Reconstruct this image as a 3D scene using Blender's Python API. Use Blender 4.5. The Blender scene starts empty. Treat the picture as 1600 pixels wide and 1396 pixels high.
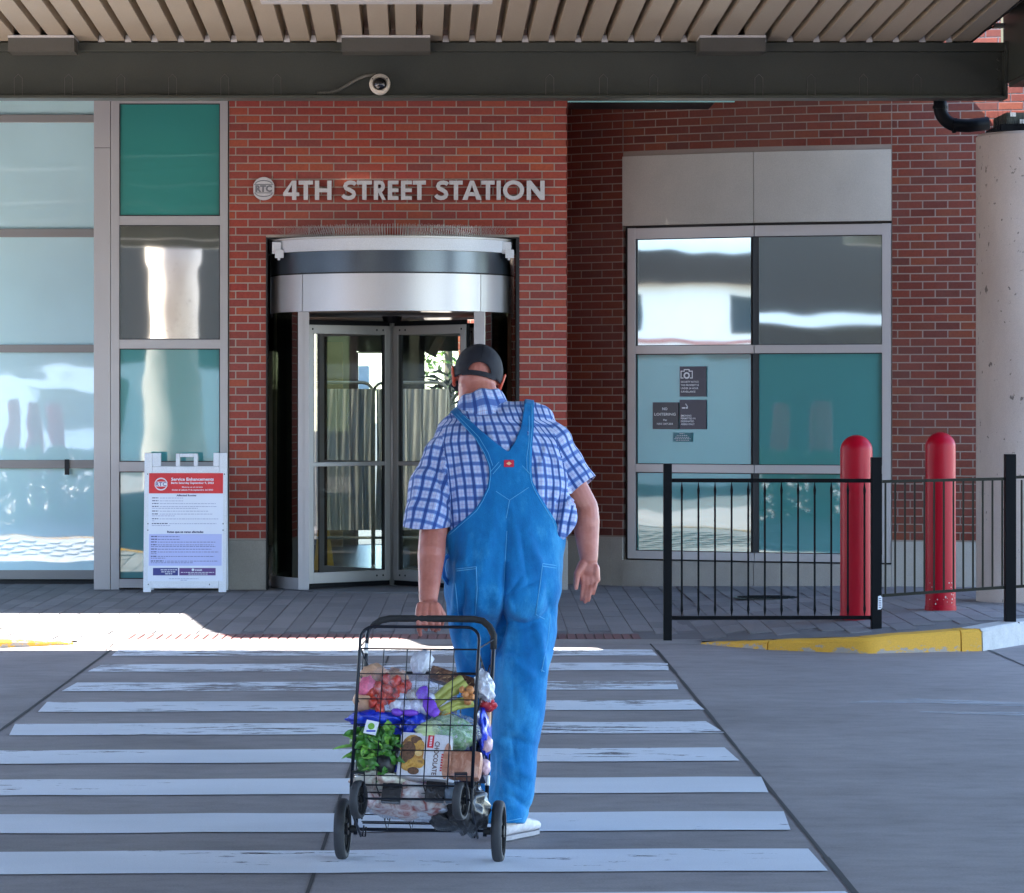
import bpy, bmesh, math, random
import numpy as np
from mathutils import Vector, Matrix
random.seed(7)
R = math.radians
SC = bpy.context.scene
COL = SC.collection

# ---------------------------------------------------------------- camera, world, sun, exposure
F = 5333.0                       # focal length in photograph pixels (1600 wide)
CX, CY, CH = 650.0, 626.0, 1.61  # vanishing point of the facade normal, camera height
cam = bpy.data.cameras.new('camera')
cam.sensor_width = 36.0
cam.lens = F / 1600 * 36
cam.shift_x = (800 - CX) / 1600
cam.shift_y = (CY - 698) / 1600
cam.clip_start = 0.1
cam.clip_end = 900
co = bpy.data.objects.new('camera', cam)
COL.objects.link(co)
co.location = (0, 0, CH)
co.rotation_euler = (R(90), 0, 0)
SC.camera = co

SUN = Vector((-0.64, 0.012, 0.77)).normalized()
w = bpy.data.worlds.new('World')
SC.world = w
w.use_nodes = True
nt = w.node_tree
bg = nt.nodes['Background']
sky = nt.nodes.new('ShaderNodeTexSky')
sky.sky_type = 'NISHITA'
sky.sun_disc = False
sky.sun_elevation = math.asin(SUN.z)
sky.sun_rotation = math.atan2(SUN.x, SUN.y)
sky.altitude = 1300
sky.air_density = 1.0
sky.dust_density = 0.6
nt.links.new(sky.outputs[0], bg.inputs[0])
bg.inputs[1].default_value = 0.11
sl = bpy.data.lights.new('sun', 'SUN')
sl.energy = 5.0
sl.angle = R(0.5)
sl.color = (1.0, 0.95, 0.88)
so = bpy.data.objects.new('sun', sl)
COL.objects.link(so)
so.location = (-20, 10, 30)
so.rotation_euler = SUN.to_track_quat('Z', 'Y').to_euler()
SC.view_settings.view_transform = 'Standard'
SC.view_settings.look = 'None'
SC.view_settings.gamma = 1
SC.view_settings.exposure = 3.6
SC.cycles.max_bounces = 10
SC.cycles.diffuse_bounces = 6
SC.cycles.glossy_bounces = 4
SC.cycles.transparent_max_bounces = 16
SC.cycles.sample_clamp_indirect = 8
SC.cycles.caustics_reflective = False
SC.cycles.caustics_refractive = False
try:
    SC.cycles.use_denoising = True
except Exception:
    pass

# ---------------------------------------------------------------- helpers
def at(px, py, D):
    """point at distance D in front of the camera, measured in the photograph"""
    return Vector(((px - CX) * D / F, D, CH - (py - CY) * D / F))

def X(px, D): return (px - CX) * D / F
def Z(py, D): return CH - (py - CY) * D / F

class MB:
    def __init__(s):
        s.v = []; s.f = []; s.m = []; s.mi = 0
    def add(s, vs, fs):
        o = len(s.v)
        s.v.extend([tuple(p) for p in vs])
        s.f.extend([tuple(i + o for i in f) for f in fs])
        s.m.extend([s.mi] * len(fs))
        return s
    def box(s, x0, x1, y0, y1, z0, z1, ch=0.0):
        if ch <= 0:
            vs = [(x, y, z) for z in (z0, z1) for y in (y0, y1) for x in (x0, x1)]
            fs = [(0, 2, 3, 1), (4, 5, 7, 6), (0, 1, 5, 4), (2, 6, 7, 3), (0, 4, 6, 2), (1, 3, 7, 5)]
            return s.add(vs, fs)
        c = min(ch, (x1 - x0) / 2.01, (y1 - y0) / 2.01, (z1 - z0) / 2.01)
        bm = bmesh.new()
        bmesh.ops.create_cube(bm, size=1)
        for v in bm.verts:
            v.co = Vector(((x0 + x1) / 2 + v.co.x * (x1 - x0), (y0 + y1) / 2 + v.co.y * (y1 - y0), (z0 + z1) / 2 + v.co.z * (z1 - z0)))
        bmesh.ops.bevel(bm, geom=bm.edges[:], offset=c, segments=2, affect='EDGES', profile=0.6)
        bm.verts.index_update()
        s.add([v.co[:] for v in bm.verts], [tuple(v.index for v in f.verts) for f in bm.faces])
        bm.free()
        return s
    def prism(s, poly, axis, a, b):
        """polygon (2D list, ccw) extruded along axis from a to b. axis 'y': poly=(x,z); 'z': poly=(x,y); 'x': poly=(y,z)"""
        n = len(poly)
        def mk(p, t):
            return {'y': (p[0], t, p[1]), 'z': (p[0], p[1], t), 'x': (t, p[0], p[1])}[axis]
        vs = [mk(p, a) for p in poly] + [mk(p, b) for p in poly]
        fs = [tuple(range(n)), tuple(range(2 * n - 1, n - 1, -1))]
        fs += [(i, (i + 1) % n, (i + 1) % n + n, i + n)[::-1] for i in range(n)]
        return s.add(vs, fs)
    def tube(s, pts, r, seg=8, cap=True, closed=False):
        pts = [Vector(p) for p in pts]
        n = len(pts)
        rs = r if isinstance(r, (list, tuple)) else [r] * n
        T = []
        for i in range(n):
            a = pts[(i - 1) % n] if (i > 0 or closed) else pts[i]
            b = pts[(i + 1) % n] if (i < n - 1 or closed) else pts[i]
            t = (b - a)
            T.append(t.normalized() if t.length > 1e-9 else Vector((0, 0, 1)))
        up = Vector((0, 0, 1)) if abs(T[0].z) < .9 else Vector((1, 0, 0))
        nrm = (up - T[0] * up.dot(T[0])).normalized()
        vs = []
        for i in range(n):
            nrm = (nrm - T[i] * nrm.dot(T[i]))
            nrm = nrm.normalized() if nrm.length > 1e-6 else Vector((1, 0, 0))
            bn = T[i].cross(nrm)
            for k in range(seg):
                a = 2 * math.pi * k / seg
                vs.append(pts[i] + (nrm * math.cos(a) + bn * math.sin(a)) * rs[i])
        fs = []
        m = n if closed else n - 1
        for i in range(m):
            for k in range(seg):
                a = i * seg + k; b = i * seg + (k + 1) % seg
                c = ((i + 1) % n) * seg + (k + 1) % seg; d = ((i + 1) % n) * seg + k
                fs.append((a, b, c, d))
        if cap and not closed:
            fs.append(tuple(range(seg - 1, -1, -1)))
            fs.append(tuple((n - 1) * seg + k for k in range(seg)))
        return s.add(vs, fs)
    def lathe(s, prof, center=(0, 0, 0), seg=32, axis='z', a0=0, a1=2 * math.pi, M=None):
        full = abs(a1 - a0 - 2 * math.pi) < 1e-6
        k = seg if full else seg + 1
        vs = []
        for (r, h) in prof:
            for i in range(k):
                a = a0 + (a1 - a0) * i / seg
                p = Vector((r * math.cos(a), r * math.sin(a), h))
                if axis == 'x': p = Vector((p.z, p.x, p.y))
                if axis == 'y': p = Vector((p.x, p.z, p.y))
                if M is not None: p = M @ p
                vs.append(p + Vector(center))
        fs = []
        for j in range(len(prof) - 1):
            for i in range(seg if full else seg):
                i2 = (i + 1) % k
                fs.append((j * k + i, j * k + i2, (j + 1) * k + i2, (j + 1) * k + i))
        return s.add(vs, fs)
    def quad(s, a, b, c, d):
        return s.add([a, b, c, d], [(0, 1, 2, 3)])
    def ellipsoid(s, c, r, M=None, nu=16, nv=10, fn=None):
        vs = []; c = Vector(c)
        for j in range(nv + 1):
            t = math.pi * j / nv
            for i in range(nu):
                a = 2 * math.pi * i / nu
                p = Vector((math.sin(t) * math.cos(a), math.sin(t) * math.sin(a), math.cos(t)))
                if fn: p = p * fn(p)
                p = Vector((p.x * r[0], p.y * r[1], p.z * r[2]))
                if M is not None: p = M @ p
                vs.append(c + p)
        fs = []
        for j in range(nv):
            for i in range(nu):
                i2 = (i + 1) % nu
                fs.append((j * nu + i, (j + 1) * nu + i, (j + 1) * nu + i2, j * nu + i2))
        return s.add(vs, fs)
    def loft(s, rings, cap=True):
        k = len(rings[0]); vs = [p for r in rings for p in r]; fs = []
        for j in range(len(rings) - 1):
            for i in range(k):
                i2 = (i + 1) % k
                fs.append((j * k + i, j * k + i2, (j + 1) * k + i2, (j + 1) * k + i))
        if cap:
            fs.append(tuple(range(k - 1, -1, -1)))
            fs.append(tuple((len(rings) - 1) * k + i for i in range(k)))
        return s.add(vs, fs)
    def xf(s, M, start=0):
        s.v = s.v[:start] + [tuple(M @ Vector(p)) for p in s.v[start:]]
        return s
    def build(s, name, mats, parent=None, org=None, smooth=False, fixn=True, weld=False):
        o_ = Vector(org) if org is not None else (ORG.get(parent.name, Vector((0, 0, 0))) if parent else Vector((0, 0, 0)))
        me = bpy.data.meshes.new(name)
        me.from_pydata([(p[0] - o_.x, p[1] - o_.y, p[2] - o_.z) for p in s.v], [], s.f)
        mats = mats if isinstance(mats, (list, tuple)) else [mats]
        for m_ in mats: me.materials.append(m_)
        if len(mats) > 1: me.polygons.foreach_set('material_index', s.m)
        if fixn or weld:
            bm = bmesh.new(); bm.from_mesh(me)
            if weld: bmesh.ops.remove_doubles(bm, verts=bm.verts, dist=1e-5)
            if fixn: bmesh.ops.recalc_face_normals(bm, faces=bm.faces)
            bm.to_mesh(me); bm.free()
        if smooth:
            me.polygons.foreach_set('use_smooth', [True] * len(me.polygons))
            if smooth != 1 or smooth is True:
                pass
            if isinstance(smooth, float):
                me.set_sharp_from_angle(angle=R(smooth))
        me.update()
        return link(name, me, parent, o_)

ORG = {}
def link(name, me, parent=None, org=None):
    o = bpy.data.objects.new(name, me)
    COL.objects.link(o)
    org = Vector(org) if org is not None else Vector((0, 0, 0))
    if parent is not None:
        o.parent = parent
        o.location = org - ORG.get(parent.name, Vector((0, 0, 0)))
    else:
        o.location = org
    ORG[o.name] = org
    return o

def thing(name, label, cat, loc, group=None):
    o = bpy.data.objects.new(name, None)
    COL.objects.link(o)
    o.empty_display_size = .1
    o.location = loc
    ORG[o.name] = Vector(loc)
    return tag(o, label, cat, group)

def tag(o, label=None, cat=None, group=None, kind=None):
    if label: o['label'] = label
    if cat: o['category'] = cat
    if group: o['group'] = group
    if kind: o['kind'] = kind
    return o

# ---------------------------------------------------------------- materials
class NT:
    def __init__(s, name):
        s.m = bpy.data.materials.new(name); s.m.use_nodes = True
        s.t = s.m.node_tree; s.b = s.t.nodes['Principled BSDF']; s.out = s.t.nodes['Material Output']
    def n(s, typ, **kw):
        nd = s.t.nodes.new(typ)
        for k, v in kw.items():
            if k.startswith('i_'):
                nd.inputs[k[2:].replace('_', ' ')].default_value = v
            else: setattr(nd, k, v)
        return nd
    def l(s, a, b): s.t.links.new(a, b)
    def pos(s, scale=(1, 1, 1), rand=False):
        g = s.n('ShaderNodeNewGeometry')
        mp = s.n('ShaderNodeMapping'); mp.inputs['Scale'].default_value = scale
        s.l(g.outputs['Position'], mp.inputs['Vector'])
        return mp.outputs[0]
    def noise(s, vec, scale, detail=4, rough=.55, dist=0):
        nd = s.n('ShaderNodeTexNoise'); s.l(vec, nd.inputs['Vector'])
        nd.inputs['Scale'].default_value = scale; nd.inputs['Detail'].default_value = detail
        nd.inputs['Roughness'].default_value = rough; nd.inputs['Distortion'].default_value = dist
        return nd.outputs['Fac']
    def math(s, op, a, b=None, c=None, clamp=False):
        nd = s.n('ShaderNodeMath', operation=op, use_clamp=clamp)
        for i, q in enumerate((a, b, c)):
            if q is None: continue
            if isinstance(q, (int, float)): nd.inputs[i].default_value = q
            else: s.l(q, nd.inputs[i])
        return nd.outputs[0]
    def ramp(s, fac, stops, interp='LINEAR'):
        nd = s.n('ShaderNodeValToRGB'); s.l(fac, nd.inputs[0]); cr = nd.color_ramp
        cr.interpolation = interp
        while len(cr.elements) < len(stops): cr.elements.new(.5)
        for e, (p, c) in zip(cr.elements, stops):
            e.position = p; e.color = c if len(c) == 4 else (*c, 1)
        return nd.outputs[0]
    def mix(s, fac, a, b, typ='MIX'):
        nd = s.n('ShaderNodeMix', data_type='RGBA', blend_type=typ)
        if isinstance(fac, (int, float)): nd.inputs[0].default_value = fac
        else: s.l(fac, nd.inputs[0])
        for q, i in ((a, 6), (b, 7)):
            if isinstance(q, tuple): nd.inputs[i].default_value = q if len(q) == 4 else (*q, 1)
            else: s.l(q, nd.inputs[i])
        return nd.outputs[2]
    def bump(s, h, strength=.3, dist=.002):
        nd = s.n('ShaderNodeBump'); s.l(h, nd.inputs['Height'])
        nd.inputs['Strength'].default_value = strength; nd.inputs['Distance'].default_value = dist
        s.l(nd.outputs[0], s.b.inputs['Normal'])
        return nd.outputs[0]
    def set(s, **kw):
        for k, v in kw.items():
            s.b.inputs[k.replace('_', ' ')].default_value = v
        return s

def sc(c, f): return tuple(min(1, max(0, x * f)) for x in c)

def mat(name, col, rough=.6, metal=0, var=.12, scale=3.0, bump=.15, bscale=120, bdist=.002, stretch=(1, 1, 1), coat=0, spec=.5, fine=.08, sss=0):
    t = NT(name)
    p = t.pos(stretch)
    n1 = t.noise(p, scale, 5, .6)
    n2 = t.noise(t.pos(), bscale, 3, .6)
    c = t.ramp(n1, [(.25, sc(col, 1 - var)), (.75, sc(col, 1 + var))])
    c2 = t.ramp(n2, [(.3, (1 - fine,) * 3), (.7, (1 + fine,) * 3)])
    t.l(t.mix(1.0, c, c2, 'MULTIPLY'), t.b.inputs['Base Color'])
    t.set(Roughness=rough, Metallic=metal)
    t.b.inputs['Specular IOR Level'].default_value = spec
    if coat: t.b.inputs['Coat Weight'].default_value = coat; t.b.inputs['Coat Roughness'].default_value = .08
    if bump: t.bump(n2, bump, bdist)
    if sss:
        t.b.inputs['Subsurface Weight'].default_value = sss
        t.b.inputs['Subsurface Radius'].default_value = (.02, .007, .004)
        t.b.inputs['Subsurface Scale'].default_value = .6
    return t.m

def brick_mat(name, island, cols, fac_dirt=.25):
    t = NT(name)
    if island:
        g = t.n('ShaderNodeNewGeometry'); rnd = g.outputs['Random Per Island']
    else:
        g = t.n('ShaderNodeObjectInfo'); rnd = g.outputs['Random']
    c = t.ramp(rnd, [(i / (len(cols) - 1), cc) for i, cc in enumerate(cols)])
    n1 = t.noise(t.pos(), 45, 5, .7)
    n2 = t.noise(t.pos(), 260, 3, .6)
    c = t.mix(1, c, t.ramp(n1, [(.25, (.78, .78, .8)), (.75, (1.16, 1.14, 1.12))]), 'MULTIPLY')
    big = t.noise(t.pos(), 1.1, 4, .55)
    c = t.mix(t.ramp(big, [(.45, (0, 0, 0)), (.75, (fac_dirt,) * 3)]), c, (.20, .12, .11))
    t.l(c, t.b.inputs['Base Color'])
    t.set(Roughness=.82)
    t.b.inputs['Specular IOR Level'].default_value = .3
    h = t.math('ADD', t.math('MULTIPLY', n1, .7), t.math('MULTIPLY', n2, .4))
    t.bump(h, .5, .002)
    return t.m

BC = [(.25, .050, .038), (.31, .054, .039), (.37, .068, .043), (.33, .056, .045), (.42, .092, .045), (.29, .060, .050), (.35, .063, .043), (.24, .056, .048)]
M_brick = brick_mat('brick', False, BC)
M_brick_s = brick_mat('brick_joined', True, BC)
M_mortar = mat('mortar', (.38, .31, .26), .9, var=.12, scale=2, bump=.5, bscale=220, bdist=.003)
BC_SHADED = [(.105, .023, .015), (.130, .027, .016), (.158, .033, .018), (.118, .025, .017), (.175, .042, .019), (.095, .025, .018)]  # entrance brick colours darkened: the shade of the right walls is put in
M_brickr = brick_mat('brick_shaded', False, BC_SHADED)
M_brickr_s = brick_mat('brick_shaded_joined', True, BC_SHADED)
M_mortarr = mat('mortar_shaded', (.25, .195, .165), .9, var=.12, scale=2, bump=.5, bscale=220, bdist=.003)  # same mortar, darkened to carry the shade of the right walls
M_plinth = mat('cast_stone', (.33, .30, .265), .85, var=.14, scale=2.5, bump=.35, bscale=180, fine=.12)
M_panel = mat('stone_panel', (.42, .385, .34), .8, var=.1, scale=1.8, bump=.25, bscale=160, fine=.1)
M_alu = mat('silver_frame', (.43, .405, .40), .42, metal=.3, var=.04, scale=1.2, bump=.05, bscale=300, fine=.04)
M_alud = mat('silver_frame_dull', (.30, .285, .27), .5, metal=.45, var=.05, scale=1.2, bump=.05, bscale=300, fine=.04)
M_gasket = mat('black_gasket', (.012, .012, .013), .6, bump=0)
M_steel = mat('painted_steel', (.056, .060, .048), .45, metal=.1, var=.18, scale=1.6, bump=.18, bscale=90, fine=.1, spec=.35)
M_deck = mat('tan_deck', (.42, .345, .25), .5, metal=.1, var=.12, scale=1.1, stretch=(1, .2, 1), bump=.1, bscale=60, fine=.06)
M_black = mat('black_paint', (.004, .0045, .006), .5, var=.2, bump=.1, spec=.1)
M_olive = mat('olive_paint', (.020, .019, .013), .45, var=.15, bump=.1, spec=.15)
M_col = None
M_white = mat('white_plastic', (.72, .73, .76), .42, var=.03, bump=.04)
M_ltgrey = mat('light_grey_metal', (.62, .60, .57), .45, metal=.2, var=.05, bump=.04)

def make_column_mat():
    t = NT('pitted_concrete')
    p = t.pos()
    n1 = t.noise(t.pos((1, 1, .35)), 2.2, 6, .6)
    c = t.ramp(n1, [(.25, (.46, .37, .32)), (.75, (.62, .53, .47))])
    pits = t.noise(t.pos((1, 1, .75)), 21, 3, .5, .3)
    pm = t.ramp(pits, [(.665, (0, 0, 0)), (.70, (1, 1, 1))])
    fine = t.noise(p, 140, 3, .6)
    c = t.mix(1, c, t.ramp(fine, [(.3, (.9, .9, .9)), (.7, (1.08, 1.08, 1.08))]), 'MULTIPLY')
    c = t.mix(t.math('MULTIPLY', pm, .75), c, (.07, .06, .055))
    t.l(c, t.b.inputs['Base Color']); t.set(Roughness=.85)
    t.bump(t.math('SUBTRACT', t.math('MULTIPLY', fine, .3), pm), .6, .006)
    return t.m
M_col = make_column_mat()

def make_road():
    t = NT('road_concrete')
    a = t.noise(t.pos((.7, .8, 1)), .9, 7, .66)
    b = t.noise(t.pos((.6, 1.1, 1)), 7, 6, .7)
    f = t.noise(t.pos(), 95, 5, .85)
    c = t.ramp(a, [(.25, (.168, .147, .145)), (.5, (.228, .200, .196)), (.78, (.305, .270, .260))])
    c = t.mix(1, c, t.ramp(b, [(.28, (.78, .78, .79)), (.5, (1, 1, 1)), (.72, (1.14, 1.13, 1.12))]), 'MULTIPLY')
    c = t.mix(1, c, t.ramp(f, [(.25, (.70, .70, .70)), (.75, (1.3, 1.3, 1.3))]), 'MULTIPLY')
    st = t.noise(t.pos((.9, .6, 1)), .55, 4, .6, .8)
    c = t.mix(t.ramp(st, [(.54, (0, 0, 0)), (.66, (.35, .35, .35))]), c, (.10, .088, .085))
    t.l(c, t.b.inputs['Base Color']); t.set(Roughness=.8)
    t.bump(t.math('ADD', f, t.math('MULTIPLY', b, .4)), .35, .003)
    return t.m
M_road = make_road()

def make_paint(thr=.0):
    t = NT('worn_road_paint')
    a = t.noise(t.pos((.45, 1.5, 1)), 9, 8, .74)
    b = t.noise(t.pos((.5, 1, 1)), 1.3, 3, .5)
    f = t.noise(t.pos(), 200, 3, .7)
    # wear grows towards the kerb (y of the place) as the paint there is scuffed
    sep = t.n('ShaderNodeSeparateXYZ'); g = t.n('ShaderNodeNewGeometry'); t.l(g.outputs['Position'], sep.inputs[0])
    wy = t.math('MULTIPLY', t.math('SUBTRACT', sep.outputs[1], 15.5, None), .030)
    wy = t.math('MINIMUM', t.math('MAXIMUM', wy, -.04), .11)
    s_ = t.math('ADD', t.math('ADD', a, t.math('MULTIPLY', t.math('SUBTRACT', b, .5), .55)), wy)
    wear = t.ramp(s_, [(.63, (0, 0, 0)), (.665, (1, 1, 1))])
    c = t.ramp(b, [(.3, (.60, .62, .65)), (.7, (.74, .75, .78))])
    c = t.mix(1, c, t.ramp(f, [(.25, (.86, .86, .86)), (.75, (1.1, 1.1, 1.1))]), 'MULTIPLY')
    t.l(c, t.b.inputs['Base Color']); t.set(Roughness=.7)
    tr = t.n('ShaderNodeBsdfTransparent'); mx = t.n('ShaderNodeMixShader')
    t.l(wear, mx.inputs[0]); t.l(t.b.outputs[0], mx.inputs[1]); t.l(tr.outputs[0], mx.inputs[2]); t.l(mx.outputs[0], t.out.inputs[0])
    t.bump(f, .2, .002)
    return t.m
M_paint = make_paint()

def make_scuff():
    t = NT('faded_road_paint')
    a = t.noise(t.pos((.3, 4, 1)), 6, 7, .75)
    wear = t.ramp(a, [(.42, (.35, .35, .35)), (.60, (1, 1, 1))])
    t.b.inputs['Base Color'].default_value = (.5, .52, .55, 1); t.set(Roughness=.75)
    tr = t.n('ShaderNodeBsdfTransparent'); mx = t.n('ShaderNodeMixShader')
    t.l(wear, mx.inputs[0]); t.l(t.b.outputs[0], mx.inputs[1]); t.l(tr.outputs[0], mx.inputs[2]); t.l(mx.outputs[0], t.out.inputs[0])
    return t.m
M_scuff = make_scuff()

def paver_mat(name, island, cols):
    t = NT(name)
    if island:
        g = t.n('ShaderNodeNewGeometry'); rnd = g.outputs['Random Per Island']
    else:
        g = t.n('ShaderNodeObjectInfo'); rnd = g.outputs['Random']
    c = t.ramp(rnd, [(0, cols[0]), (1, cols[1])])
    n1 = t.noise(t.pos((1, .5, 1)), 1.5, 5, .6); n2 = t.noise(t.pos(), 80, 5, .85)
    c = t.mix(1, c, t.ramp(n1, [(.3, (.85, .85, .88)), (.7, (1.12, 1.1, 1.08))]), 'MULTIPLY')
    c = t.mix(1, c, t.ramp(n2, [(.25, (.68, .68, .68)), (.75, (1.3, 1.3, 1.3))]), 'MULTIPLY')
    t.l(c, t.b.inputs['Base Color']); t.set(Roughness=.85)
    t.bump(n2, .6, .004)
    return t.m
PC = [(.150, .140, .142), (.205, .192, .192)]
M_paver = paver_mat('paver', False, PC); M_paver_s = paver_mat('paver_joined', True, PC)
M_rpaver = paver_mat('red_paver', False, [(.135, .062, .062), (.185, .085, .08)])
M_ground = mat('asphalt', (.06, .058, .06), .85, var=.2, scale=.5, bump=.4, bscale=90, fine=.2)
M_joint = mat('joint_seal', (.02, .02, .022), .7, bump=.1)
M_sidebase = mat('paver_bedding', (.12, .112, .115), .9, var=.2)
M_apron = mat('apron_concrete', (.24, .22, .21), .85, var=.15, scale=2, bump=.3, fine=.15)

def curb_mat(name, col):
    t = NT(name)
    n1 = t.noise(t.pos((1, 1, 2.2)), 9, 6, .7); n2 = t.noise(t.pos(), 150, 3, .7)
    sep = t.n('ShaderNodeSeparateXYZ'); g = t.n('ShaderNodeNewGeometry'); t.l(g.outputs['Position'], sep.inputs[0])
    low = t.math('MULTIPLY', t.math('SUBTRACT', .05, sep.outputs[2]), 2.6)
    wear = t.ramp(t.math('ADD', n1, low), [(.60, (0, 0, 0)), (.65, (1, 1, 1))])
    c = t.mix(wear, (*col, 1), (.34, .29, .25, 1))
    c = t.mix(1, c, t.ramp(n2, [(.25, (.82, .82, .82)), (.75, (1.15, 1.15, 1.15))]), 'MULTIPLY')
    t.l(c, t.b.inputs['Base Color']); t.set(Roughness=.7)
    t.bump(n2, .4, .003)
    return t.m
M_yellow = curb_mat('yellow_kerb_paint', (.66, .34, .028))
M_curb = mat('kerb_concrete', (.40, .39, .38), .85, var=.18, scale=6, bump=.4, fine=.15)

def glass_mat(name, base, gloss, rough=.02, warp=.25, wscale=1.3, wdist=.02, frost=0.0):
    """opaque-backed glazing: a coloured back and a mirror front, slightly wavy"""
    t = NT(name)
    n = t.noise(t.pos(), wscale, 2, .4)
    n2 = t.noise(t.pos((1, 1, .6)), wscale * .45, 1, .4)
    bp = t.n('ShaderNodeBump'); t.l(t.math('ADD', t.math('MULTIPLY', n, .5), n2), bp.inputs['Height'])
    bp.inputs['Strength'].default_value = warp; bp.inputs['Distance'].default_value = wdist
    gl = t.n('ShaderNodeBsdfGlossy'); gl.inputs['Roughness'].default_value = rough
    gl.inputs['Color'].default_value = (*gloss, 1)
    t.l(bp.outputs[0], gl.inputs['Normal'])
    nb = t.noise(t.pos(), .8, 3, .5)
    t.l(t.ramp(nb, [(.3, sc(base, .92)), (.7, sc(base, 1.08))]), t.b.inputs['Base Color'])
    t.set(Roughness=.5)
    ad = t.n('ShaderNodeAddShader')
    t.l(t.b.outputs[0], ad.inputs[0]); t.l(gl.outputs[0], ad.inputs[1]); t.l(ad.outputs[0], t.out.inputs[0])
    return t.m
M_frost = glass_mat('frosted_teal_glass', (.028, .20, .195), (.125, .14, .14), warp=.14)
M_frostL = glass_mat('pale_frosted_glass', (.60, .86, .88), (.30, .32, .32), warp=.3)
M_frostT = glass_mat('teal_spandrel_glass', (.012, .22, .19), (.12, .16, .15), warp=.4)
M_mirror = glass_mat('reflective_glass', (.008, .010, .007), (.80, .84, .78), warp=.12, wscale=1.0, wdist=.02)

def clear_glass(name, tint, refl=.12):
    t = NT(name)
    tr = t.n('ShaderNodeBsdfTransparent'); tr.inputs[0].default_value = (*tint, 1)
    gl = t.n('ShaderNodeBsdfGlossy'); gl.inputs['Roughness'].default_value = .01
    lw = t.n('ShaderNodeLayerWeight'); lw.inputs[0].default_value = .35
    f = t.math('ADD', t.math('MULTIPLY', lw.outputs['Facing'], .35), refl)
    mx = t.n('ShaderNodeMixShader')
    t.l(f, mx.inputs[0]); t.l(tr.outputs[0], mx.inputs[1]); t.l(gl.outputs[0], mx.inputs[2]); t.l(mx.outputs[0], t.out.inputs[0])
    return t.m
M_glass = clear_glass('door_glass', (.93, .97, .95), .03)
M_glassd = clear_glass('dark_side_glass', (.30, .33, .28), .06)

def text_verts(txt, size=1, extrude=.002, offset=0, align='LEFT', shear=0, space=1.0):
    cu = bpy.data.curves.new('t', 'FONT'); cu.body = txt; cu.size = size; cu.extrude = extrude
    cu.offset = offset; cu.align_x = align; cu.align_y = 'BOTTOM_BASELINE'; cu.resolution_u = 2; cu.space_character = space
    ob = bpy.data.objects.new('t', cu); COL.objects.link(ob)
    dg = bpy.context.evaluated_depsgraph_get()
    me = ob.evaluated_get(dg).to_mesh()
    vs = [v.co.copy() for v in me.vertices]; fs = [tuple(p.vertices) for p in me.polygons]
    ob.evaluated_get(dg).to_mesh_clear()
    bpy.data.objects.remove(ob); bpy.data.curves.remove(cu)
    return vs, fs

def put_text(mb, txt, x, y, z, size, width=None, offset=0, align='LEFT', extrude=.0006, M=None):
    """lettering on a face looking toward -y; x, z of the baseline start (or centre); width fits it"""
    vs, fs = text_verts(txt, 1, 0, offset / size if size else 0, 'LEFT')
    if not vs: return
    x0 = min(v.x for v in vs); x1 = max(v.x for v in vs)
    sx = size if width is None else width / (x1 - x0)
    k = 0 if align == 'LEFT' else (x1 - x0) / 2
    out = []
    for v in vs:
        out.append(Vector((x + (v.x - x0 - k) * sx, y, z + v.y * size)))
    if M is not None: out = [M @ v for v in out]
    mb.add(out, fs)
# ================================================================ GROUND
def rise(x):
    if x > 0: return float(np.interp(x, [1.9, 2.27, 2.66, 3.05, 3.5, 9], [0, .05, .08, .105, .13, .135]))
    return float(np.interp(-x, [2.25, 2.7, 3.3, 4.5, 9], [0, .035, .08, .13, .135]))
def zs(x, y):
    return .012 + .0012 * max(0, y - 22.3) + rise(x) * (float(np.interp(y, [24, 28.5], [1, .3])) if x > 0 else float(np.interp(y, [22.6, 24.6], [1, .0])))

mb = MB(); mb.add([(-150, -120, -.03), (150, -120, -.03), (150, 250, -.03), (-150, 250, -.03)], [(0, 1, 2, 3)])
tag(mb.build('ground', M_ground), kind='structure')

road = bpy.data.objects.new('road', None); COL.objects.link(road); ORG[road.name] = Vector((0, 0, 0)); tag(road, kind='structure')
def Lx(y): return -2.0 + (y - 19) * .011
def Mx(y): return -.355 + (y - 11.15) * .0175
def Rx(y): return 1.434 + (y - 11.15) * .0107
def Qx(y): return 3.69 + (y - 22) * .0
g = .006
def slab(xa, xb, y0, y1):
    mb = MB()
    p = [(xa(y0) + g, y0), (xb(y0) - g, y0), (xb(y1) - g, y1), (xa(y1) + g, y1)]
    mb.prism(p, 'z', -.15, 0)
    return mb.build('concrete_slab', M_road, road)
yb = [(-14, 3.0), (3.0, 22.0)]
for (y0, y1) in yb:
    for xa, xb in ((lambda y: -14, lambda y: -8.2), (lambda y: -8.2, Lx), (Lx, Mx), (Mx, Rx), (Rx, Qx), (Qx, lambda y: 8), (lambda y: 8, lambda y: 14)):
        slab(xa, xb, y0 + .006, y1 - .006)
# gutter strip along the kerb (one slab each side of the joints)
for xa, xb in ((-14, -2.0), (-2.0, 1.55), (1.55, 3.70)):
    mb = MB(); mb.prism([(xa + g, 22.0), (xb - g, 22.0), (xb - g, 22.74), (xa + g, 22.74)], 'z', -.15, 0)
    mb.build('concrete_slab', M_road, road)
mb = MB(); mb.prism([(3.70 + g, 22.0), (14, 22.0), (14, 27.5), (4.2, 24.2)], 'z', -.15, -.001); mb.build('concrete_slab', M_road, road)
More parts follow.
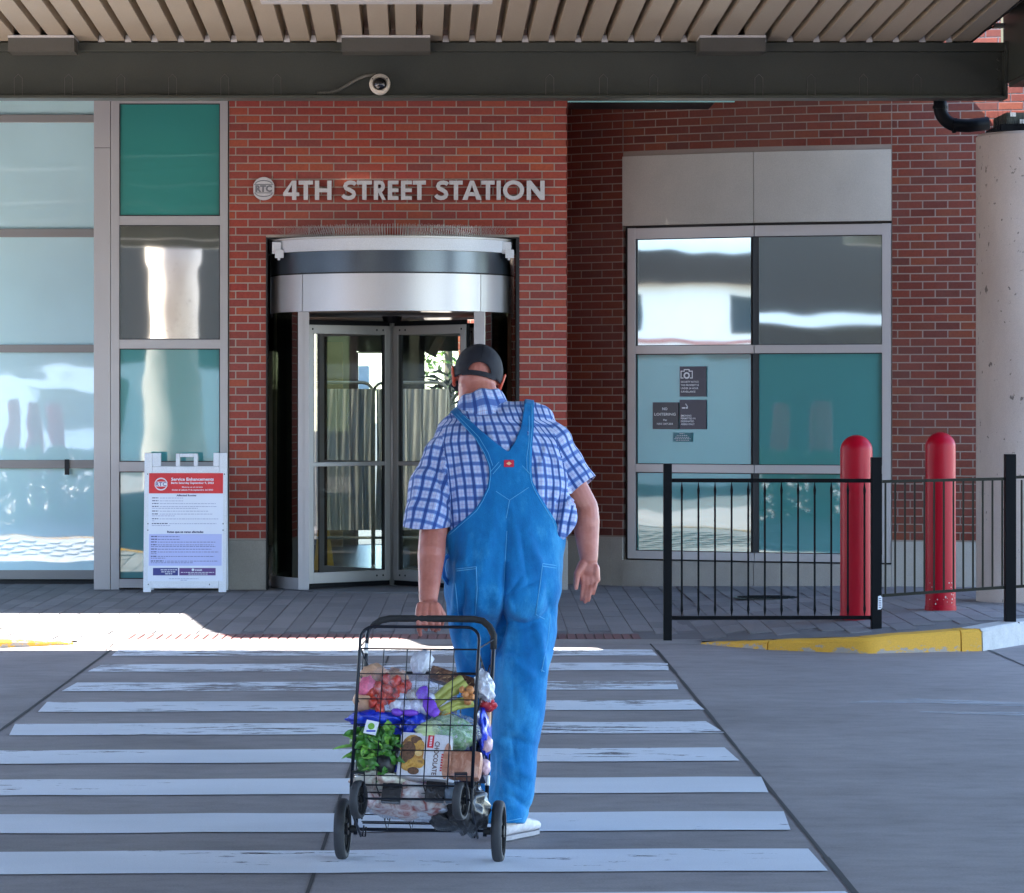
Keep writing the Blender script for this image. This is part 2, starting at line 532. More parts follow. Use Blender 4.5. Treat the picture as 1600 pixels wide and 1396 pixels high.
# tar sealed joints beside the crossing
for fx in (Lx, Mx, Rx, Qx):
    mb = MB(); n = 40
    for i in range(n):
        y0 = 3.0 + 19 * i / n; y1 = 3.0 + 19 * (i + 1) / n
        w0 = (.009 + .007 * random.random()) * (.45 if fx is Mx else .8)
        mb.add([(fx(y0) - w0, y0, .002), (fx(y0) + w0, y0, .002), (fx(y1) + w0, y1, .002), (fx(y1) - w0, y1, .002)], [(0, 1, 2, 3)])
    mb.build('joint_seal', M_joint, road)
mb = MB()
for (xa, xb) in ((-14, 14),):
    mb.add([(xa, 2.985, .0015), (xb, 2.985, .0015), (xb, 3.015, .0015), (xa, 3.015, .0015)], [(0, 1, 2, 3)])
mb.build('joint_seal', M_joint, road)
# crosswalk bars
tops = [22.0, 20.85, 19.5, 18.25, 17.02, 15.74, 14.52, 13.3, 12.2, 11.12, 9.9, 8.7]
for k, yt in enumerate(tops):
    dep = .58 if k else .52
    xl = Lx(yt) + .05; xr = Rx(yt) - .03 + .02 * math.sin(k * 2.3)
    sl_ = .036
    n = 14; vs = []; fs = []
    for i in range(n + 1):
        x = xl + (xr - xl) * i / n
        dy = (x) * sl_ * (1 if k else .3)
        j = .012 * math.sin(x * 7 + k) + .008 * random.uniform(-1, 1)
        e = (.02 * math.sin(k * 5.1) if i in (0, n) else 0)
        vs += [(x + e, yt - dep + dy + j * .7, .004), (x - e, yt + dy + j, .004)]
    for i in range(n): fs.append((2 * i, 2 * i + 2, 2 * i + 3, 2 * i + 1))
    mb = MB(); mb.add(vs, fs); mb.build('crosswalk_bar', M_paint, road)
# faint remains of old lettering right of the crossing
for pts in ([(2.3, 18.15, .05), (2.7, 18.25, .14), (3.3, 18.0, .14), (4.3, 17.6, .2)], [(2.6, 17.6, .03), (3.2, 17.45, .14), (4.3, 17.0, .28)], [(2.6, 12.6, .1), (4.3, 12.4, .25)]):
    vs = []
    for (x, y, w_) in pts: vs += [(x, y - w_, .004), (x, y + w_, .004)]
    mb = MB(); mb.add(vs, [(2 * i, 2 * i + 2, 2 * i + 3, 2 * i + 1) for i in range(len(pts) - 1)]); mb.build('old_paint_mark', M_scuff, road)

# sidewalk: bedding sheet + apron + pavers
walk = bpy.data.objects.new('sidewalk', None); COL.objects.link(walk); ORG[walk.name] = Vector((0, 0, 0)); tag(walk, kind='structure')
def front(x):
    """front edge of the pavement (kerb back) at x"""
    return float(np.interp(x, [-14, -4.5, -3.3, -2.7, -2.25, 1.85, 2.27, 2.85, 3.23, 3.64, 4.0, 4.6, 6, 9, 14],
                           [22.1, 22.05, 22.15, 22.33, 22.75, 22.75, 22.2, 21.86, 21.97, 22.1, 22.68, 23.4, 24.6, 25.6, 27]))
def sheet(mb, x0, x1, nx, ny, y1f, dz, y0f=None):
    vs = []; fs = []
    for i in range(nx + 1):
        x = x0 + (x1 - x0) * i / nx
        a = (y0f or front)(x); b = y1f(x)
        for j in range(ny + 1):
            y = a + (b - a) * j / ny
            vs.append((x, y, zs(x, y) + dz))
    for i in range(nx):
        for j in range(ny):
            q = i * (ny + 1) + j
            fs.append((q, q + ny + 1, q + ny + 2, q + 1))
    mb.add(vs, fs)
mb = MB(); sheet(mb, -9, 9, 90, 24, lambda x: 31.5, -.006); mb.build('paver_bedding', M_sidebase, walk, fixn=False)
mb = MB(); sheet(mb, -2.25, 1.9, 30, 2, lambda x: 22.81, .0015, lambda x: 22.76)
for i in range(30):
    xa_ = -2.25 + 4.15 * i / 30; xb_ = -2.25 + 4.15 * (i + 1) / 30
    mb.add([(xa_, 22.56, .001), (xb_, 22.56, .001), (xb_, 22.76, zs(xb_, 22.76) + .0015), (xa_, 22.76, zs(xa_, 22.76) + .0015)], [(0, 1, 2, 3)])
mb.build('concrete_apron', M_apron, walk, fixn=False)
# soldier course of red pavers at the foot of the ramp
def box_mesh(nm, sx, sy, sz, ch, m, axis='z'):
    """block centred in x,y with its face (top, or -y side) chamfered"""
    a, b = sx / 2, sy / 2
    if axis == 'z':
        vs = [(-a, -b, -sz), (a, -b, -sz), (a, b, -sz), (-a, b, -sz), (-a, -b, -ch), (a, -b, -ch), (a, b, -ch), (-a, b, -ch),
              (-a + ch, -b + ch, 0), (a - ch, -b + ch, 0), (a - ch, b - ch, 0), (-a + ch, b - ch, 0)]
    else:
        vs = [(-a, sz, -b), (a, sz, -b), (a, sz, b), (-a, sz, b), (-a, ch, -b), (a, ch, -b), (a, ch, b), (-a, ch, b),
              (-a + ch, 0, -b + ch), (a - ch, 0, -b + ch), (a - ch, 0, b - ch), (-a + ch, 0, b - ch)]
    fs = [(4, 5, 9, 8), (5, 6, 10, 9), (6, 7, 11, 10), (7, 4, 8, 11), (8, 9, 10, 11), (0, 1, 5, 4), (1, 2, 6, 5), (2, 3, 7, 6), (3, 0, 4, 7)]
    if axis == 'y': fs = [f for f in fs]
    me = bpy.data.meshes.new(nm); me.from_pydata(vs, [], fs); me.materials.append(m); me.update()
    return me, vs, fs
meR, _, _ = box_mesh('red_paver', .056, .53, .05, .004, M_rpaver)
x = -1.95
while x < 1.55:
    o = link('red_paver', meR, walk); y = 23.08
    o.location = (x, y, zs(x, y) + .001 + random.uniform(-.001, .001)); o.rotation_euler = (0, 0, R(random.uniform(-.3, .3) - 1.5))
    x += .0625
# grey plank pavers
PW, PL = .150, .60
cells = []
row = 0; y = 23.36 + PL / 2
nrow = 0
while y < 31.2:
    x = -8.6 + (.0 if nrow % 2 else .0)
    col_ = 0
    while x < 8.6:
        yy = y + (PL * (.5 if col_ % 2 else 0)) - .3
        xx = x + (yy - 25) * .02
        f0 = front(xx)
        if yy - PL / 2 > max(f0 + .17 if (xx > 1.9 or xx < -2.25) else 23.36, f0) - .25 and yy + PL / 2 < 30.4:
            cells.append((xx, yy))
        x += PW; col_ += 1
    y += PL; nrow += 1
# raised parts in front of the ramp line
for k in (1, 2, 3):
    y = 23.36 + PL / 2 - PL * k
    x = -8.6; col_ = 0
    while x < 8.6:
        yy = y + (PL * (.5 if col_ % 2 else 0)) - .3; xx = x + (yy - 25) * .02
        if (xx > 1.95 or xx < -2.3) and yy - PL / 2 > front(xx) + .16: cells.append((xx, yy))
        x += PW; col_ += 1
def visible(c):
    px = CX + c[0] * F / c[1]
    return -10 < px < 1610
def blocked(c):
    return c[1] + PL / 2 > 28.66 and -2.7 < c[0] < 1.3 or c[1] > 29.6 or (c[0] > 1.2 and c[1] > 28.9) or (c[0] > 3.0 and c[1] > 28.2)
vis = [c for c in cells if visible(c) and not blocked(c)]
vis.sort(key=lambda c: c[1])
keep = vis[:300]; ks = set(keep)
meP, pv, pf = box_mesh('paver', PW - .0032, PL - .0032, .05, .003, M_paver)
for (x, y) in keep:
    if not (-2.25 < x < 1.9) or y - PL / 2 > 23.3 or True:
        o = link('paver', meP, walk)
        o.location = (x, y, zs(x, y) + random.uniform(-.0012, .0012))
        sx = (zs(x + .05, y) - zs(x - .05, y)) / .1; sy = (zs(x, y + .05) - zs(x, y - .05)) / .1
        o.rotation_euler = (math.atan(sy) + R(random.uniform(-.1, .1)), -math.atan(sx), R(-1.1))
mb = MB()
for c in cells:
    if c in ks: continue
    x, y = c; z = zs(x, y) + random.uniform(-.0012, .0012)
    mb.add([(x + p[0] + p[1] * .019, y + p[1], z + p[2]) for p in pv[4:]], [tuple(i - 4 for i in f) for f in pf[:5]])
tag(mb.build('paver', M_paver_s, walk, fixn=False), kind='stuff')

# manhole-like drain cover behind the fence (dark oval in the pavement)
c = Vector((X(1200, 26.6), 26.6, 0)); c.z = zs(c.x, c.y) + .004
dc = thing('drain_cover', 'dark round drain cover flush in the pavers behind the fence', 'drain cover', c)
mb = MB(); mb.lathe([(.0, .004), (.27, .004), (.27, 0)], c, 40); mb.build('cover', M_steel, dc)
mb = MB()
for k in range(-4, 5):
    hw = math.sqrt(.24 ** 2 - (k * .05) ** 2); mb.box(c.x - hw, c.x + hw, c.y + k * .05 - .006, c.y + k * .05 + .006, c.z + .004, c.z + .008)
mb.build('tread_rib', M_black, dc)

# kerbs
def kerb(segs, name_root, label, mats, xs, ys, hs, wid=.15):
    kt = thing(name_root, label, 'kerb', (xs[0], ys[0], 0))
    for (a, b, m) in segs:
        n = 14; rings = []
        for i in range(n + 1):
            x = a + (b - a) * i / n
            x_ = a + (b - a - .008) * i / n
            y = float(np.interp(x_, xs, ys)); h = max(.013, float(np.interp(x_, xs, hs)))
            y2 = float(np.interp(x_ + .02, xs, ys)); t = Vector((.02, y2 - y, 0)).normalized(); nn = Vector((-t.y, t.x, 0))
            P = Vector((x_, y, 0)); j = random.uniform(-.002, .002)
            ch = min(.018, h * .3)
            rings.append([P + Vector((0, 0, -.1)), P + nn * .006 + Vector((0, 0, h - ch + j)), P + nn * (.006 + ch) + Vector((0, 0, h + j)), P + nn * wid + Vector((0, 0, h + .004 + j)), P + nn * wid + Vector((0, 0, -.1))])
        mb = MB(); mb.loft(rings); mb.build('kerb_stone', m, kt, smooth=30.0)
    return kt
kx = [1.876, 2.27, 2.846, 3.227, 3.643, 4.0, 4.6, 6, 9]; ky = [22.52, 22.02, 21.69, 21.80, 21.92, 22.5, 23.25, 24.4, 25.45]
kh = [.012, .058, .098, .12, .142, .150, .150, .15, .15]
kerb([(1.876, 2.27, M_yellow), (2.27, 3.50, M_yellow), (3.50, 3.645, M_yellow), (3.645, 4.7, M_curb), (4.7, 6, M_curb), (6, 9, M_curb)],
     'kerb', 'yellow painted kerb rising under the black fence right of the crosswalk, grey at its end', None, kx, ky, kh)
kx = [-9, -4.5, -3.3, -2.7, -2.25]; ky = [21.95, 21.9, 22.0, 22.18, 22.5]; kh = [.15, .145, .10, .055, .012]
kerb([(-9, -6, M_curb), (-6, -4, M_yellow), (-4, -2.95, M_yellow), (-2.95, -2.25, M_yellow)], 'kerb',
     'yellow kerb tip in the sunlit strip at the left edge', None, kx, ky, kh)
# ================================================================ BRICK WALLS
DW = 28.7
SW = F / DW
CO, BH, BL_, JT = .0672, .0575, .2061, .0105
Z0C = Z(168, DW)      # a course joint height
def courses(v0, v1):
    k0 = math.floor((v0 - Z0C) / CO); k = k0
    while Z0C + k * CO < v1:
        a = Z0C + k * CO + JT / 2; b = a + BH
        a2 = max(a, v0); b2 = min(b, v1)
        if b2 - a2 > .012: yield k, a2, b2
        k += 1
def course_bricks(k, u0, u1, holes, a, b, U0, want_even=0):
    ivs = [(u0, u1)]
    for (h0, h1, g0, g1) in holes:
        if a < g1 - .005 and b > g0 + .005:
            n = []
            for (p, q) in ivs:
                if h1 <= p or h0 >= q: n.append((p, q)); continue
                if h0 > p: n.append((p, h0))
                if h1 < q: n.append((h1, q))
            ivs = n
    ph = U0 + (0 if (k + want_even) % 2 == 0 else BL_ / 2)
    out = []
    for (p, q) in ivs:
        j = math.floor((p - ph) / BL_)
        while ph + j * BL_ < q:
            s_ = max(p, ph + j * BL_ + JT / 2); e_ = min(q, ph + (j + 1) * BL_ - JT / 2)
            if e_ - s_ > .02: out.append((s_, e_))
            j += 1
    return out
MESHC = {}
def brick_mesh(wd, ht, m):
    key = (round(wd, 3), round(ht, 3), m.name)
    if key not in MESHC:
        MESHC[key] = box_mesh('brick', wd, ht, .05, .0018, m, 'y')[0]
    return MESHC[key]
_, BV, BF = box_mesh('tmp', 1, 1, 1, .0, M_brick, 'y')

def lay(parent, mapper, specs, m, ms, limit=300, vis=None):
    """specs: list of (u_mid, v_mid, w, h); mapper(u,v)->(pos, rotz)"""
    items = []
    for (u, v, wd, ht) in specs:
        pos, rz = mapper(u, v)
        sz = (wd * ht) * (1 if (vis is None or vis(pos)) else .001)
        items.append((sz, u, v, wd, ht, pos, rz))
    items.sort(key=lambda t: -t[0])
    # keep the visible ones as parts
    one = [t for t in items if t[0] > .0009][:limit]
    ids = set(id(t) for t in one)
    for t in one:
        o = link('brick', brick_mesh(t[3], t[4], m), parent)
        pr = ORG[parent.name]
        o.location = t[5] - pr + Vector((0, random.uniform(-.0012, .0008), 0))
        o.rotation_euler = (0, 0, t[6])
        ORG[o.name] = Vector(t[5])
    mb = MB()
    for t in items:
        if id(t) in ids: continue
        c_, s_ = math.cos(t[6]), math.sin(t[6]); a, b, ch, dp = t[3] / 2, t[4] / 2, .0018, .02
        loc = [(-a, dp, -b), (a, dp, -b), (a, dp, b), (-a, dp, b), (-a, ch, -b), (a, ch, -b), (a, ch, b), (-a, ch, b),
               (-a + ch, 0, -b + ch), (a - ch, 0, -b + ch), (a - ch, 0, b - ch), (-a + ch, 0, b - ch)]
        mb.add([(t[5].x + p[0] * c_ - p[1] * s_, t[5].y + p[0] * s_ + p[1] * c_, t[5].z + p[2]) for p in loc], BF)
    if mb.v:
        tag(mb.build('brick', ms, parent, fixn=False), kind='stuff')

def shown(pos):
    px = CX + pos.x * F / pos.y; py = CY - (pos.z - CH) * F / pos.y
    if not (-5 < px < 1605): return False
    if px < 1500 and py < 152: return False
    if py < 0: return False
    return True

# ---- entrance wall
XW0, XW1 = X(357.5, DW), X(886, DW)
ZP = Z(844, DW)
ZTOP = 7.2
door_hole = (X(415.5, DW), X(811.6, DW), -1, Z(371, DW))
ew = thing('brick_wall', 'red brick entrance wall around the revolving door, carrying the station name', 'wall', ((XW0 + XW1) / 2, DW, 0))
specs = []
U0 = X(521.4, DW)
kk = math.floor((Z(160, DW) - Z0C) / CO)
for k, a, b in courses(ZP, ZTOP):
    for (s_, e_) in course_bricks(k, XW0 + .004, XW1 - .0, [door_hole], a, b, U0, want_even=kk % 2):
        specs.append(((s_ + e_) / 2, (a + b) / 2, e_ - s_, b - a))
lay(ew, lambda u, v: (Vector((u, DW - .004, v)), 0), specs, M_brick, M_brick_s, 300, shown)
mb = MB()
hx0, hx1, _, hz = door_hole
mb.box(XW0, hx0, DW + .0, DW + .35, ZP, ZTOP); mb.box(hx1, XW1 - .002, DW + .0, DW + .35, ZP, ZTOP); mb.box(hx0, hx1, DW + .0, DW + .35, hz, ZTOP)
mb.build('mortar', M_mortar, ew)
mb = MB(); mb.box(XW0, hx0, DW - .014, DW + .3, -.05, ZP - .002, .006); mb.build('stone_base', M_plinth, ew)
mb = MB(); mb.box(hx1, XW1 + .006, DW - .014, DW + .3, -.05, ZP - .002, .006); mb.build('stone_base', M_plinth, ew)
# return side of the wall, facing the recess
mb = MB()
for k, a, b in courses(ZP, ZTOP):
    off = BL_ / 2 if k % 2 else 0
    y = DW + .05 - off
    while y < DW + 2.2:
        a0, a1 = max(y + .005, DW), min(y + BL_ - .005, DW + 2.2)
        if a1 - a0 > .02: mb.box(XW1 - .02, XW1 + .003, a0, a1, a, b)
        y += BL_
tag(mb.build('brick', M_brick_s, ew, fixn=False), kind='stuff')
mb = MB(); mb.box(XW1 - .3, XW1 - .0035, DW + .36, DW + 2.2, -.05, ZTOP); mb.build('side_return', M_mortar, ew)

# ---- curved wall of the recess with the window bay
TH0, TH1, THD = R(12), R(31.3), R(46)
RC = 7.0
P1 = Vector((X(1393, 28.4), 28.4, 0))
CC = P1 + Vector((math.sin(TH0), math.cos(TH0), 0)) * RC
def arc(th, r=RC): return CC - Vector((math.sin(th), math.cos(th), 0)) * r
def arcmap(u, v):
    """u = arc length from P1 towards the left (negative u) ; u>0 continues flat to the right"""
    if u <= 0:
        th = TH0 - u / RC
        p = arc(th, RC + .004)
        return Vector((p.x, p.y, v)), -th
    t = Vector((math.cos(TH0), -math.sin(TH0), 0))
    p = P1 + t * u - Vector((math.sin(TH0), math.cos(TH0), 0)) * .004
    return Vector((p.x, p.y, v)), -TH0
UL = -(TH1 - TH0) * RC; UD = -(THD - TH0) * RC
ZPT, ZPB = 3.703, 3.106           # stone panel top / bottom
bay_hole = (UL, 0.0, -1, ZPT)
cw = thing('brick_wall', 'shaded red brick wall that curves back into the recess around the wide window', 'wall', (P1.x - 1, 29, 0))
specs = []
for k, a, b in courses(ZP, ZTOP):
    for (s_, e_) in course_bricks(k, UD, -.003, [bay_hole], a, b, UL - BL_ * .5, 0):
        if s_ < UL < e_:   # keep a break at the movement joint
            if UL - s_ > .03: specs.append(((s_ + UL - .006) / 2, (a + b) / 2, UL - .006 - s_, b - a))
            if e_ - UL > .03: specs.append(((e_ + UL + .006) / 2, (a + b) / 2, e_ - UL - .006, b - a))
        else: specs.append(((s_ + e_) / 2, (a + b) / 2, e_ - s_, b - a))
def shown2(pos):
    px = CX + pos.x * F / pos.y
    return shown(pos) and px > 880
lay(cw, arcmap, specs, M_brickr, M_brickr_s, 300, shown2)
def arc_solid(mb, t0, t1, r0, r1, z0, z1, n=24):
    """r0 = outer (towards camera) radius, r1 = inner"""
    rings = []
    for i in range(n + 1):
        t = t0 + (t1 - t0) * i / n
        a, b = arc(t, r0), arc(t, r1)
        rings.append([(a.x, a.y, z0), (a.x, a.y, z1), (b.x, b.y, z1), (b.x, b.y, z0)])
    mb.loft(rings)
mb = MB()
arc_solid(mb, TH1 + .0005, THD, RC, RC - .3, ZP, ZTOP)
arc_solid(mb, TH0, TH1, RC, RC - .3, ZPT - .002, ZTOP)
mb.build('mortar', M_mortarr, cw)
for (ta, tb, zt) in ((TH1 + R(.9), THD, ZP - .002), (TH1 - R(0), TH1 + R(.88), ZP - .002)):
    mb = MB(); arc_solid(mb, ta, tb, RC + .014, RC - .3, -.05, zt, 10); mb.build('stone_base', M_plinth, cw)
THM = R(21.5)
for (ta, tb) in ((TH0 + .0002, THM - .0004), (THM + .0004, TH1 - .0002)):
    mb = MB(); arc_solid(mb, ta, tb, RC + .016, RC - .2, ZPB, ZPT - .004, 12); mb.build('stone_panel', M_panel, cw)
    mb = MB(); arc_solid(mb, ta, tb, RC + .02, RC - .3, -.05, .243, 12); mb.build('stone_base', M_plinth, cw)
# dark reveal under the panel and above the sill
mb = MB(); arc_solid(mb, TH0, TH1, RC - .06, RC - .3, .243, ZPB, 12); mb.build('reveal', M_gasket, cw)

# pier to the right
pw = thing('brick_wall', 'straight brick pier between the wide window and the concrete column', 'wall', (P1.x + .4, 28.3, 0))
specs = []
for k, a, b in courses(ZP, ZTOP):
    for (s_, e_) in course_bricks(k, .006, 2.4, [], a, b, -BL_ * .25, 0):
        specs.append(((s_ + e_) / 2, (a + b) / 2, e_ - s_, b - a))
def shown3(pos):
    px = CX + pos.x * F / pos.y; py = CY - (pos.z - CH) * F / pos.y
    if px > 1575: return False
    if py < 66: return px > 1495 and py > 0
    return px < 1530 and py > 152
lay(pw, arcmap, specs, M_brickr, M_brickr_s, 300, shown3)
def flat_solid(mb, u0, u1, off, dep, z0, z1):
    t = Vector((math.cos(TH0), -math.sin(TH0), 0)); nn = Vector((-math.sin(TH0), -math.cos(TH0), 0))
    a = P1 + t * u0 + nn * off; b = P1 + t * u1 + nn * off; c = b - nn * dep; d = a - nn * dep
    mb.loft([[(a.x, a.y, z0), (a.x, a.y, z1), (d.x, d.y, z1), (d.x, d.y, z0)], [(b.x, b.y, z0), (b.x, b.y, z1), (c.x, c.y, z1), (c.x, c.y, z0)]])
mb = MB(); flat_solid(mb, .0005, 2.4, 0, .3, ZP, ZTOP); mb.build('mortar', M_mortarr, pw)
mb = MB(); flat_solid(mb, .001, 2.4, .014, .31, -.05, ZP - .002); mb.build('stone_base', M_plinth, pw)

# ---- window bay (two facets)
def facet(ta, tb, r=RC - .03):
    return arc(ta, r), arc(tb, r)
win = thing('window', 'wide two-bay silver window with teal frosted lower glass and sign plates inside', 'window', (P1.x - 1.1, 28.9, .25))
zt = [(Z(350, 28.4), 'top')]
ZF1 = 3.082; ZG1 = 2.992; ZM1 = (2.008, 2.076); ZM2 = (.998, 1.066); ZG0 = .325; ZF0 = .258
def bar(mb, A, B, s0, s1, z0, z1, front_, back_):
    """box along the facet A->B from distance s0 to s1"""
    d = (B - A).normalized(); nn = Vector((d.y, -d.x, 0))
    if nn.y > 0: nn = -nn
    pts = []
    for (s_, o_) in ((s0, front_), (s1, front_), (s1, -back_), (s0, -back_)):
        p = A + d * s_ + nn * o_; pts.append((p.x, p.y))
    mb.prism(pts, 'z', z0, z1)
FAC = []
for (ta, tb) in ((THM, TH1), (TH0, THM)):
    A, B = facet(tb, ta)      # left to right
    L = (B - A).length
    FAC.append((A, B, L))
FW = .062
for idx, (A, B, L) in enumerate(FAC):
    l0 = .045 if idx == 0 else 0.0
    r0 = 0.0 if idx == 0 else L - .0
    e = FW
    s_l = l0 + (.065 if idx == 0 else .026)
    s_r = L - (.026 if idx == 0 else .075)
    frame_bits = [(l0, L, ZG1, ZF1), (l0, L, ZM1[0], ZM1[1]), (l0, L, ZM2[0], ZM2[1]), (l0, L, ZF0, ZG0)]
    for (a, b, z0, z1) in frame_bits:
        mb = MB(); bar(mb, A, B, a + .001, b - .001, z0, z1, .03, .05); mb.build('rail', M_alu, win)
    if idx == 0:
        mb = MB(); bar(mb, A, B, l0 - .004, s_l, ZF0, ZF1 + .002, .034, .05); mb.build('jamb', M_alu, win)
    else:
        mb = MB(); bar(mb, A, B, s_r, L - .002, ZF0, ZF1 + .002, .034, .05); mb.build('jamb', M_alu, win)
    for (z0, z1, m) in ((ZM1[1], ZG1, M_mirror), (ZM2[1], ZM1[0], M_frost), (ZG0, ZM2[0], M_frost)):
        g_ = MB()
        for (a, b, c_, d_) in ((s_l, s_l + .008, z0, z1), (s_r - .008, s_r, z0, z1), (s_l + .008, s_r - .008, z0, z0 + .006), (s_l + .008, s_r - .008, z1 - .008, z1)):
            bar(g_, A, B, a, b, c_, d_, .012, .02)
        mb = MB(); bar(mb, A, B, s_l, s_r, z0, z1, .0, .012); pn = mb.build('pane', m, win)
        g_.build('gasket', M_gasket, pn)
# dark corner joint between the facets
J = FAC[0][1]
mb = MB(); mb.box(J.x - .022, J.x + .022, J.y - .018, J.y + .03, ZG0, ZM2[0]); mb.box(J.x - .022, J.x + .022, J.y - .018, J.y + .03, ZM2[1], ZM1[0]); mb.box(J.x - .022, J.x + .022, J.y - .018, J.y + .03, ZM1[1], ZG1)
mb.build('corner_joint', M_gasket, win)

# ---- glass curtain wall at the left
cwl = thing('curtain_wall', 'silver framed glass wall column left of the brick, teal and mirror panes stacked', 'curtain wall', (X(250, DW), DW, 0))
xa, xb = X(186.5, DW), X(344, DW)
zl = [(162, 338, M_frostT), (352, 531, M_mirror), (545, 722, M_frost), (737, 905, M_frost)]
mb = MB(); mb.box(X(173.5, DW), xa, DW - .02, DW + .12, .02, 4.6); mb.build('jamb', M_alu, cwl)
mb = MB(); mb.box(xb, X(356, DW), DW - .02, DW + .12, .02, 4.6); mb.build('jamb', M_alu, cwl)
mb = MB(); mb.box(X(356, DW), X(357.4, DW) - .001, DW + .01, DW + .12, .02, 4.6); mb.build('seal', M_gasket, cwl)
rz = [(Z(162, DW), 4.6), (Z(352, DW), Z(338, DW)), (Z(545, DW), Z(531, DW)), (Z(737, DW), Z(722, DW)), (Z(918.5, DW), Z(905, DW))]
for (a, b) in rz:
    mb = MB(); mb.box(xa + .001, xb - .001, DW - .018, DW + .1, a, b); mb.build('rail', M_alu, cwl)
for (y0, y1, m) in zl:
    z0, z1 = Z(y1, DW), Z(y0, DW)
    mb = MB(); mb.box(xa, xb, DW + .012, DW + .024, z0, z1); pn = mb.build('pane', m, cwl)
    g_ = MB(); t_ = .008
    for q in ((xa, xa + t_, z0, z1), (xb - t_, xb, z0, z1), (xa + t_, xb - t_, z0, z0 + t_), (xa + t_, xb - t_, z1 - t_, z1)):
        g_.box(q[0], q[1], DW - .004, DW + .011, q[2], q[3])
    g_.build('gasket', M_gasket, pn)
# metal clad post
ps = thing('clad_post', 'plain silver metal clad post between the bright glass doors and the glass column', 'post', (X(160, DW), DW, 0))
xq0, xq1 = X(147, DW), X(173, DW) - .002
mb = MB(); mb.box(xq0, xq1, DW - .022, DW + 1.2, .02, Z(231.5, DW) - .002, .003); mb.build('panel', M_alu, ps)
mb = MB(); mb.box(xq0, xq1, DW - .022, DW + 1.2, Z(231.5, DW) + .002, 4.6, .003); mb.build('panel', M_alu, ps)
mb = MB(); mb.box(xq0 + .005, xq1 - .003, DW - .01, DW + 1.1, .0, 4.6); mb.build('core', M_gasket, ps)

# bright glazed wall, set back
D2 = 29.6
gl = thing('glass_wall', 'set-back wall of pale bright glass panes with grey horizontal rails at the left edge', 'glass wall', (X(60, D2), D2, 0))
ys_ = [(60, 180), (192, 358), (371, 539), (551, 719), (732, 891)]
rr = [(180, 192), (358, 371), (539, 551), (719, 732), (891, 905)]
xl_, xr_ = -7.5, X(147, D2) + .1
for (y0, y1) in rr:
    mb = MB(); mb.box(xl_, xr_, D2 - .04, D2 + .1, Z(y1, D2), Z(y0, D2), .002); mb.build('rail', M_alud, gl)
mb = MB(); mb.box(xl_, xr_, D2 - .0, D2 + .1, -.02, Z(905, D2) - .002); mb.build('threshold', M_gasket, gl)
mb = MB(); mb.box(xr_ - .35, xr_ - .31, D2 - .055, D2 - .04, Z(742, D2), Z(718, D2)); mb.build('latch', M_gasket, gl)
for (y0, y1) in ys_:
    z0, z1 = Z(y1, D2), Z(y0, D2)
    mb = MB(); mb.box(X(-240, D2), xr_, D2, D2 + .012, z0, z1); mb.build('pane', M_frostL, gl)
    mb = MB(); mb.box(xl_, X(-240, D2) - .004, D2, D2 + .012, z0, z1); mb.build('pane', M_frostL, gl)
mb = MB(); mb.box(X(-240, D2) - .05, X(-240, D2) + .05, D2 - .06, D2 - .04, 0, 4.6); mb.build('post', M_alud, gl)

# building body behind (keeps the light out of the walls), open where the lobby is
bd = thing('station_building', 'upper storey and rear shell of the brick station behind its facade', 'building', (0, 31, 0))
mb = MB()
mb.box(-9, xq0, D2 + .13, D2 + .4, 0, 7.2)
mb.box(xq0 + .01, XW0, DW + .13, DW + .35, 4.6, 7.2)
mb.box(-9, xq0, D2 - .02, D2 + .12, 4.61, 7.2)
mb.box(xq0 + .01, XW0, DW + .13, DW + .35, 0, 4.59)
mb.build('rear_wall', M_plinth, bd)
mb = MB(); mb.box(-9, 7, 31.25, 39, 4.62, 4.9); mb.box(-9, -3.26, 29.3, 31.2499, 4.62, 4.9); mb.box(2.66, 7, 29.3, 31.2499, 4.62, 4.9); mb.box(-3.2599, 2.6599, 29.3, 30.08, 4.62, 4.9); mb.build('roof', M_ground, bd)  # left open over the added shaft that lights the lobby
# ================================================================ CANOPY
DB = 25.6
SB = F / DB
def PX(px, D=DB): return X(px, D)
can = thing('station_canopy', 'steel canopy overhead: tan fluted metal roof deck on a dark grey girder', 'canopy', (0, DB, 3.9))
zbb, zbt = Z(153.5, DB), Z(66.5, DB)
XE = PX(1570)
mb = MB()
mb.box(-16, XE, DB + .11, DB + .125, zbb + .02, zbt - .02)      # web
mb.build('girder_web', M_steel, can)
mb = MB(); mb.box(-16, XE, DB, DB + .25, zbb, zbb + .022, .004); mb.build('bottom_flange', M_steel, can)
mb = MB(); mb.box(-16, XE - .0, DB, DB + .25, zbt - .065, zbt, .004); mb.build('top_flange', M_steel, can)
M_plate = mat('plate_steel', (.085, .08, .065), .5, var=.15, bump=.15); M_weld = mat('weld_bead', (.16, .155, .13), .5, bump=0)
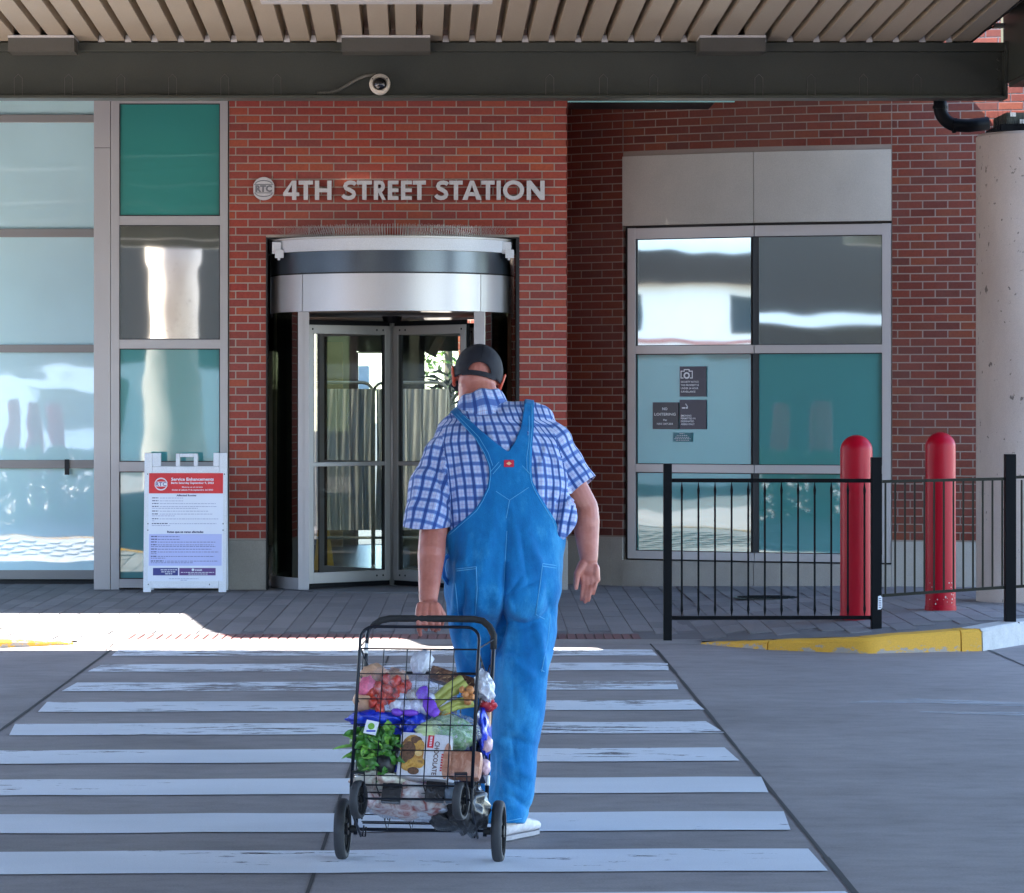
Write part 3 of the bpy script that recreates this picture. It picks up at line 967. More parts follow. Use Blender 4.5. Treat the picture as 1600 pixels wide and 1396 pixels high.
# stiffener marks on the web
for px in (26, 105, 187, 268, 350, 432, 860, 944, 1023, 1105, 1188, 1270, 1352, 1436):
    x = PX(px)
    mb = MB(); mb.tube([(x + .03, DB + .108, zbb + .022), (x + .03, DB + .104, zbb + .16), (x, DB + .104, zbb + .19), (x - .03, DB + .104, zbb + .16), (x - .03, DB + .108, zbb + .022)], .0022, 5)
    mb.build('weld_mark', M_weld, can)
for py in (91, 106, 121, 137):
    mb = MB(); mb.lathe([(0, -.012), (.012, -.012), (.014, 0)], (PX(1564), DB + .11, Z(py, DB)), 6, 'y'); mb.build('bolt', M_steel, can)
mb = MB(); mb.box(XE - .002, XE + .02, DB - .02, DB + .25, zbb - .005, zbt + .005, .002); mb.build('end_plate', M_steel, can)
for (a, b) in ((20, 122), (535, 672), (1088, 1190)):
    mb = MB(); mb.box(PX(a), PX(b), DB - .30, DB - .002, Z(80.5, DB - .3), Z(59.5, DB - .3)); mb.build('bearing_plate', M_plate, can)
    mb = MB(); mb.box(PX(a), PX(b), DB - .33, DB - .01, Z(59.2, DB - .3), Z(56, DB - .3)); mb.build('plate_lip', M_ltgrey, can)
# fluted deck, sloping up slightly towards the street
PITCH = 41.38 / SB
XF0 = PX(158.6)
SLOPE = .0315
zd0 = zbt + .012
def deck_front(x):  # street edge of the deck, its unseen left end cut to admit sun
    return float(np.interp(x, [-5.6, -5.25, -4.99, -3.88, -3.7, -2.6, -2.5, 9], [25.5, 23.96, 23.02, 23.02, 22.42, 22.30, 21.0, 21.0]))
k0 = int((-5.6 - XF0) / PITCH) ; k1 = int((PX(1500) - XF0) / PITCH) + 1
FH = .115
def dz(y): return zd0 + (DB - y) * SLOPE
for k in range(k0, k1):
    xl = XF0 + k * PITCH
    fw = PITCH * .27       # flute (open groove) width
    pts = [(xl - fw * .5, 0), (xl - fw * .32, FH), (xl + fw * .32, FH), (xl + fw * .5, 0), (xl + PITCH - fw * .5, 0)]
    y0 = max(deck_front(xl - .28), deck_front(xl + PITCH + .05)) + (.12 if xl < -2.4 else 0); y1 = DB + .22
    if y0 > y1 - .2: continue
    rings = []
    for y in (y0, y1):
        rings.append([(p[0], y, dz(y) + p[1]) for p in pts] + [(p[0], y, dz(y) + p[1] + .004) for p in reversed(pts)])
    mb = MB(); mb.loft(rings, cap=False)
    mb.build('deck_flute', M_deck, can)
    # pale tab painted for daylight showing in the flute end at the girder
    c0 = xl
    mb = MB(); mb.prism([(c0 - fw * .46, zd0 - .01), (c0 + fw * .46, zd0 - .01), (c0 + fw * .3, zd0 + .04), (c0 - fw * .3, zd0 + .04)], 'y', DB + .0, DB + .004)
    mb.build('flute_glint_tab', M_ltgrey, can)
mb = MB(); mb.box(PX(1500) + .0, PX(1500) + .03, 21, DB + .2, zd0 + .0, zd0 + .18)
mb.xf(Matrix.Identity(4)); 
mb = MB()
xe = XF0 + k1 * PITCH - PITCH * .15
mb.loft([[(xe, 21.0, dz(21.0) - .01), (xe + .012, 21.0, dz(21.0) - .01), (xe + .012, 21.0, dz(21.0) + .1), (xe, 21.0, dz(21.0) + .1)],
         [(xe, DB + .2, dz(DB + .2) - .01), (xe + .012, DB + .2, dz(DB + .2) - .01), (xe + .012, DB + .2, dz(DB + .2) + .1), (xe, DB + .2, dz(DB + .2) + .1)]])
mb.build('deck_edge', M_black, can)
# unseen slab outlined to shape the sun patch; strips added to block sun
def poly_slab(mb, pts, z0, z1): mb.prism(pts, 'z', z0, z1)
mb = MB()
poly_slab(mb, [(-5.53, DB + .2), (-5.25, 23.96), (-4.99, 23.02), (-3.88, 23.02), (-3.7, 22.42), (-2.6, 22.28), (-2.5, 21.1), (4.75, 21.1), (4.75, DB + .2)], zd0 + .225, zd0 + .3)
mb.build('sun_gap_slab', M_ground, can)
mb = MB(); mb.box(-16, -2.75, DB + .2501, D2 + .3, zbt + .251, zbt + .331); mb.box(-2.7499, xe, DB + .25, DW - .02, zbt + .25, zbt + .33); mb.box(XW1 - .28, xe, DW - .0199, 29.6, zbt + .25, zbt + .33); mb.build('shade_soffit', M_steel, can)
mb = MB(); mb.box(-16, xe, DW - .0, 31, 4.86, 4.95)
# bird spikes on the bottom flange
mb = MB(); x = -3.4
while x < XE - .05:
    for dx in (-.012, .0, .012):
        mb.add([(x + dx * .2, DB + .03, zbb + .02), (x + dx * .2 + .0022, DB + .03, zbb + .02), (x + dx * 1.4, DB + .02 + dx, zbb + .105)], [(0, 1, 2)])
    x += .031
tag(mb.build('bird_spike', M_steel, can, fixn=False), kind='stuff')

# unseen roof over the bus lanes, placed and edged to shade the road
M_underside = mat('dark_underside', (.085, .065, .048), .7, var=.1)
bc = thing('unseen_bus_roof', 'large flat unseen roof over the bus lanes, placed to shade the road', 'canopy', (-4, 8, 4.6))
mb = MB(); mb.box(-9.5, 6.5, -1.2, 21.1, 4.66, 4.95); mb.build('roof_slab', M_underside, bc)
mb = MB(); mb.box(-9.5, -2.55, 21.1, 22.05, 4.55, 4.95); mb.build('roof_slab', M_underside, bc)
mb = MB(); mb.box(-2.55, 4.3, 21.1, 22.0, 4.72, 4.95); mb.build('roof_slab', M_underside, bc)
for y in (-1.0, 2, 8.5, 15):
    mb = MB(); mb.box(-9.5, 4.3, y, y + .25, 4.25, 4.66); mb.build('roof_beam', M_steel, bc)

# hanging light fitting right under the deck
lf = thing('light_fitting', 'long shallow grey light fitting under the roof deck, cut by the top edge', 'light fitting', (X(588, 23.4), 23.4, 4.34))
zf = Z(4.5, 23.4)
mb = MB(); mb.box(X(407, 23.4), X(770, 23.4), 23.35, 23.5, zf, zf + .07, .006); mb.build('housing', M_ltgrey, lf)
for px in (450, 720):
    mb = MB(); mb.tube([(X(px, 23.4), 23.42, zf + .07), (X(px, 23.4), 23.42, dz(23.42) + .02)], .006, 6); mb.build('hanger', M_black, lf)

# round concrete column with its steel cap
cc = Vector((4.615, 25.35, 0)); cr = .45
cl = thing('concrete_column', 'thick round pitted concrete column at the right edge', 'column', cc)
zct = Z(203, 24.9)
mb = MB(); mb.lathe([(cr, 0.0), (cr, zct - .02), (cr - .02, zct), (0, zct)], cc, 72); mb.build('shaft', M_col, cl, smooth=30.0)
mb = MB(); mb.box(cc.x - .33, cc.x + .4, cc.y - .33, cc.y + .33, zct + .001, zct + .05, .004); mb.build('base_plate', M_black, cl)
mb = MB(); mb.box(cc.x - .28, cc.x + .36, cc.y - .28, cc.y + .28, zct + .052, zct + .14, .004); mb.build('cap_plate', M_steel, cl)
mb = MB(); mb.box(cc.x - .04, cc.x + .32, cc.y - .2, cc.y + .2, zct + .142, zbt + .3); mb.build('cap_stub', M_steel, cl)
for (dx, dz_) in ((-.24, .12), (-.17, .07)):
    mb = MB(); mb.box(cc.x + dx - .02, cc.x + dx + .02, cc.y - .345, cc.y - .335, zct + dz_ - .015, zct + dz_ + .015); mb.build('bolt', M_ltgrey, cl)
mb = MB()
for i in range(240):
    x = cc.x + random.uniform(-.4, .42); y = cc.y + random.uniform(-.36, -.3)
    h = random.uniform(.08, .2)
    mb.add([(x, y, zct + .0), (x + .003, y, zct + .0), (x + random.uniform(-.06, .04), y - .03, zct + h)], [(0, 1, 2)])
tag(mb.build('bird_spike', M_black, cl, fixn=False), kind='stuff')
# girder going back towards the street, above the column
sg = thing('side_girder', 'blue-grey steel girder and brace crossing the top right corner', 'girder', (4.7, 22, 4))
xg = XE + .022
mb = MB(); mb.box(xg, xg + .02, 12, DB + .3, Z(150, DB) + .1, zd0 + .22); mb.build('web', M_steel, sg)
mb = MB(); mb.box(xg - .0, xg + .22, 12, DB - .05, Z(150, DB) + .06, Z(150, DB) + .09); mb.build('flange', M_steel, sg)
mb = MB(); mb.tube([(xg + .07, DB - .1, Z(95, DB)), (xg + .16, DB - .15, Z(-40, DB))], .035, 4); mb.build('brace', M_black, sg)
mb = MB(); mb.tube([at(1506, 60, DB), at(1530, 52, DB), at(1555, 41, DB + .1), at(1572, 38, DB + .15)], .007, 8); mb.build('cable', M_black, sg)
mb = MB(); mb.box(PX(1556), PX(1571), DB + .05, DB + .12, Z(42, DB), Z(35, DB), .004); mb.build('junction_box', M_alud, sg)

# down pipe elbow
dp = thing('drain_pipe', 'dark curved drain pipe elbow under the girder beside the column', 'pipe', at(1470, 190, 26.0))
D = 26.0; pts = [at(1469, 150, D), at(1469, 168, D)]
c = at(1497, 168, D)
for i in range(1, 9):
    a = math.pi + (math.pi / 2) * i / 8
    pts.append(c + Vector((math.cos(a) * 28 * D / F, 0, math.sin(a) * 28 * D / F)))
pts += [at(1512, 197, D), at(1545, 193, D)]
mb = MB(); mb.tube(pts, 10.5 * D / F, 18); mb.build('elbow', M_black, dp, smooth=True)
mb = MB(); mb.tube([pts[1] + Vector((0, 0, .012)), pts[1] - Vector((0, 0, .012))], 12 * D / F, 18); mb.build('coupling', M_black, dp)
mb = MB(); mb.tube([at(1489, 196.2, D), at(1494, 196.5, D)], 12 * D / F, 18); mb.build('coupling', M_black, dp)

# teal glass edge in the recess
te = thing('glass_strip', 'thin pale teal glass edge just under the girder above the recess', 'glass strip', at(1017, 156, 27.5))
mb = MB(); mb.box(X(887, 27.5), X(1148, 27.5), 27.5, 27.53, Z(160, 27.5), Z(146, 27.5), .003)
mb.build('glass_edge', mat('pale_teal_glass', (.30, .62, .60), .15, var=.03, bump=0), te)
mb = MB(); mb.box(X(893, 27.5), X(1120, 27.5), 27.535, 28.3, Z(158, 27.5), Z(158, 27.5) + .03); mb.build('soffit_panel', M_black, te)

# security camera + conduit
sc_ = thing('security_camera', 'white ringed black dome security camera on the girder', 'security camera', at(593, 132, DB - .05))
c = at(593.5, 131.5, DB - .06)
Mx = Matrix.Rotation(R(-12), 3, 'X')
mb = MB(); mb.lathe([(0, .07), (.066, .07), (.078, .02), (.08, 0), (.076, -.012), (.056, -.018), (.05, -.01)], c, 36, 'y', M=Mx); mb.build('ring', mat('cream_plastic', (.66, .60, .50), .4, var=.04, bump=.03), sc_, smooth=40.0)
mb = MB(); mb.ellipsoid(c + Vector((0, -.012, 0)), (.047, .034, .047)); mb.build('dome', mat('smoked_dome', (.006, .006, .008), .06, bump=0, fine=0, spec=.9), sc_, smooth=True)
for a in (35, 145, 270):
    p = c + Vector((.065 * math.cos(R(a)), -.022, .065 * math.sin(R(a)))); mb = MB(); mb.ellipsoid(p, (.005, .003, .005), nu=8, nv=5); mb.build('screw', M_black, sc_)
mb = MB(); mb.tube([at(495, 146, DB + .06), at(515, 145, DB + .05), at(530, 141, DB + .05), at(548, 130, DB + .05), at(560, 123, DB + .05), at(572, 118.5, DB + .04), at(587, 116, DB + .02)], .0115, 10); mb.build('conduit', M_weld, sc_, smooth=True)

# ================================================================ REVOLVING DOOR
DC = 29.2
rc = Vector((X(612.5, DW + .25), DC, 0)); RD = 1.035
rd = thing('revolving_door', 'revolving glass door in a silver drum under the station name', 'door', (rc.x, rc.y, .02))
zfl = .03
def ring_band(mb, r0, r1, z0, z1, a0, a1, seg=40):
    rings = []
    for i in range(seg + 1):
        a = R(a0 + (a1 - a0) * i / seg); c_, s_ = math.cos(a), math.sin(a)
        rings.append([(rc.x + c_ * r0, rc.y + s_ * r0, z0), (rc.x + c_ * r1, rc.y + s_ * r1, z0), (rc.x + c_ * r1, rc.y + s_ * r1, z1), (rc.x + c_ * r0, rc.y + s_ * r0, z1)])
    mb.loft(rings)
Df = DC - RD     # front distance 28.165
def ZD(py): return Z(py, Df)
# angles: 270 is straight to the camera
A0, A1 = 180, 360
pa, pb = 270 - 45.5, 270 + 45.5
mb = MB(); ring_band(mb, RD - .05, RD + .035, ZD(391), ZD(372), A0, A1, 56); mb.build('white_gutter', M_white, rd, smooth=30.0)
mb = MB(); ring_band(mb, RD - .05, RD + .05, ZD(372) + .001, ZD(369), A0, A1, 56); mb.build('gutter_lip', M_ltgrey, rd, smooth=30.0)
mb = MB(); ring_band(mb, RD - .05, RD + .008, ZD(424.5), ZD(391) - .001, A0, A1, 56)
M_band = mat('dark_band', (.085, .10, .12), .28, metal=.6, var=.05, bump=.03); mb.build('dark_band', M_band, rd, smooth=30.0)
mb = MB(); ring_band(mb, RD - .05, RD + .003, ZD(427), ZD(424.5), A0, A1, 56); mb.build('shadow_gap', M_gasket, rd)
M_fas = mat('satin_fascia', (.56, .54, .54), .38, metal=.38, var=.03, bump=.02, fine=.03)
for (a, b) in ((A0, pa - .3), (pa + .1, pb - .1), (pb + .3, A1)):
    mb = MB(); ring_band(mb, RD - .05, RD + .006, ZD(485.5), ZD(427), a, b, 30); mb.build('fascia_panel', M_fas, rd, smooth=30.0)
# canopy roof of the drum + spikes
mb = MB(); mb.lathe([(0, ZD(370)), (RD - .04, ZD(370))], (rc.x, rc.y, 0), 48, 'z', math.pi, 2 * math.pi); mb.build('drum_top', M_ltgrey, rd)
mb = MB()
for i in range(150):
    a = R(182 + 176 * i / 149)
    for (dr, tilt) in ((.0, .05), (-.03, .0), (-.05, -.045), (.02, .075)):
        r0 = RD + .01 + dr; c_, s_ = math.cos(a), math.sin(a)
        j = random.uniform(-.004, .004)
        b0 = Vector((rc.x + c_ * r0, rc.y + s_ * r0, ZD(369) + .002)); b1 = b0 + Vector((c_ * tilt + j, s_ * tilt, random.uniform(.088, .102)))
        t = Vector((-s_, c_, 0)) * .0016
        mb.add([b0 - t, b0 + t, b1 + t * .5, b1 - t * .5], [(0, 1, 2, 3)])
tag(mb.build('bird_spike', mat('spike_wire', (.55, .50, .46), .35, metal=.6, bump=0), rd, fixn=False), kind='stuff')
# end brackets of the gutter
for px, sg_ in ((434, 1), (793, -1)):
    D_ = DC - math.sqrt(max(.02, (RD + .05) ** 2 - (X(px, 28.6) - rc.x) ** 2)) 
    p = at(px, 400, D_)
    mb = MB(); mb.box(p.x - .045, p.x + .03, D_ - .05, D_ + .02, Z(397, D_), Z(379, D_), .003); mb.box(p.x - .02, p.x + .052, D_ - .07, D_ - .052, Z(404, D_), Z(391, D_), .003)
    mb.box(p.x - .0, p.x + .022, D_ - .05, D_ + .0, Z(407, D_), Z(397.5, D_), .003); mb.build('gutter_bracket', M_white, rd)
# black side jambs of the opening
mb = MB(); mb.box(hx0 + .0005, rc.x - RD - .012, DW - .003, DW + .3, 0, hz - .001); mb.box(rc.x + RD + .012, hx1 - .0005, DW - .003, DW + .3, 0, hz - .001); mb.build('side_jamb', M_gasket, rd)
mb = MB(); mb.box(hx0 + .001, hx1 - .001, DW + .06, DW + .3, ZD(369), hz - .002); mb.build('head', M_gasket, rd)
# posts, base rings, curved glass
for a in (pa, pb):
    for da, wd in ((0, .045),):
        c_, s_ = math.cos(R(a)), math.sin(R(a))
        p = Vector((rc.x + c_ * (RD - .005), rc.y + s_ * (RD - .005), 0)); sgn = -1 if a < 270 else 1
        mb = MB(); mb.box(p.x - .045, p.x + .045, p.y - .03, p.y + .03, zfl, ZD(427) if False else ZD(485.5) - .001, .006); mb.build('post', M_alu, rd)
        mb = MB(); mb.box(p.x - .02 - sgn * .028, p.x + .02 - sgn * .028, p.y - .036, p.y - .0305, zfl + .05, ZD(487)); mb.build('post_trim', M_alu, rd)
for (a, b) in ((A0 - 25, pa - 2.8), (pb + 2.8, A1 + 25)):
    mb = MB(); ring_band(mb, RD - .045, RD + .004, zfl - .01, Z(902, DW), a, b, 20); mb.build('base_ring', M_alu, rd, smooth=30.0)
    mb = MB(); ring_band(mb, RD - .02, RD - .012, Z(902, DW) + .001, ZD(485.5) - .001, a, b, 20); mb.build('curved_pane', M_glassd, rd, smooth=30.0)
# far half of the drum
mb = MB(); ring_band(mb, RD - .05, RD, 2.32, 2.95, 0, 180, 30); mb.build('rear_fascia', M_alud, rd)
mb = MB(); mb.lathe([(0, 2.34), (RD - .06, 2.34)], (rc.x, rc.y, 0), 40); mb.build('drum_ceiling', M_gasket, rd)
# floor disc
M_mat = mat('door_floor', (.10, .10, .105), .8, var=.15); mb = MB(); mb.lathe([(0, zfl), (RD + .02, zfl), (RD + .02, 0)], (rc.x, rc.y, 0), 56); mb.build('floor_disc', M_mat, rd)
# shaft and wings
ctr = Vector((rc.x, DC, 0))
mb = MB(); mb.tube([(ctr.x, ctr.y, zfl), (ctr.x, ctr.y, 2.33)], .03, 16); mb.build('centre_shaft', M_alud, rd, smooth=True)
mb = MB(); mb.lathe([(0, 2.33), (.09, 2.33), (.07, 2.27), (0, 2.27)], ctr, 16); mb.build('shaft_cap', M_black, rd)
zt_, zb_ = 2.245, .075
for ang in (221.5, 311.5, 131.5, 41.5):
    Mr = Matrix.Translation(ctr) @ Matrix.Rotation(R(ang), 4, 'Z')
    w0, w1 = .035, .95
    wing = None
    mb = MB(); st = .062; th = .02
    mb.box(w0, w0 + st, -th, th, zb_, zt_, .003); mb.box(w1 - st, w1, -th, th, zb_, zt_, .003)
    mb.box(w0 + st, w1 - st, -th, th, zt_ - .075, zt_, .003); mb.box(w0 + st, w1 - st, -th, th, zb_, zb_ + .09, .003)
    mb.box(w0 + st, w1 - st, -th * .8, th * .8, 1.055, 1.09, .003)
    mb.xf(Mr); wing = mb.build('wing', M_alud, rd)
    for (a, b) in ((zb_ + .09, 1.055), (1.09, zt_ - .075)):
        mb = MB(); mb.box(w0 + st, w1 - st, -.004, .004, a, b); mb.xf(Mr); mb.build('wing_pane', M_glass, wing)
    mb = MB()
    for (a, b, c_, d_) in ((w0 + st, w0 + st + .012, zb_ + .09, zt_ - .075), (w1 - st - .008, w1 - st, zb_ + .09, zt_ - .075)):
        mb.box(a, b, -.014, .014, c_, d_)
    mb.xf(Mr); mb.build('wing_gasket', M_gasket, wing)
    mb = MB(); mb.box(w1, w1 + .03, -.006, .006, zb_, zt_); mb.box(w0, w1, -.006, .006, zb_ - .04, zb_); mb.box(w0, w1, -.006, .006, zt_, zt_ + .04); mb.xf(Mr); mb.build('brush_seal', M_black, wing)
    for (a, z_) in ((.12, zt_ - .036), (.19, zt_ - .036), (w1 - .05, zt_ - .036), (.12, zb_ + .045), (.19, zb_ + .045)):
        for sd in (-1, 1):
            mb = MB(); mb.ellipsoid((a, sd * th, z_), (.009, .004, .009), nu=8, nv=5); mb.xf(Mr); mb.build('screw', M_black, wing)

# ================================================================ LOBBY BEHIND THE DOOR
lob = bpy.data.objects.new('lobby', None); COL.objects.link(lob); ORG[lob.name] = Vector((0, 0, 0)); tag(lob, kind='structure')
M_lobw = mat('lobby_wall', (.20, .21, .17), .7, var=.06, bump=.05); M_lobf = mat('lobby_floor', (.14, .13, .12), .25, var=.1)
M_lobc = mat('lobby_ceiling', (.45, .45, .40), .8, var=.04)
LB = 37.5
mb = MB(); mb.box(-2.6, 3.6, 29.5, LB, -.1, .02); mb.box(-4.5, -2.6001, 30.02, LB, -.1, .02); mb.build('floor', M_lobf, lob)
mb = MB(); mb.box(-4.5, 3.6, 31.15, LB, 3.3, 3.4); mb.box(-4.5, -3.2, 30.02, 31.1499, 3.3, 3.4); mb.box(2.6, 3.6, 30.4, 31.1499, 3.3, 3.4); mb.build('ceiling', M_lobc, lob)
mb = MB(); mb.box(-3.2, 2.6, 31.15, 31.2, 3.401, 4.9); mb.box(-3.25, -3.2, 30.1, 31.2, 3.401, 4.9); mb.box(2.6, 2.65, 30.1, 31.2, 3.401, 4.9); mb.build('added_light_shaft', M_lobc, lob)  # unseen shaft added to bring daylight onto the screens
mb = MB(); mb.box(-4.6, -4.5, 30.02, LB, 0, 3.4); mb.box(3.6, 3.7, 30.6, LB, 0, 3.4); mb.build('side_wall', M_lobw, lob)
def Zb(py): return Z(py, LB)
def Xb(px): return X(px, LB)
# back wall with openings; the unseen ones at right are added for light
xs_ = [(-4.5, -2.6), (Xb(545), Xb(557)), (Xb(598), Xb(664)), (1.4, 3.6)]
mb = MB()
for (a, b) in ((-4.5, Xb(557)), (Xb(598), Xb(664)), (1.9, 2.1), (3.4, 3.6)): mb.box(a, b, LB, LB + .15, 0, 3.4)
mb.box(-4.5, 3.6, LB, LB + .149, Zb(549), 3.4); mb.build('back_wall', M_lobw, lob)
mb = MB(); mb.box(Xb(511), Xb(537), LB - .4, LB - .3, 0, Z(535, LB - .3)); mb.build('orange_lit_panel', mat('orange_lit_wall', (.55, .38, .18), .5, var=.1), lob)  # wall lit orange: the light is put into the panel colour
mb = MB(); mb.box(Xb(556), Xb(560), LB - .03, LB + .16, 0, Zb(550)); mb.box(Xb(560), Xb(600), LB - .03, LB + .16, Zb(552), Zb(549)); mb.build('door_frame', M_alu, lob)
mb = MB(); mb.box(X(640, 33), X(655, 33), 33, 33.3, 0, 3.3); mb.build('lobby_post', M_lobw, lob)
mb = MB(); mb.tube([at(705, 480, 34), at(690, 520, 34), at(672, 555, 34)], .06, 6); mb.build('ceiling_duct', M_lobw, lob)
# things behind: pale house and a tree seen through the lobby
mb = MB(); mb.box(Xb(540) * 1.3, Xb(577) * 1.3, 48, 49, -.03, Z(572, 48)); 
tag(mb.build('far_wall', mat('grey_render', (.30, .36, .42), .8), org=(0, 48.5, 0)), 'blue-grey wall seen through the lobby window', 'wall')
tr = thing('tree', 'sunlit green tree seen through the lobby behind the man', 'tree', (X(700, 52), 52, 0))
mb = MB(); mb.tube([(X(700, 52), 52, 0), (X(703, 52), 52, 1.4), (X(698, 52), 52, 3.2)], [.12, .09, .04], 8); mb.build('trunk', mat('bark', (.12, .09, .06), .9), tr)
mb = MB()
for i in range(900):
    a, b = random.uniform(0, 6.28), random.uniform(-1, 1); r = 1.25 * random.random() ** .4
    p = Vector((X(702, 52) + r * math.cos(a) * math.sqrt(1 - b * b), 52 + r * math.sin(a) * math.sqrt(1 - b * b), 2.9 + r * b * 1.1))
    u = Vector((random.gauss(0, 1), random.gauss(0, 1), random.gauss(0, 1))).normalized() * .07; v_ = u.orthogonal().normalized() * .035
    mb.add([p - u, p + v_, p + u, p - v_], [(0, 1, 2, 3)])
tag(mb.build('crown', mat('leaf_green', (.14, .22, .04), .6, var=.3), tr, fixn=False), kind='stuff')

# privacy screens on tube frames
DSn = 31.2
sA = thing('privacy_screen', 'left pleated grey curtain screen on a tube frame behind the revolving door', 'screen', (X(535, DSn), DSn, 0), 'privacy screens in the lobby')
sB = thing('privacy_screen', 'right pleated curtain screen on a tube frame behind the door, left of the man', 'screen', (X(660, DSn), DSn, 0), 'privacy screens in the lobby')
M_tube = mat('grey_tube', (.34, .40, .40), .35, metal=.4, bump=.02)
def cloth_mat():
    t = NT('pleated_cloth')
    n = t.noise(t.pos((22, 6, .5)), 1.4, 4, .6)
    t.l(t.ramp(n, [(.3, (.62, .72, .76)), (.7, (.76, .84, .87))]), t.b.inputs['Base Color']); t.set(Roughness=.9)
    t.b.inputs['Subsurface Weight'].default_value = 0
    return t.m
M_cloth = cloth_mat()
def screen(root, xa, xb):
    zt, zb = Z(598, DSn), Z(832, DSn); r = .09
    pts = [(xa, DSn, .1), (xa, DSn, zt - r)] + [(xa + r - r * math.cos(R(a)), DSn, zt - r + r * math.sin(R(a))) for a in (30, 60, 90)]
    pts += [(xb - r + r * math.sin(R(a)), DSn, zt - r + r * math.cos(R(a))) for a in (0, 30, 60, 90)] + [(xb, DSn, .1)]
    mb = MB(); mb.tube(pts, .015, 8); mb.build('tube_frame', M_tube, root, smooth=True)
    mb = MB(); mb.tube([(xa, DSn, zb - .05), (xb, DSn, zb - .05)], .012, 8); mb.build('lower_rail', M_tube, root, smooth=True)
    z0, z1 = zb + .02, Z(608, DSn); n = 90; vs = []; fs = []
    for i in range(n + 1):
        u = i / n; x = xa + .012 + (xb - xa - .024) * u
        for j in range(7):
            v = j / 6; x2 = x + .02 * math.sin(u * 31 + v * 2) * (1 - abs(v - .5))
            y = DSn - .01 + .018 * math.sin(u * 88 + 1.3 * math.sin(v * 3)) + .012 * math.sin(u * 37 + v * 4)
            vs.append((x2, y, z0 + (z1 - z0) * v))
    for i in range(n):
        for j in range(6): fs.append((i * 7 + j, i * 7 + 7 + j, i * 7 + 8 + j, i * 7 + j + 1))
    mb = MB(); mb.add(vs, fs); mb.build('pleated_curtain', M_cloth, root, smooth=True, fixn=False)
    for x in (xa, xb):
        mb = MB(); mb.tube([(x, DSn - .28, .05), (x, DSn - .2, .1), (x, DSn + .2, .1), (x, DSn + .28, .05)], .013, 8); mb.build('foot', M_tube, root)
screen(sA, X(482, DSn), X(582.5, DSn)); screen(sB, X(584, DSn), X(700, DSn))
# potted plant
pl = thing('potted_plant', 'dark leafy potted plant behind the right screen, beside the man\'s cap', 'plant', (X(700, 32.2), 32.2, 0))
M_leafd = mat('dark_leaf', (.03, .06, .025), .5, var=.3)
mb = MB(); mb.lathe([(0, .02), (.17, .02), (.22, .45), (.2, .45), (.19, .4), (0, .4)], (X(700, 32.2), 32.2, 0), 24); mb.build('pot', mat('pot', (.2, .19, .17), .6), pl)
mb = MB(); mb.tube([(X(700, 32.2), 32.2, .4), (X(698, 32.2), 32.2, 1.5)], .02, 6); mb.build('stem', M_leafd, pl)
for i in range(46):
    a = random.uniform(0, 6.28); z0 = random.uniform(1.15, 1.85); L = random.uniform(.18, .34); up = random.uniform(-.1, .8)
    base = Vector((X(699, 32.2) + random.uniform(-.05, .05), 32.2, z0)); d = Vector((math.cos(a), math.sin(a) * .6, up)).normalized()
    sd = d.cross(Vector((0, 1, 0))).normalized() * .018
    m1 = base + d * L * .5 + Vector((0, 0, .03)); tip = base + d * L - Vector((0, 0, .02))
    mb = MB(); mb.add([base, m1 + sd, tip, m1 - sd, m1 + Vector((0, .004, .008))], [(0, 1, 4), (1, 2, 4), (2, 3, 4), (3, 0, 4)]); mb.build('leaf', M_leafd, pl, fixn=False)
# yellow wet floor sign low behind the left wing
wf = thing('floor_sign', 'yellow folding floor sign low behind the left door wing', 'floor sign', (X(503, 31.9), 31.9, .02))
M_yel = mat('yellow_plastic', (.55, .33, .02), .45)
for s_ in (0, .3):
    p = [(X(490, 31.9), .03), (X(522, 31.9), .03), (X(511, 31.9), .58), (X(500, 31.9), .58)]
    mb = MB(); mb.loft([[(a, 31.75 + s_ + (0.13 if s_ == 0 else -.13) * (z_ / .58), z_) for (a, z_) in p], [(a, 31.76 + s_ + (0.13 if s_ == 0 else -.13) * (z_ / .58), z_) for (a, z_) in p]]); mb.build('panel', M_yel, wf)
# ================================================================ STATION NAME
DL = DW - .045
M_let = mat('brushed_letters', (.64, .60, .59), .35, metal=.35, var=.08, scale=6, bump=.03)
sn = thing('station_sign', 'raised silver letters reading 4TH STREET STATION on the brick above the door', 'sign', (X(647, DL), DL, Z(312.5, DL)))
zb0, zt0 = Z(312.5, DL), Z(282.5, DL); H = zt0 - zb0
def ring_pts(cx, cz, rx, rz_, a0, a1, n):
    return [(cx + rx * math.cos(R(a0 + (a1 - a0) * i / n)), cz + rz_ * math.sin(R(a0 + (a1 - a0) * i / n))) for i in range(n + 1)]
def strip(mb, outer, inner):
    n = len(outer)
    for (y, flip) in ((DL, 0),):
        vs = [(p[0], y, p[1]) for p in outer] + [(p[0], y, p[1]) for p in inner] + [(p[0], y + .028, p[1]) for p in outer] + [(p[0], y + .028, p[1]) for p in inner]
        fs = []
        for i in range(n - 1):
            fs += [(i, i + 1, n + i + 1, n + i), (2 * n + i, 3 * n + i, 3 * n + i + 1, 2 * n + i + 1), (i, 2 * n + i, 2 * n + i + 1, i + 1), (n + i, n + i + 1, 3 * n + i + 1, 3 * n + i)]
        fs += [(0, n, 3 * n, 2 * n), (n - 1, 3 * n - 1, 4 * n - 1, 2 * n - 1)]
        mb.add(vs, fs)
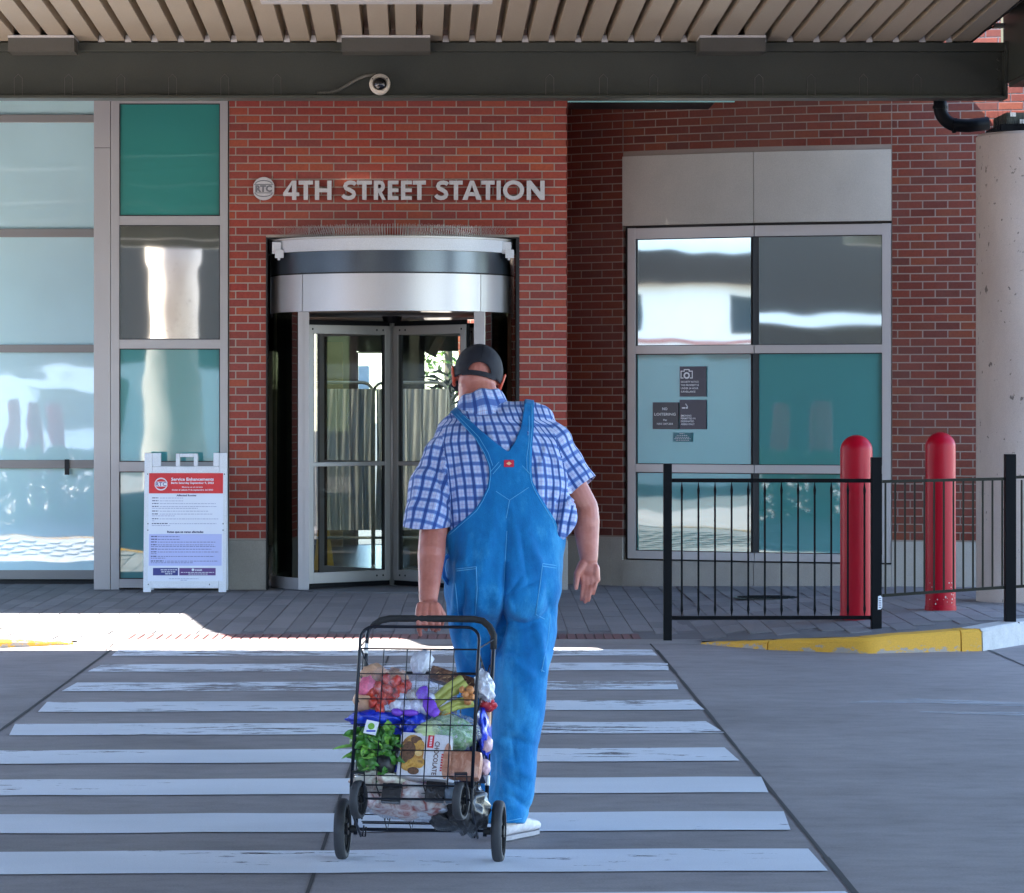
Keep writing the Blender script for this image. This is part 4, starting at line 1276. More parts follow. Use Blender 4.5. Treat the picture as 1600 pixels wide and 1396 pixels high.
def letter(ch, a, b):
    x0, x1 = X(a, DL), X(b, DL); W = x1 - x0; t = H * .225
    mb = MB()
    P = lambda *pts: mb.prism([(x0 + u * W, zb0 + v * H) for (u, v) in pts], 'y', DL, DL + .028)
    tu = t / W; tv = t / H
    if ch == 'T': P((0, 1 - tv * .9), (1, 1 - tv * .9), (1, 1), (0, 1)); P((.5 - tu / 2, 0), (.5 + tu / 2, 0), (.5 + tu / 2, 1 - tv * .9), (.5 - tu / 2, 1 - tv * .9))
    elif ch == 'H': P((0, 0), (tu, 0), (tu, 1), (0, 1)); P((1 - tu, 0), (1, 0), (1, 1), (1 - tu, 1)); P((tu, .5 - tv * .45), (1 - tu, .5 - tv * .45), (1 - tu, .5 + tv * .45), (tu, .5 + tv * .45))
    elif ch == 'I': P((0, 0), (1, 0), (1, 1), (0, 1))
    elif ch == 'E':
        P((0, 0), (tu, 0), (tu, 1), (0, 1))
        for v in (0, .5 - tv * .42, 1 - tv * .84): P((tu, v), (1, v), (1, v + tv * .84), (tu, v + tv * .84))
    elif ch == 'N':
        P((0, 0), (tu, 0), (tu, .62), (tu, 1), (0, 1)); P((1 - tu, 0), (1, 0), (1, 1), (1 - tu, 1)); P((tu, 1), (tu, .60), (1 - tu, 0), (1 - tu, .40))
    elif ch == 'A':
        P((0, 0), (.27, 0), (.5, .78), (.5, 1), (.40, 1)); P((1, 0), (.60, 1), (.5, 1), (.5, .78), (.73, 0)); P((.33, .2), (.67, .2), (.60, .40), (.40, .40))
    elif ch == '4':
        P((.55, 0), (.82, 0), (.82, 1), (.55, 1)); P((0, .20), (.55, .20), (.55, .38), (.28, .38), (.0, .36)); P((0, .36), (.28, .38), (.55, .80), (.55, 1))
        P((.82, .20), (1, .20), (1, .38), (.82, .38))
    elif ch == 'O':
        cx, cz = x0 + W / 2, zb0 + H / 2; n = 36
        strip(mb, ring_pts(cx, cz, W / 2 * 1.0, H / 2 * 1.03, 0, 360, n), ring_pts(cx, cz, W / 2 - t * .95, H / 2 - t * .85, 0, 360, n))
    elif ch == 'R':
        P((0, 0), (tu, 0), (tu, 1), (0, 1))
        r0 = H * .30; cx = x0 + W * .52; cz = zb0 + H * .70
        o = [(x0 + tu * W, zb0 + H)] + ring_pts(cx, cz, W * .44, r0, 90, -90, 14) + [(x0 + tu * W, zb0 + H * .40)]
        i_ = [(x0 + tu * W, zb0 + H * .80)] + ring_pts(cx, cz, W * .13, H * .10, 90, -90, 14) + [(x0 + tu * W, zb0 + H * .60)]
        strip(mb, o, i_); P((.36, .41), (.72, 0), (1.06, 0), (.66, .44))
    elif ch == 'S':
        pts = [(.93, .80), (.80, .88), (.62, .905), (.42, .89), (.27, .82), (.21, .71), (.27, .61), (.44, .545), (.62, .48), (.78, .40), (.83, .29), (.77, .18), (.60, .105), (.40, .09), (.20, .13), (.04, .24)]
        q = [Vector((x0 + u * W, zb0 + v * H)) for u, v in pts]; hw = t * .46; o = []; i_ = []
        for k in range(len(q)):
            d = (q[min(k + 1, len(q) - 1)] - q[max(k - 1, 0)]).normalized(); nn = Vector((-d.y, d.x)); o.append(tuple(q[k] + nn * hw)); i_.append(tuple(q[k] - nn * hw))
        strip(mb, o, i_)
    return mb.build('letter', M_let, sn)
for ch, a, b in (('4', 442.5, 467.5), ('T', 466.5, 489), ('H', 492, 518), ('S', 534.5, 557), ('T', 557.5, 581), ('R', 584, 602), ('E', 606, 622.6), ('E', 626.5, 643.6), ('T', 645, 665.5),
                 ('S', 680, 701), ('T', 702, 723), ('A', 722.5, 752.5), ('T', 752, 773), ('I', 776, 782.5), ('O', 786, 819), ('N', 823, 851)):
    letter(ch, a, b)
# round badge
bgd = thing('round_badge', 'round silver transit badge left of the station letters', 'badge', at(412, 295, DL))
c = at(412, 295, DL); rb = 17.5 * DL / F
mb = MB(); mb.prism([(c.x + rb * max(-.93, min(.93, math.cos(R(a)))), c.z + rb * 1.03 * math.sin(R(a))) for a in range(0, 360, 8)][::-1], 'y', DL + .004, DL + .03); mb.build('disc', M_let, bgd)
M_let2 = mat('engraved_line', (.22, .21, .22), .4, metal=.5, bump=0)
mb = MB()
for s_ in (1, -1):
    pts = [Vector((c.x + rb * .80 * math.cos(R(a)), DL, c.z + s_ * rb * (.30 + .42 * math.sin(R(a))))) for a in range(20, 161, 10)]
    mb.tube(pts, .0032, 6)
mb.tube([(c.x - rb * .86, DL, c.z + rb * .37), (c.x + rb * .86, DL, c.z + rb * .37)], .0028, 6); mb.tube([(c.x - rb * .86, DL, c.z - rb * .39), (c.x + rb * .86, DL, c.z - rb * .39)], .0028, 6)
mb.build('arc_line', M_let2, bgd)
mb = MB(); put_text(mb, 'RTC', c.x, DL - .001, c.z - rb * .27, rb * .78, width=None, offset=.004, align='C')
o = mb.build('badge_letters', M_let2, bgd, fixn=False); 

# ================================================================ PLATES IN THE WINDOW
A, B, L = FAC[0]
dF = (B - A).normalized(); nF = Vector((dF.y, -dF.x, 0)); nF = nF if nF.y < 0 else -nF
def on_facet(px, py):
    """point on the left facet under this picture point, with its run along the facet"""
    for s_ in np.linspace(0, L, 400):
        p = A + dF * s_ + nF * .004
        if CX + p.x * F / p.y >= px: break
    return s_, Z(py, p.y)
M_navy = mat('navy_plate', (.022, .020, .045), .35, var=.1, bump=.02); M_char = mat('dark_plate', (.016, .018, .032), .35, bump=.02)
M_print = mat('white_print', (.75, .76, .8), .6, var=.02, bump=0)
def facet_matrix(s0, z0):
    p = A + dF * s0 + nF * .0045
    return Matrix(((dF.x, -nF.x, 0, p.x), (dF.y, -nF.y, 0, p.y), (0, 0, 1, z0), (0, 0, 0, 1)))
def plate(label, px0, px1, py0, py1, m, lines, extra=None, cat='sign'):
    s0, z1 = on_facet(px0, py0); s1, z0 = on_facet(px1, py1)
    W, H_ = s1 - s0, z1 - z0
    Mf = facet_matrix(s0, z0)
    org = Mf @ Vector((W / 2, 0, 0))
    t = thing('sign_plate', label, cat, org)
    mb = MB(); mb.box(0, W, -.012, 0, 0, H_, .001); mb.xf(Mf); mb.build('board', m, t)
    mb = MB()
    for (txt, u, v, sz, wd) in lines:
        put_text(mb, txt, u * W, -.0135, v * H_, sz * H_, width=wd * W if wd else None, align='L')
    if mb.v:
        # width param scales the unit text to the wanted width
        mb.xf(Mf); mb.build('lettering', M_print, t, fixn=False)
    if extra:
        mb = MB(); extra(mb, W, H_); mb.xf(Mf); mb.build('pictogram', M_print, t, fixn=False)
def wtxt(mb, txt, x, z, h, wd):
    vs, fs = text_verts(txt, 1, 0, .018, 'LEFT')
    x0 = min(v.x for v in vs); x1 = max(v.x for v in vs)
    mb.add([(x + (v.x - x0) / (x1 - x0) * wd, -.0135, z + v.y * h) for v in vs], fs)
def plate_text(lines):
    def f(mb, W, H_):
        for (txt, u, v, h, wd) in lines: wtxt(mb, txt, u * W, v * H_, h * H_, wd * W)
    return f
def cam_icon(mb, W, H_):
    y = -.0135
    x0, x1, z0, z1 = .04 * W, .50 * W, .60 * H_, .86 * H_; t = .035 * W
    def rect(a, b, c_, d_): mb.add([(a, y, c_), (b, y, c_), (b, y, d_), (a, y, d_)], [(0, 1, 2, 3)])
    rect(x0, x0 + t, z0, z1); rect(x1 - t, x1, z0, z1); rect(x0, x0 + .11 * W, z0, z0 + t); rect(x1 - .11 * W, x1, z0, z0 + t)
    rect(x0, x0 + .12 * W, z1 - t, z1); rect(x1 - .12 * W, x1, z1 - t, z1)
    rect(x0 + .12 * W, x1 - .12 * W, z1 + .02 * H_, z1 + .02 * H_ + t); rect(x0 + .12 * W, x0 + .12 * W + t, z1 - t, z1 + .02 * H_); rect(x1 - .12 * W - t, x1 - .12 * W, z1 - t, z1 + .02 * H_)
    c_ = (.27 * W, .70 * H_); n = 20
    for (r0, r1) in ((.105 * W, .075 * W), ):
        vs = [(c_[0] + r * math.cos(2 * math.pi * i / n), y, c_[1] + r * math.sin(2 * math.pi * i / n)) for r in (r0 * 1.15, r1 * .85) for i in range(n)]
        mb.add(vs, [(i, (i + 1) % n, n + (i + 1) % n, n + i) for i in range(n)])
def sec(mb, W, H_):
    cam_icon(mb, W, H_)
    plate_text([('SECURITY NOTICE:', .05, .46, .085, .68), ('THIS PROPERTY IS', .05, .35, .085, .68), ('UNDER 24 HOUR', .05, .245, .085, .66), ('SURVEILLANCE', .05, .135, .085, .55)])(mb, W, H_)
plate('dark square plate with a white camera picture and security notice, topmost on the glass', 1062.5, 1104, 573, 620, M_navy, [], sec)
def smk(mb, W, H_):
    y = -.0135
    def rect(a, b, c_, d_): mb.add([(a * W, y, c_ * H_), (b * W, y, c_ * H_), (b * W, y, d_ * H_), (a * W, y, d_ * H_)], [(0, 1, 2, 3)])
    rect(.09, .22, .70, .745); rect(.24, .31, .70, .745); rect(.255, .28, .78, .84); rect(.285, .31, .745, .80); rect(.225, .25, .82, .87)
    plate_text([('SMOKING', .05, .43, .085, .40), ('PERMITTED IN', .05, .335, .085, .55), ('DESIGNATED', .05, .24, .085, .50), ('AREAS ONLY', .05, .14, .085, .52)])(mb, W, H_)
plate('dark square plate with a small cigarette picture, right below the camera plate', 1062.5, 1104, 625, 671, M_navy, [], smk)
plate('dark NO LOITERING plate left of the cigarette plate', 1020.5, 1060.5, 629, 671, M_char, [], plate_text([('NO', .38, .71, .14, .20), ('LOITERING', .07, .51, .14, .83), ('Per', .42, .31, .10, .15), ('NRS 207.203', .17, .17, .09, .62)]))
M_teal = mat('teal_label', (.012, .13, .16), .4)
def tealw(mb, W, H_):
    y = -.0135
    for (v, a, b) in ((.88, .35, .6), (.68, .2, .75), (.48, .12, .88), (.30, .08, .92), (.13, .15, .86)):
        x = a
        while x < b:
            l = random.uniform(.05, .13); mb.add([(x * W, y, v * H_), (min(b, x + l) * W, y, v * H_), (min(b, x + l) * W, y, (v + .05) * H_), (x * W, y, (v + .05) * H_)], [(0, 1, 2, 3)]); x += l + .03
plate('small teal label with tiny print under the dark plates', 1052.5, 1082, 676.5, 690.5, M_teal, [], tealw, 'label')

# ================================================================ A-FRAME BOARD
DA = 28.35
def XA(px): return X(px, DA)
def ZA(py): return Z(py, DA)
af = thing('sandwich_board', 'white plastic A-frame notice board with a red and lilac poster before the glass column', 'notice board', (XA(290), DA, ZA(923)))
zA0 = ZA(923.5)
tiltf = -.055
def tiltA(p):  # lean back from the foot
    return Vector((p[0], p[1] + (p[2] - zA0) * .16 , p[2]))
def leaf(name, y, back):
    mb = MB()
    x0, x1 = XA(225.5), XA(355)
    z = lambda py: ZA(py)
    o = []
    B_ = lambda a, b, c_, d_, t=.045: mb.box(XA(a), XA(b), y, y + t, ZA(d_), ZA(c_), .006)
    B_(226, 238, 708, 924); B_(343, 355, 708, 924)
    B_(238.2, 342.8, 729, 739.5); B_(238.2, 342.8, 904.5, 918)
    B_(238.2, 251.5, 708, 728.8); B_(333.5, 342.8, 708, 728.8)
    B_(275, 281, 709, 728.8); B_(303, 309, 709, 728.8); B_(281.2, 302.8, 709, 714.5)
    B_(238.2, 342.8, 739.7, 904.3, .03)
    mb.v = [tuple((p[0], p[1] + (p[2] - zA0) * (.13 if not back else -.13), p[2])) for p in mb.v]
    return mb.build(name, M_white, af)
leaf('front_leaf', DA - .16, False)
leaf('back_leaf', DA + .145, True)
yp = DA - .16 - .001
def rectA(mb, a, b, c_, d_, dy=0.0):
    """rectangle between picture columns a..b and rows c_..d_ on the leaning front"""
    f = lambda z_: yp - dy + (z_ - zA0) * .13
    za, zb = ZA(d_), ZA(c_)
    mb.add([(XA(a), f(za), za), (XA(b), f(za), za), (XA(b), f(zb), zb), (XA(a), f(zb), zb)], [(0, 1, 2, 3)])
def textA(mb, txt, a, b, base, hgt, dy=.003, off=.0):
    vs, fs = text_verts(txt, 1, 0, off, 'LEFT')
    x0 = min(v.x for v in vs); x1 = max(v.x for v in vs); ch = .73
    f = lambda z_: yp - dy + (z_ - zA0) * .13
    out = []
    for v in vs:
        z_ = ZA(base) + v.y / ch * hgt * DA / F; out.append((XA(a) + (v.x - x0) / (x1 - x0) * (XA(b) - XA(a)), f(z_), z_))
    mb.add(out, fs)
M_post = mat('poster_paper', (.76, .78, .86), .45, var=.02, bump=0, fine=.01); M_lil = mat('poster_lilac', (.50, .53, .82), .45, var=.03, bump=0, fine=.01)
M_red = mat('poster_red', (.66, .035, .04), .45, var=.12, scale=9, bump=0, fine=.01); M_pnavy = mat('poster_navy', (.045, .05, .22), .45, bump=0, fine=0)
M_ppur = mat('poster_purple', (.12, .055, .20), .45, bump=0, fine=0); M_ink = mat('poster_ink', (.16, .17, .33), .6, bump=0, fine=0); M_inkd = mat('poster_ink_dark', (.05, .05, .14), .6, bump=0, fine=0)
M_inkl = mat('poster_ink_light', (.36, .37, .52), .6, bump=0, fine=0)
mb = MB(); rectA(mb, 233, 349.5, 739.5, 907); ps_ = mb.build('poster', M_post, af, fixn=False)
mb = MB(); rectA(mb, 233.5, 349, 739.5, 771, .0012); mb.build('red_header', M_red, ps_, fixn=False)
mb = MB(); rectA(mb, 234.5, 347.5, 834, 883, .0012); mb.build('lilac_field', M_lil, ps_, fixn=False)
mb = MB(); rectA(mb, 241, 280, 886.5, 898, .0012); mb.build('navy_box', M_pnavy, ps_, fixn=False)
mb = MB(); rectA(mb, 282, 338.5, 886.5, 898, .0012); mb.build('purple_box', M_ppur, ps_, fixn=False)
# logo: two arcs and a bar of letters
mb = MB()
f_ = lambda z_: yp - .003 + (z_ - zA0) * .13
cxl, czl, rl = XA(252.3), ZA(756.5), 10 * DA / F
for s_ in (1, -1):
    n = 16; vs = []
    for i in range(n + 1):
        a = R(22 + 136 * i / n); th_ = 1 - .10 - .10 * math.sin(math.pi * i / n)
        for q in (1.0, th_): z_ = czl + s_ * rl * math.sin(a) * q; vs.append((cxl + rl * math.cos(a) * q * s_, f_(z_), z_))
    mb.add(vs, [(2 * i, 2 * i + 2, 2 * i + 3, 2 * i + 1) for i in range(n)])
za, zb = czl - rl * .37, czl + rl * .37
mb.add([(cxl - rl * .98, f_(za), za), (cxl + rl * .98, f_(za), za), (cxl + rl * .98, f_(zb), zb), (cxl - rl * .98, f_(zb), zb)], [(0, 1, 2, 3)])
mb.build('logo', M_print, ps_, fixn=False)
mb = MB(); textA(mb, 'RTC', 243.8, 260.8, 759.3, 6.0, .0042, .02); mb.build('logo_letters', M_ppur, ps_, fixn=False)
mb = MB(); textA(mb, 'Service Enhancements', 268, 334.5, 751, 4.6, off=.03); textA(mb, 'Begin Saturday September 9, 2023', 268, 334.5, 756, 3.0, off=.03)
textA(mb, 'Mejoras en el servicio', 285, 317.5, 762, 2.0, off=.02); textA(mb, 'Inician el sabado 9 de septiembre del 2023', 269.5, 333.5, 766.6, 2.4, off=.02)
mb.build('header_text', M_print, ps_, fixn=False)
mb = MB(); textA(mb, 'Affected Routes', 276.5, 307.5, 775.3, 2.6, off=.04); textA(mb, 'Rutas que se veran afectadas', 262.5, 319, 832, 3.0, off=.045); mb.build('subheading', M_inkd, ps_, fixn=False)
def wordline(mb, x, x1, y, h=1.0):
    while x < x1:
        l = random.uniform(2, 5.5); rectA(mb, x, min(x1, x + l), y - h, y, .002); x += l + .9
mbB, mbL, mbL2 = MB(), MB(), MB()
for (y, xe_, hd) in ((778.6, 287, 1), (783, 287, 1), (787.3, 338, 1), (791.8, 339, 1), (794.6, 310, 0), (799, 326, 1), (803.5, 333, 1), (806.3, 274, 0), (811, 342, 1), (814, 243, 0), (818.4, 339, 2), (821.3, 267, 0)):
    x = 238.6
    if hd: wordline(mbB, x, x + (10 if hd == 1 else 24.5), y, 1.3); x += 12 if hd == 1 else 27
    wordline(mbL2, x, xe_, y, .85)
for (y, xe_, hd) in ((838.5, 282, 1), (842.8, 282, 1), (847, 338, 1), (851.3, 335, 1), (853.8, 338, 0), (858, 332, 1), (862.3, 343, 1), (865, 247, 0), (869.2, 336, 1), (871.8, 260, 0), (876.4, 342, 2), (879, 303, 0)):
    x = 237.5
    if hd: wordline(mbB, x, x + (9.5 if hd == 1 else 20), y, 1.4); x += 10.5 if hd == 1 else 22
    wordline(mbL, x, xe_, y, .95)
wordline(mbL2, 266, 312, 903.5, .8); wordline(mbL2, 284, 294, 905.8, .8)
tag(mbB.build('route_heads', M_inkd, ps_, fixn=False), kind='stuff'); mbL.build('spanish_lines', M_ink, ps_, fixn=False); mbL2.build('english_lines', M_inkl, ps_, fixn=False)
mb = MB(); wordline(mb, 253, 279, 890, 1.3); wordline(mb, 254, 276, 893.2, 1.3); wordline(mb, 260, 271, 896.2, 1.3)
textA(mb, 'transit', 306, 317.5, 890.8, 2.8, off=.04); wordline(mb, 284.5, 336, 893.9, 1.0); wordline(mb, 296, 326, 896.4, 1.0)
n = 14; cx_, cz_ = XA(303.2), ZA(889.3)
mb.add([(cx_ + 2.1 * DA / F * math.cos(2 * math.pi * i / n), f_(cz_), cz_ + 2.1 * DA / F * math.sin(2 * math.pi * i / n)) for i in range(n)], [tuple(range(n))])
mb.build('box_text', M_print, ps_, fixn=False)
for px, py in ((231.5, 741), (351, 741), (232.5, 818), (349.5, 818), (232.5, 828), (349.5, 828), (234, 912), (329, 912)):
    z_ = ZA(py); mb = MB(); mb.ellipsoid((XA(px), f_(z_), z_), (.004, .003, .006), nu=8, nv=5); mb.build('clip', M_black, af)

# ================================================================ BOLLARDS AND FENCE
M_redb = mat('red_bollard_sleeve', (.36, .001, .013), .36, var=.06, scale=1.5, bump=.04, bscale=60, fine=.03, spec=.2)
def solve_ground(px, py):
    D = 24.0
    for _ in range(40):
        z = zs(X(px, D), D); D = (CH - z) * F / (py - CY)
    return D
for (px, py0, py1, wpx, lab) in ((1338, 970, 680, 50, 'red domed bollard nearer the crosswalk, behind the long fence panel'), (1469.5, 955, 675.5, 47, 'red domed bollard beside the concrete column, with chipped foot')):
    D = solve_ground(px, py0) ; r = wpx / 2 * D / F
    D += r; r = wpx / 2 * D / F
    c = Vector((X(px, D), D, zs(X(px, D), D)))
    t = thing('bollard', lab, 'bollard', c, 'red bollards on the pavement')
    zt = Z(py1, D) - c.z
    prof = [(r, 0), (r, zt - r * .95)]
    for i in range(1, 11): a = math.pi / 2 * i / 10; prof.append((r * math.cos(a), zt - r * .95 + r * .95 * math.sin(a)))
    mb = MB(); mb.lathe(prof, c, 48); mb.build('sleeve', M_redb, t, smooth=40.0)
    mb = MB(); mb.lathe([(r + .004, 0), (r + .004, .03), (r + .0005, .034)], c, 48); mb.build('foot_ring', M_redb, t, smooth=40.0)
    if px > 1400:
        mb = MB()
        for k in range(26):
            a = R(random.uniform(215, 330)); z_ = random.uniform(.03, .22); q = random.uniform(.002, .006)
            mb.ellipsoid(c + Vector((math.cos(a) * r, math.sin(a) * r, z_)), (q, .0015, q * random.uniform(.6, 1.6)), nu=6, nv=4)
        tag(mb.build('chipped_paint', M_curb, t), kind='stuff')
fence_D = lambda px: float(np.interp(px, [1043, 1370, 1579], [22.72, 22.42, 22.50]))
fn = thing('fence', 'low black metal fence along the kerb, long panel with spear pickets', 'fence', (X(1200, 22.6), 22.6, 0))
posts = [(1043.5, 13, 725, 1005, M_black), (1370, 16, 715, 993, M_black), (1579.5, 17, 710, 974, M_black)]
PD = []
for (px, wpx, yt, ybm, m) in posts:
    D = fence_D(px); PD.append(D); h = wpx / 2 * D / F
    mb = MB(); mb.box(X(px, D) - h, X(px, D) + h, D, D + 2 * h, Z(ybm, D), Z(yt, D), .004); p_ = mb.build('post', m, fn)
    mb = MB(); mb.box(X(px, D) - h * 1.5, X(px, D) + h * 1.5, D - .02, D + 2 * h + .02, Z(ybm, D) - .004, Z(ybm, D) + .008, .002); mb.build('foot_plate', m, p_)
def fbar(mb, px0, y0, px1, y1, hpx, dep=.02, off=.02, bias=0):
    D0, D1 = fence_D(px0) + off, fence_D(px1) + off; h0, h1 = hpx / 2 * D0 / F, hpx / 2 * D1 / F
    a, b = at(px0, y0, D0), at(px1, y1, D1)
    mb.loft([[(a.x, a.y, a.z - h0), (a.x, a.y, a.z + h0), (a.x, a.y + dep, a.z + h0), (a.x, a.y + dep, a.z - h0)], [(b.x, b.y, b.z - h1), (b.x, b.y, b.z + h1), (b.x, b.y + dep, b.z + h1), (b.x, b.y + dep, b.z - h1)]])
mb = MB(); fbar(mb, 1050, 751, 1362, 751.5, 6.2); mb.build('top_rail', M_black, fn)
mb = MB(); fbar(mb, 1050, 966, 1362, 965.5, 6.0); mb.build('bottom_rail', M_black, fn)
for i in range(12):
    px = 1065.3 + i * 25.95; D = fence_D(px) + .03; w_ = .0075
    p = lambda py: Z(py, D)
    x = X(px, D)
    mb = MB(); rings = []
    for (py, k) in ((754, .25), (766, 1.15), (775, .8), (945, .8), (953, 1.15), (963, .25)):
        h = w_ * k; rings.append([(x - h, D - h, p(py)), (x + h, D - h, p(py)), (x + h, D + h, p(py)), (x - h, D + h, p(py))])
    mb.loft(rings); mb.build('picket', M_black, fn)
fn2 = thing('fence', 'shorter olive fence panel with close plain pickets running on to the right edge', 'fence', (X(1480, 22.5), 22.5, 0))
mb = MB(); fbar(mb, 1379, 752.8, 1571, 748.5, 4.6); mb.build('top_rail', M_olive, fn2)
mb = MB(); fbar(mb, 1379, 931, 1571, 918, 4.6); mb.build('bottom_rail', M_olive, fn2)
mb = MB(); fbar(mb, 1588, 746, 1700, 744, 4.6); mb.build('top_rail', M_olive, fn2)
mb = MB(); fbar(mb, 1588, 917, 1700, 912, 4.6); mb.build('bottom_rail', M_olive, fn2)
for i in range(20):
    px = 1383.5 + i * 15.2
    if 1568 < px < 1592: continue
    D = fence_D(px) + .03; x = X(px, D); h = .0058
    yt = np.interp(px, [1379, 1571], [754, 750]); yb_ = np.interp(px, [1379, 1571], [930, 917])
    mb = MB(); mb.box(x - h, x + h, D - h, D + h, Z(yb_, D), Z(yt, D)); mb.build('picket', M_olive, fn2)
D = fence_D(1370) - .004
tag_ = thing('sticker', 'small white sticker on the middle fence post', 'sticker', at(1375, 942, D))
mb = MB(); mb.add([at(1372, 932, D), at(1376, 931, D), at(1378.5, 934, D), at(1378.5, 950, D), at(1376, 952.5, D), at(1371.5, 953, D)], [(0, 1, 2, 3, 4, 5)]); mb.build('paper', M_print, tag_, fixn=False)
mb = MB()
for k in range(5): y = 935 + k * 3.4; mb.add([at(1373, y, D - .001), at(1377, y, D - .001), at(1377, y + 1.2, D - .001), at(1373, y + 1.2, D - .001)], [(0, 1, 2, 3)])
mb.build('print', M_inkd, tag_, fixn=False)
# ================================================================ STREET BEHIND (seen mirrored in the glass)
M_wh = mat('white_render', (.74, .72, .68), .8, var=.04); M_bandr = mat('red_band', (.35, .10, .08), .7)
M_wing = mat('window_glass_dark', (.03, .05, .06), .1, bump=0)
def street_building(label, x0, x1, y0, y1, h, face):
    t = thing('street_building', label, 'building', ((x0 + x1) / 2, (y0 + y1) / 2, 0))
    mb = MB(); mb.box(x0, x1, y0, y1, -.02, h); mb.build('wall', M_wh, t)
    # windows and bands on the named face
    if face == 'x':
        mb = MB(); mb.box(x1, x1 + .03, y0, y1, 2.55, 2.68); mb.box(x1, x1 + .03, y0, y1, 2.78, 2.86); mb.build('red_band', M_bandr, t)
        y = y0 + 1.5
        while y < y1 - 3:
            mb = MB(); mb.box(x1 + .002, x1 + .04, y, y + 2.6, 3.3, 4.9); mb.build('window', M_wing, t); y += 5
    else:
        x = x0 + 1.5
        while x < x1 - 3:
            mb = MB(); mb.box(x, x + 2.4, y1 + .002, y1 + .04, 1.2, 3.4); mb.build('window', M_wing, t); x += 4.6
        mb = MB(); mb.box(x0, x1, y1, y1 + .03, 4.1, 4.35); mb.build('red_band', M_bandr, t)
M_brownw = mat('brown_render', (.009, .006, .004), .8, var=.1)
def block(label, x0, x1, y0, y1, h, parts):
    t = thing('street_building', label, 'building', ((x0 + x1) / 2, (y0 + y1) / 2, 0))
    for (nm, a, b, c_, d_, z0, z1, m) in parts:
        mb = MB(); mb.box(a, b, c_, d_, z0, z1); mb.build(nm, m, t)
    return t
P = [('wall', -34, -26, -1.9, 34, -.02, 3.9, M_wh), ('fascia', -34, -25.6, -1.9, 34, 3.901, 4.5, M_brownw), ('upper_wall', -34, -26.4, -1.9, 34, 4.501, 8, M_wh)]
P += [('red_band', -26, -25.97, -1.8, 34, 2.5, 2.62, M_bandr), ('red_band', -26, -25.97, -1.8, 34, 2.72, 2.8, M_bandr)]
P += [('window', -26, -25.96, y, y + 2.6, 2.95, 3.7, M_wing) for y in (0, 5, 10, 15, 20)]
block('long white building across the side street, mirrored in the window', -34, -26, -2, 34, 8, P)
P = [('wall', -34, -26, -40, -2, -.02, 3.7, M_brownw), ('white_band', -34, -25.8, -40, -2, 3.701, 4.0, M_wh), ('upper_wall', -34, -26.2, -40, -2, 4.001, 8, M_brownw)]
block('brown building with a white band down the side street, mirrored in the window', -34, -26, -40, -2, 8, P)
P = [('wall', -22, 26, -44, -34, -.02, 2.6, M_wh), ('upper_wall', -22, 26, -44, -34.1, 2.601, 6.5, M_brownw)] + [('window', x, x + 2.4, -34, -33.96, .9, 2.2, M_wing) for x in range(-20, 24, 5)]
block('building with a white ground floor across the road behind the camera', -22, 26, -44, -34, 6.5, P)
# columns of the bus canopy and bollards, hedge: reflected in the glass
for i, (x, y) in enumerate(((-12.0, 3.0), (-4.3, -3.0))):
    o = thing('roof_column', ['round concrete column of the bus roof left of the lanes', 'round concrete column of the bus roof behind the camera'][i], 'column', (x, y, 0))
    mb = MB(); mb.lathe([(.45, 0), (.45, 4.0), (.5, 4.1), (.5, 4.66)], (x, y, 0), 40); mb.build('shaft', M_col, o, smooth=30.0)
for i, (x, y) in enumerate(((-5.5, 12.2), (-5.25, 11.6), (-4.95, 11.9))):
    t = thing('bollard', ['leftmost red bollard across the bus lane, mirrored in the window', 'middle red bollard across the bus lane, mirrored in the window', 'rightmost red bollard across the bus lane, mirrored in the window'][i], 'bollard', (x, y, 0), 'red bollards across the lane')
    mb = MB(); mb.lathe([(.1, 0), (.1, 1.5), (.09, 1.56), (.06, 1.59), (0, 1.6)], (x, y, 0), 24); mb.build('sleeve', M_redb, t, smooth=40.0)
hd = thing('hedge', 'low green hedge on the lane island left of the crosswalk', 'hedge', (-5, 13, 0))
mb = MB()
for i in range(2600):
    p = Vector((random.uniform(-7.5, -4.1), random.uniform(12.4, 13.6), random.uniform(.05, .95)))
    u = Vector((random.gauss(0, 1), random.gauss(0, 1), random.gauss(0, 1))).normalized() * .07; v_ = u.orthogonal().normalized() * .04
    mb.add([p - u, p + v_, p + u, p - v_], [(0, 1, 2, 3)])
tag(mb.build('foliage', mat('hedge_leaf', (.07, .16, .03), .6, var=.3), hd, fixn=False), kind='stuff')
# ================================================================ THE MAN
def capsule(mb, p0, p1, r0, r1, seg=14, flat=None):
    """closed tapered capsule"""
    p0, p1 = Vector(p0), Vector(p1); d = p1 - p0; L = d.length; d.normalize()
    up = Vector((0, 1, 0)) if abs(d.y) < .9 else Vector((1, 0, 0))
    n = (up - d * up.dot(d)).normalized(); b = d.cross(n)
    rings = []
    for (t, k, e) in [(0, .25, -.97), (0, .6, -.8), (0, .87, -.5), (0, 1, 0), (.33, None, 0), (.66, None, 0), (1, 1, 0), (1, .87, .5), (1, .6, .8), (1, .25, .97)]:
        r = r0 + (r1 - r0) * t; c = p0 + d * (L * t) + d * (e * (r0 if t == 0 else r1)); kk = k if k is not None else 1
        fx, fy = flat if flat else (1, 1)
        rings.append([c + (n * math.cos(2 * math.pi * i / seg) * fy + b * math.sin(2 * math.pi * i / seg) * fx) * r * kk for i in range(seg)])
    mb.loft(rings)
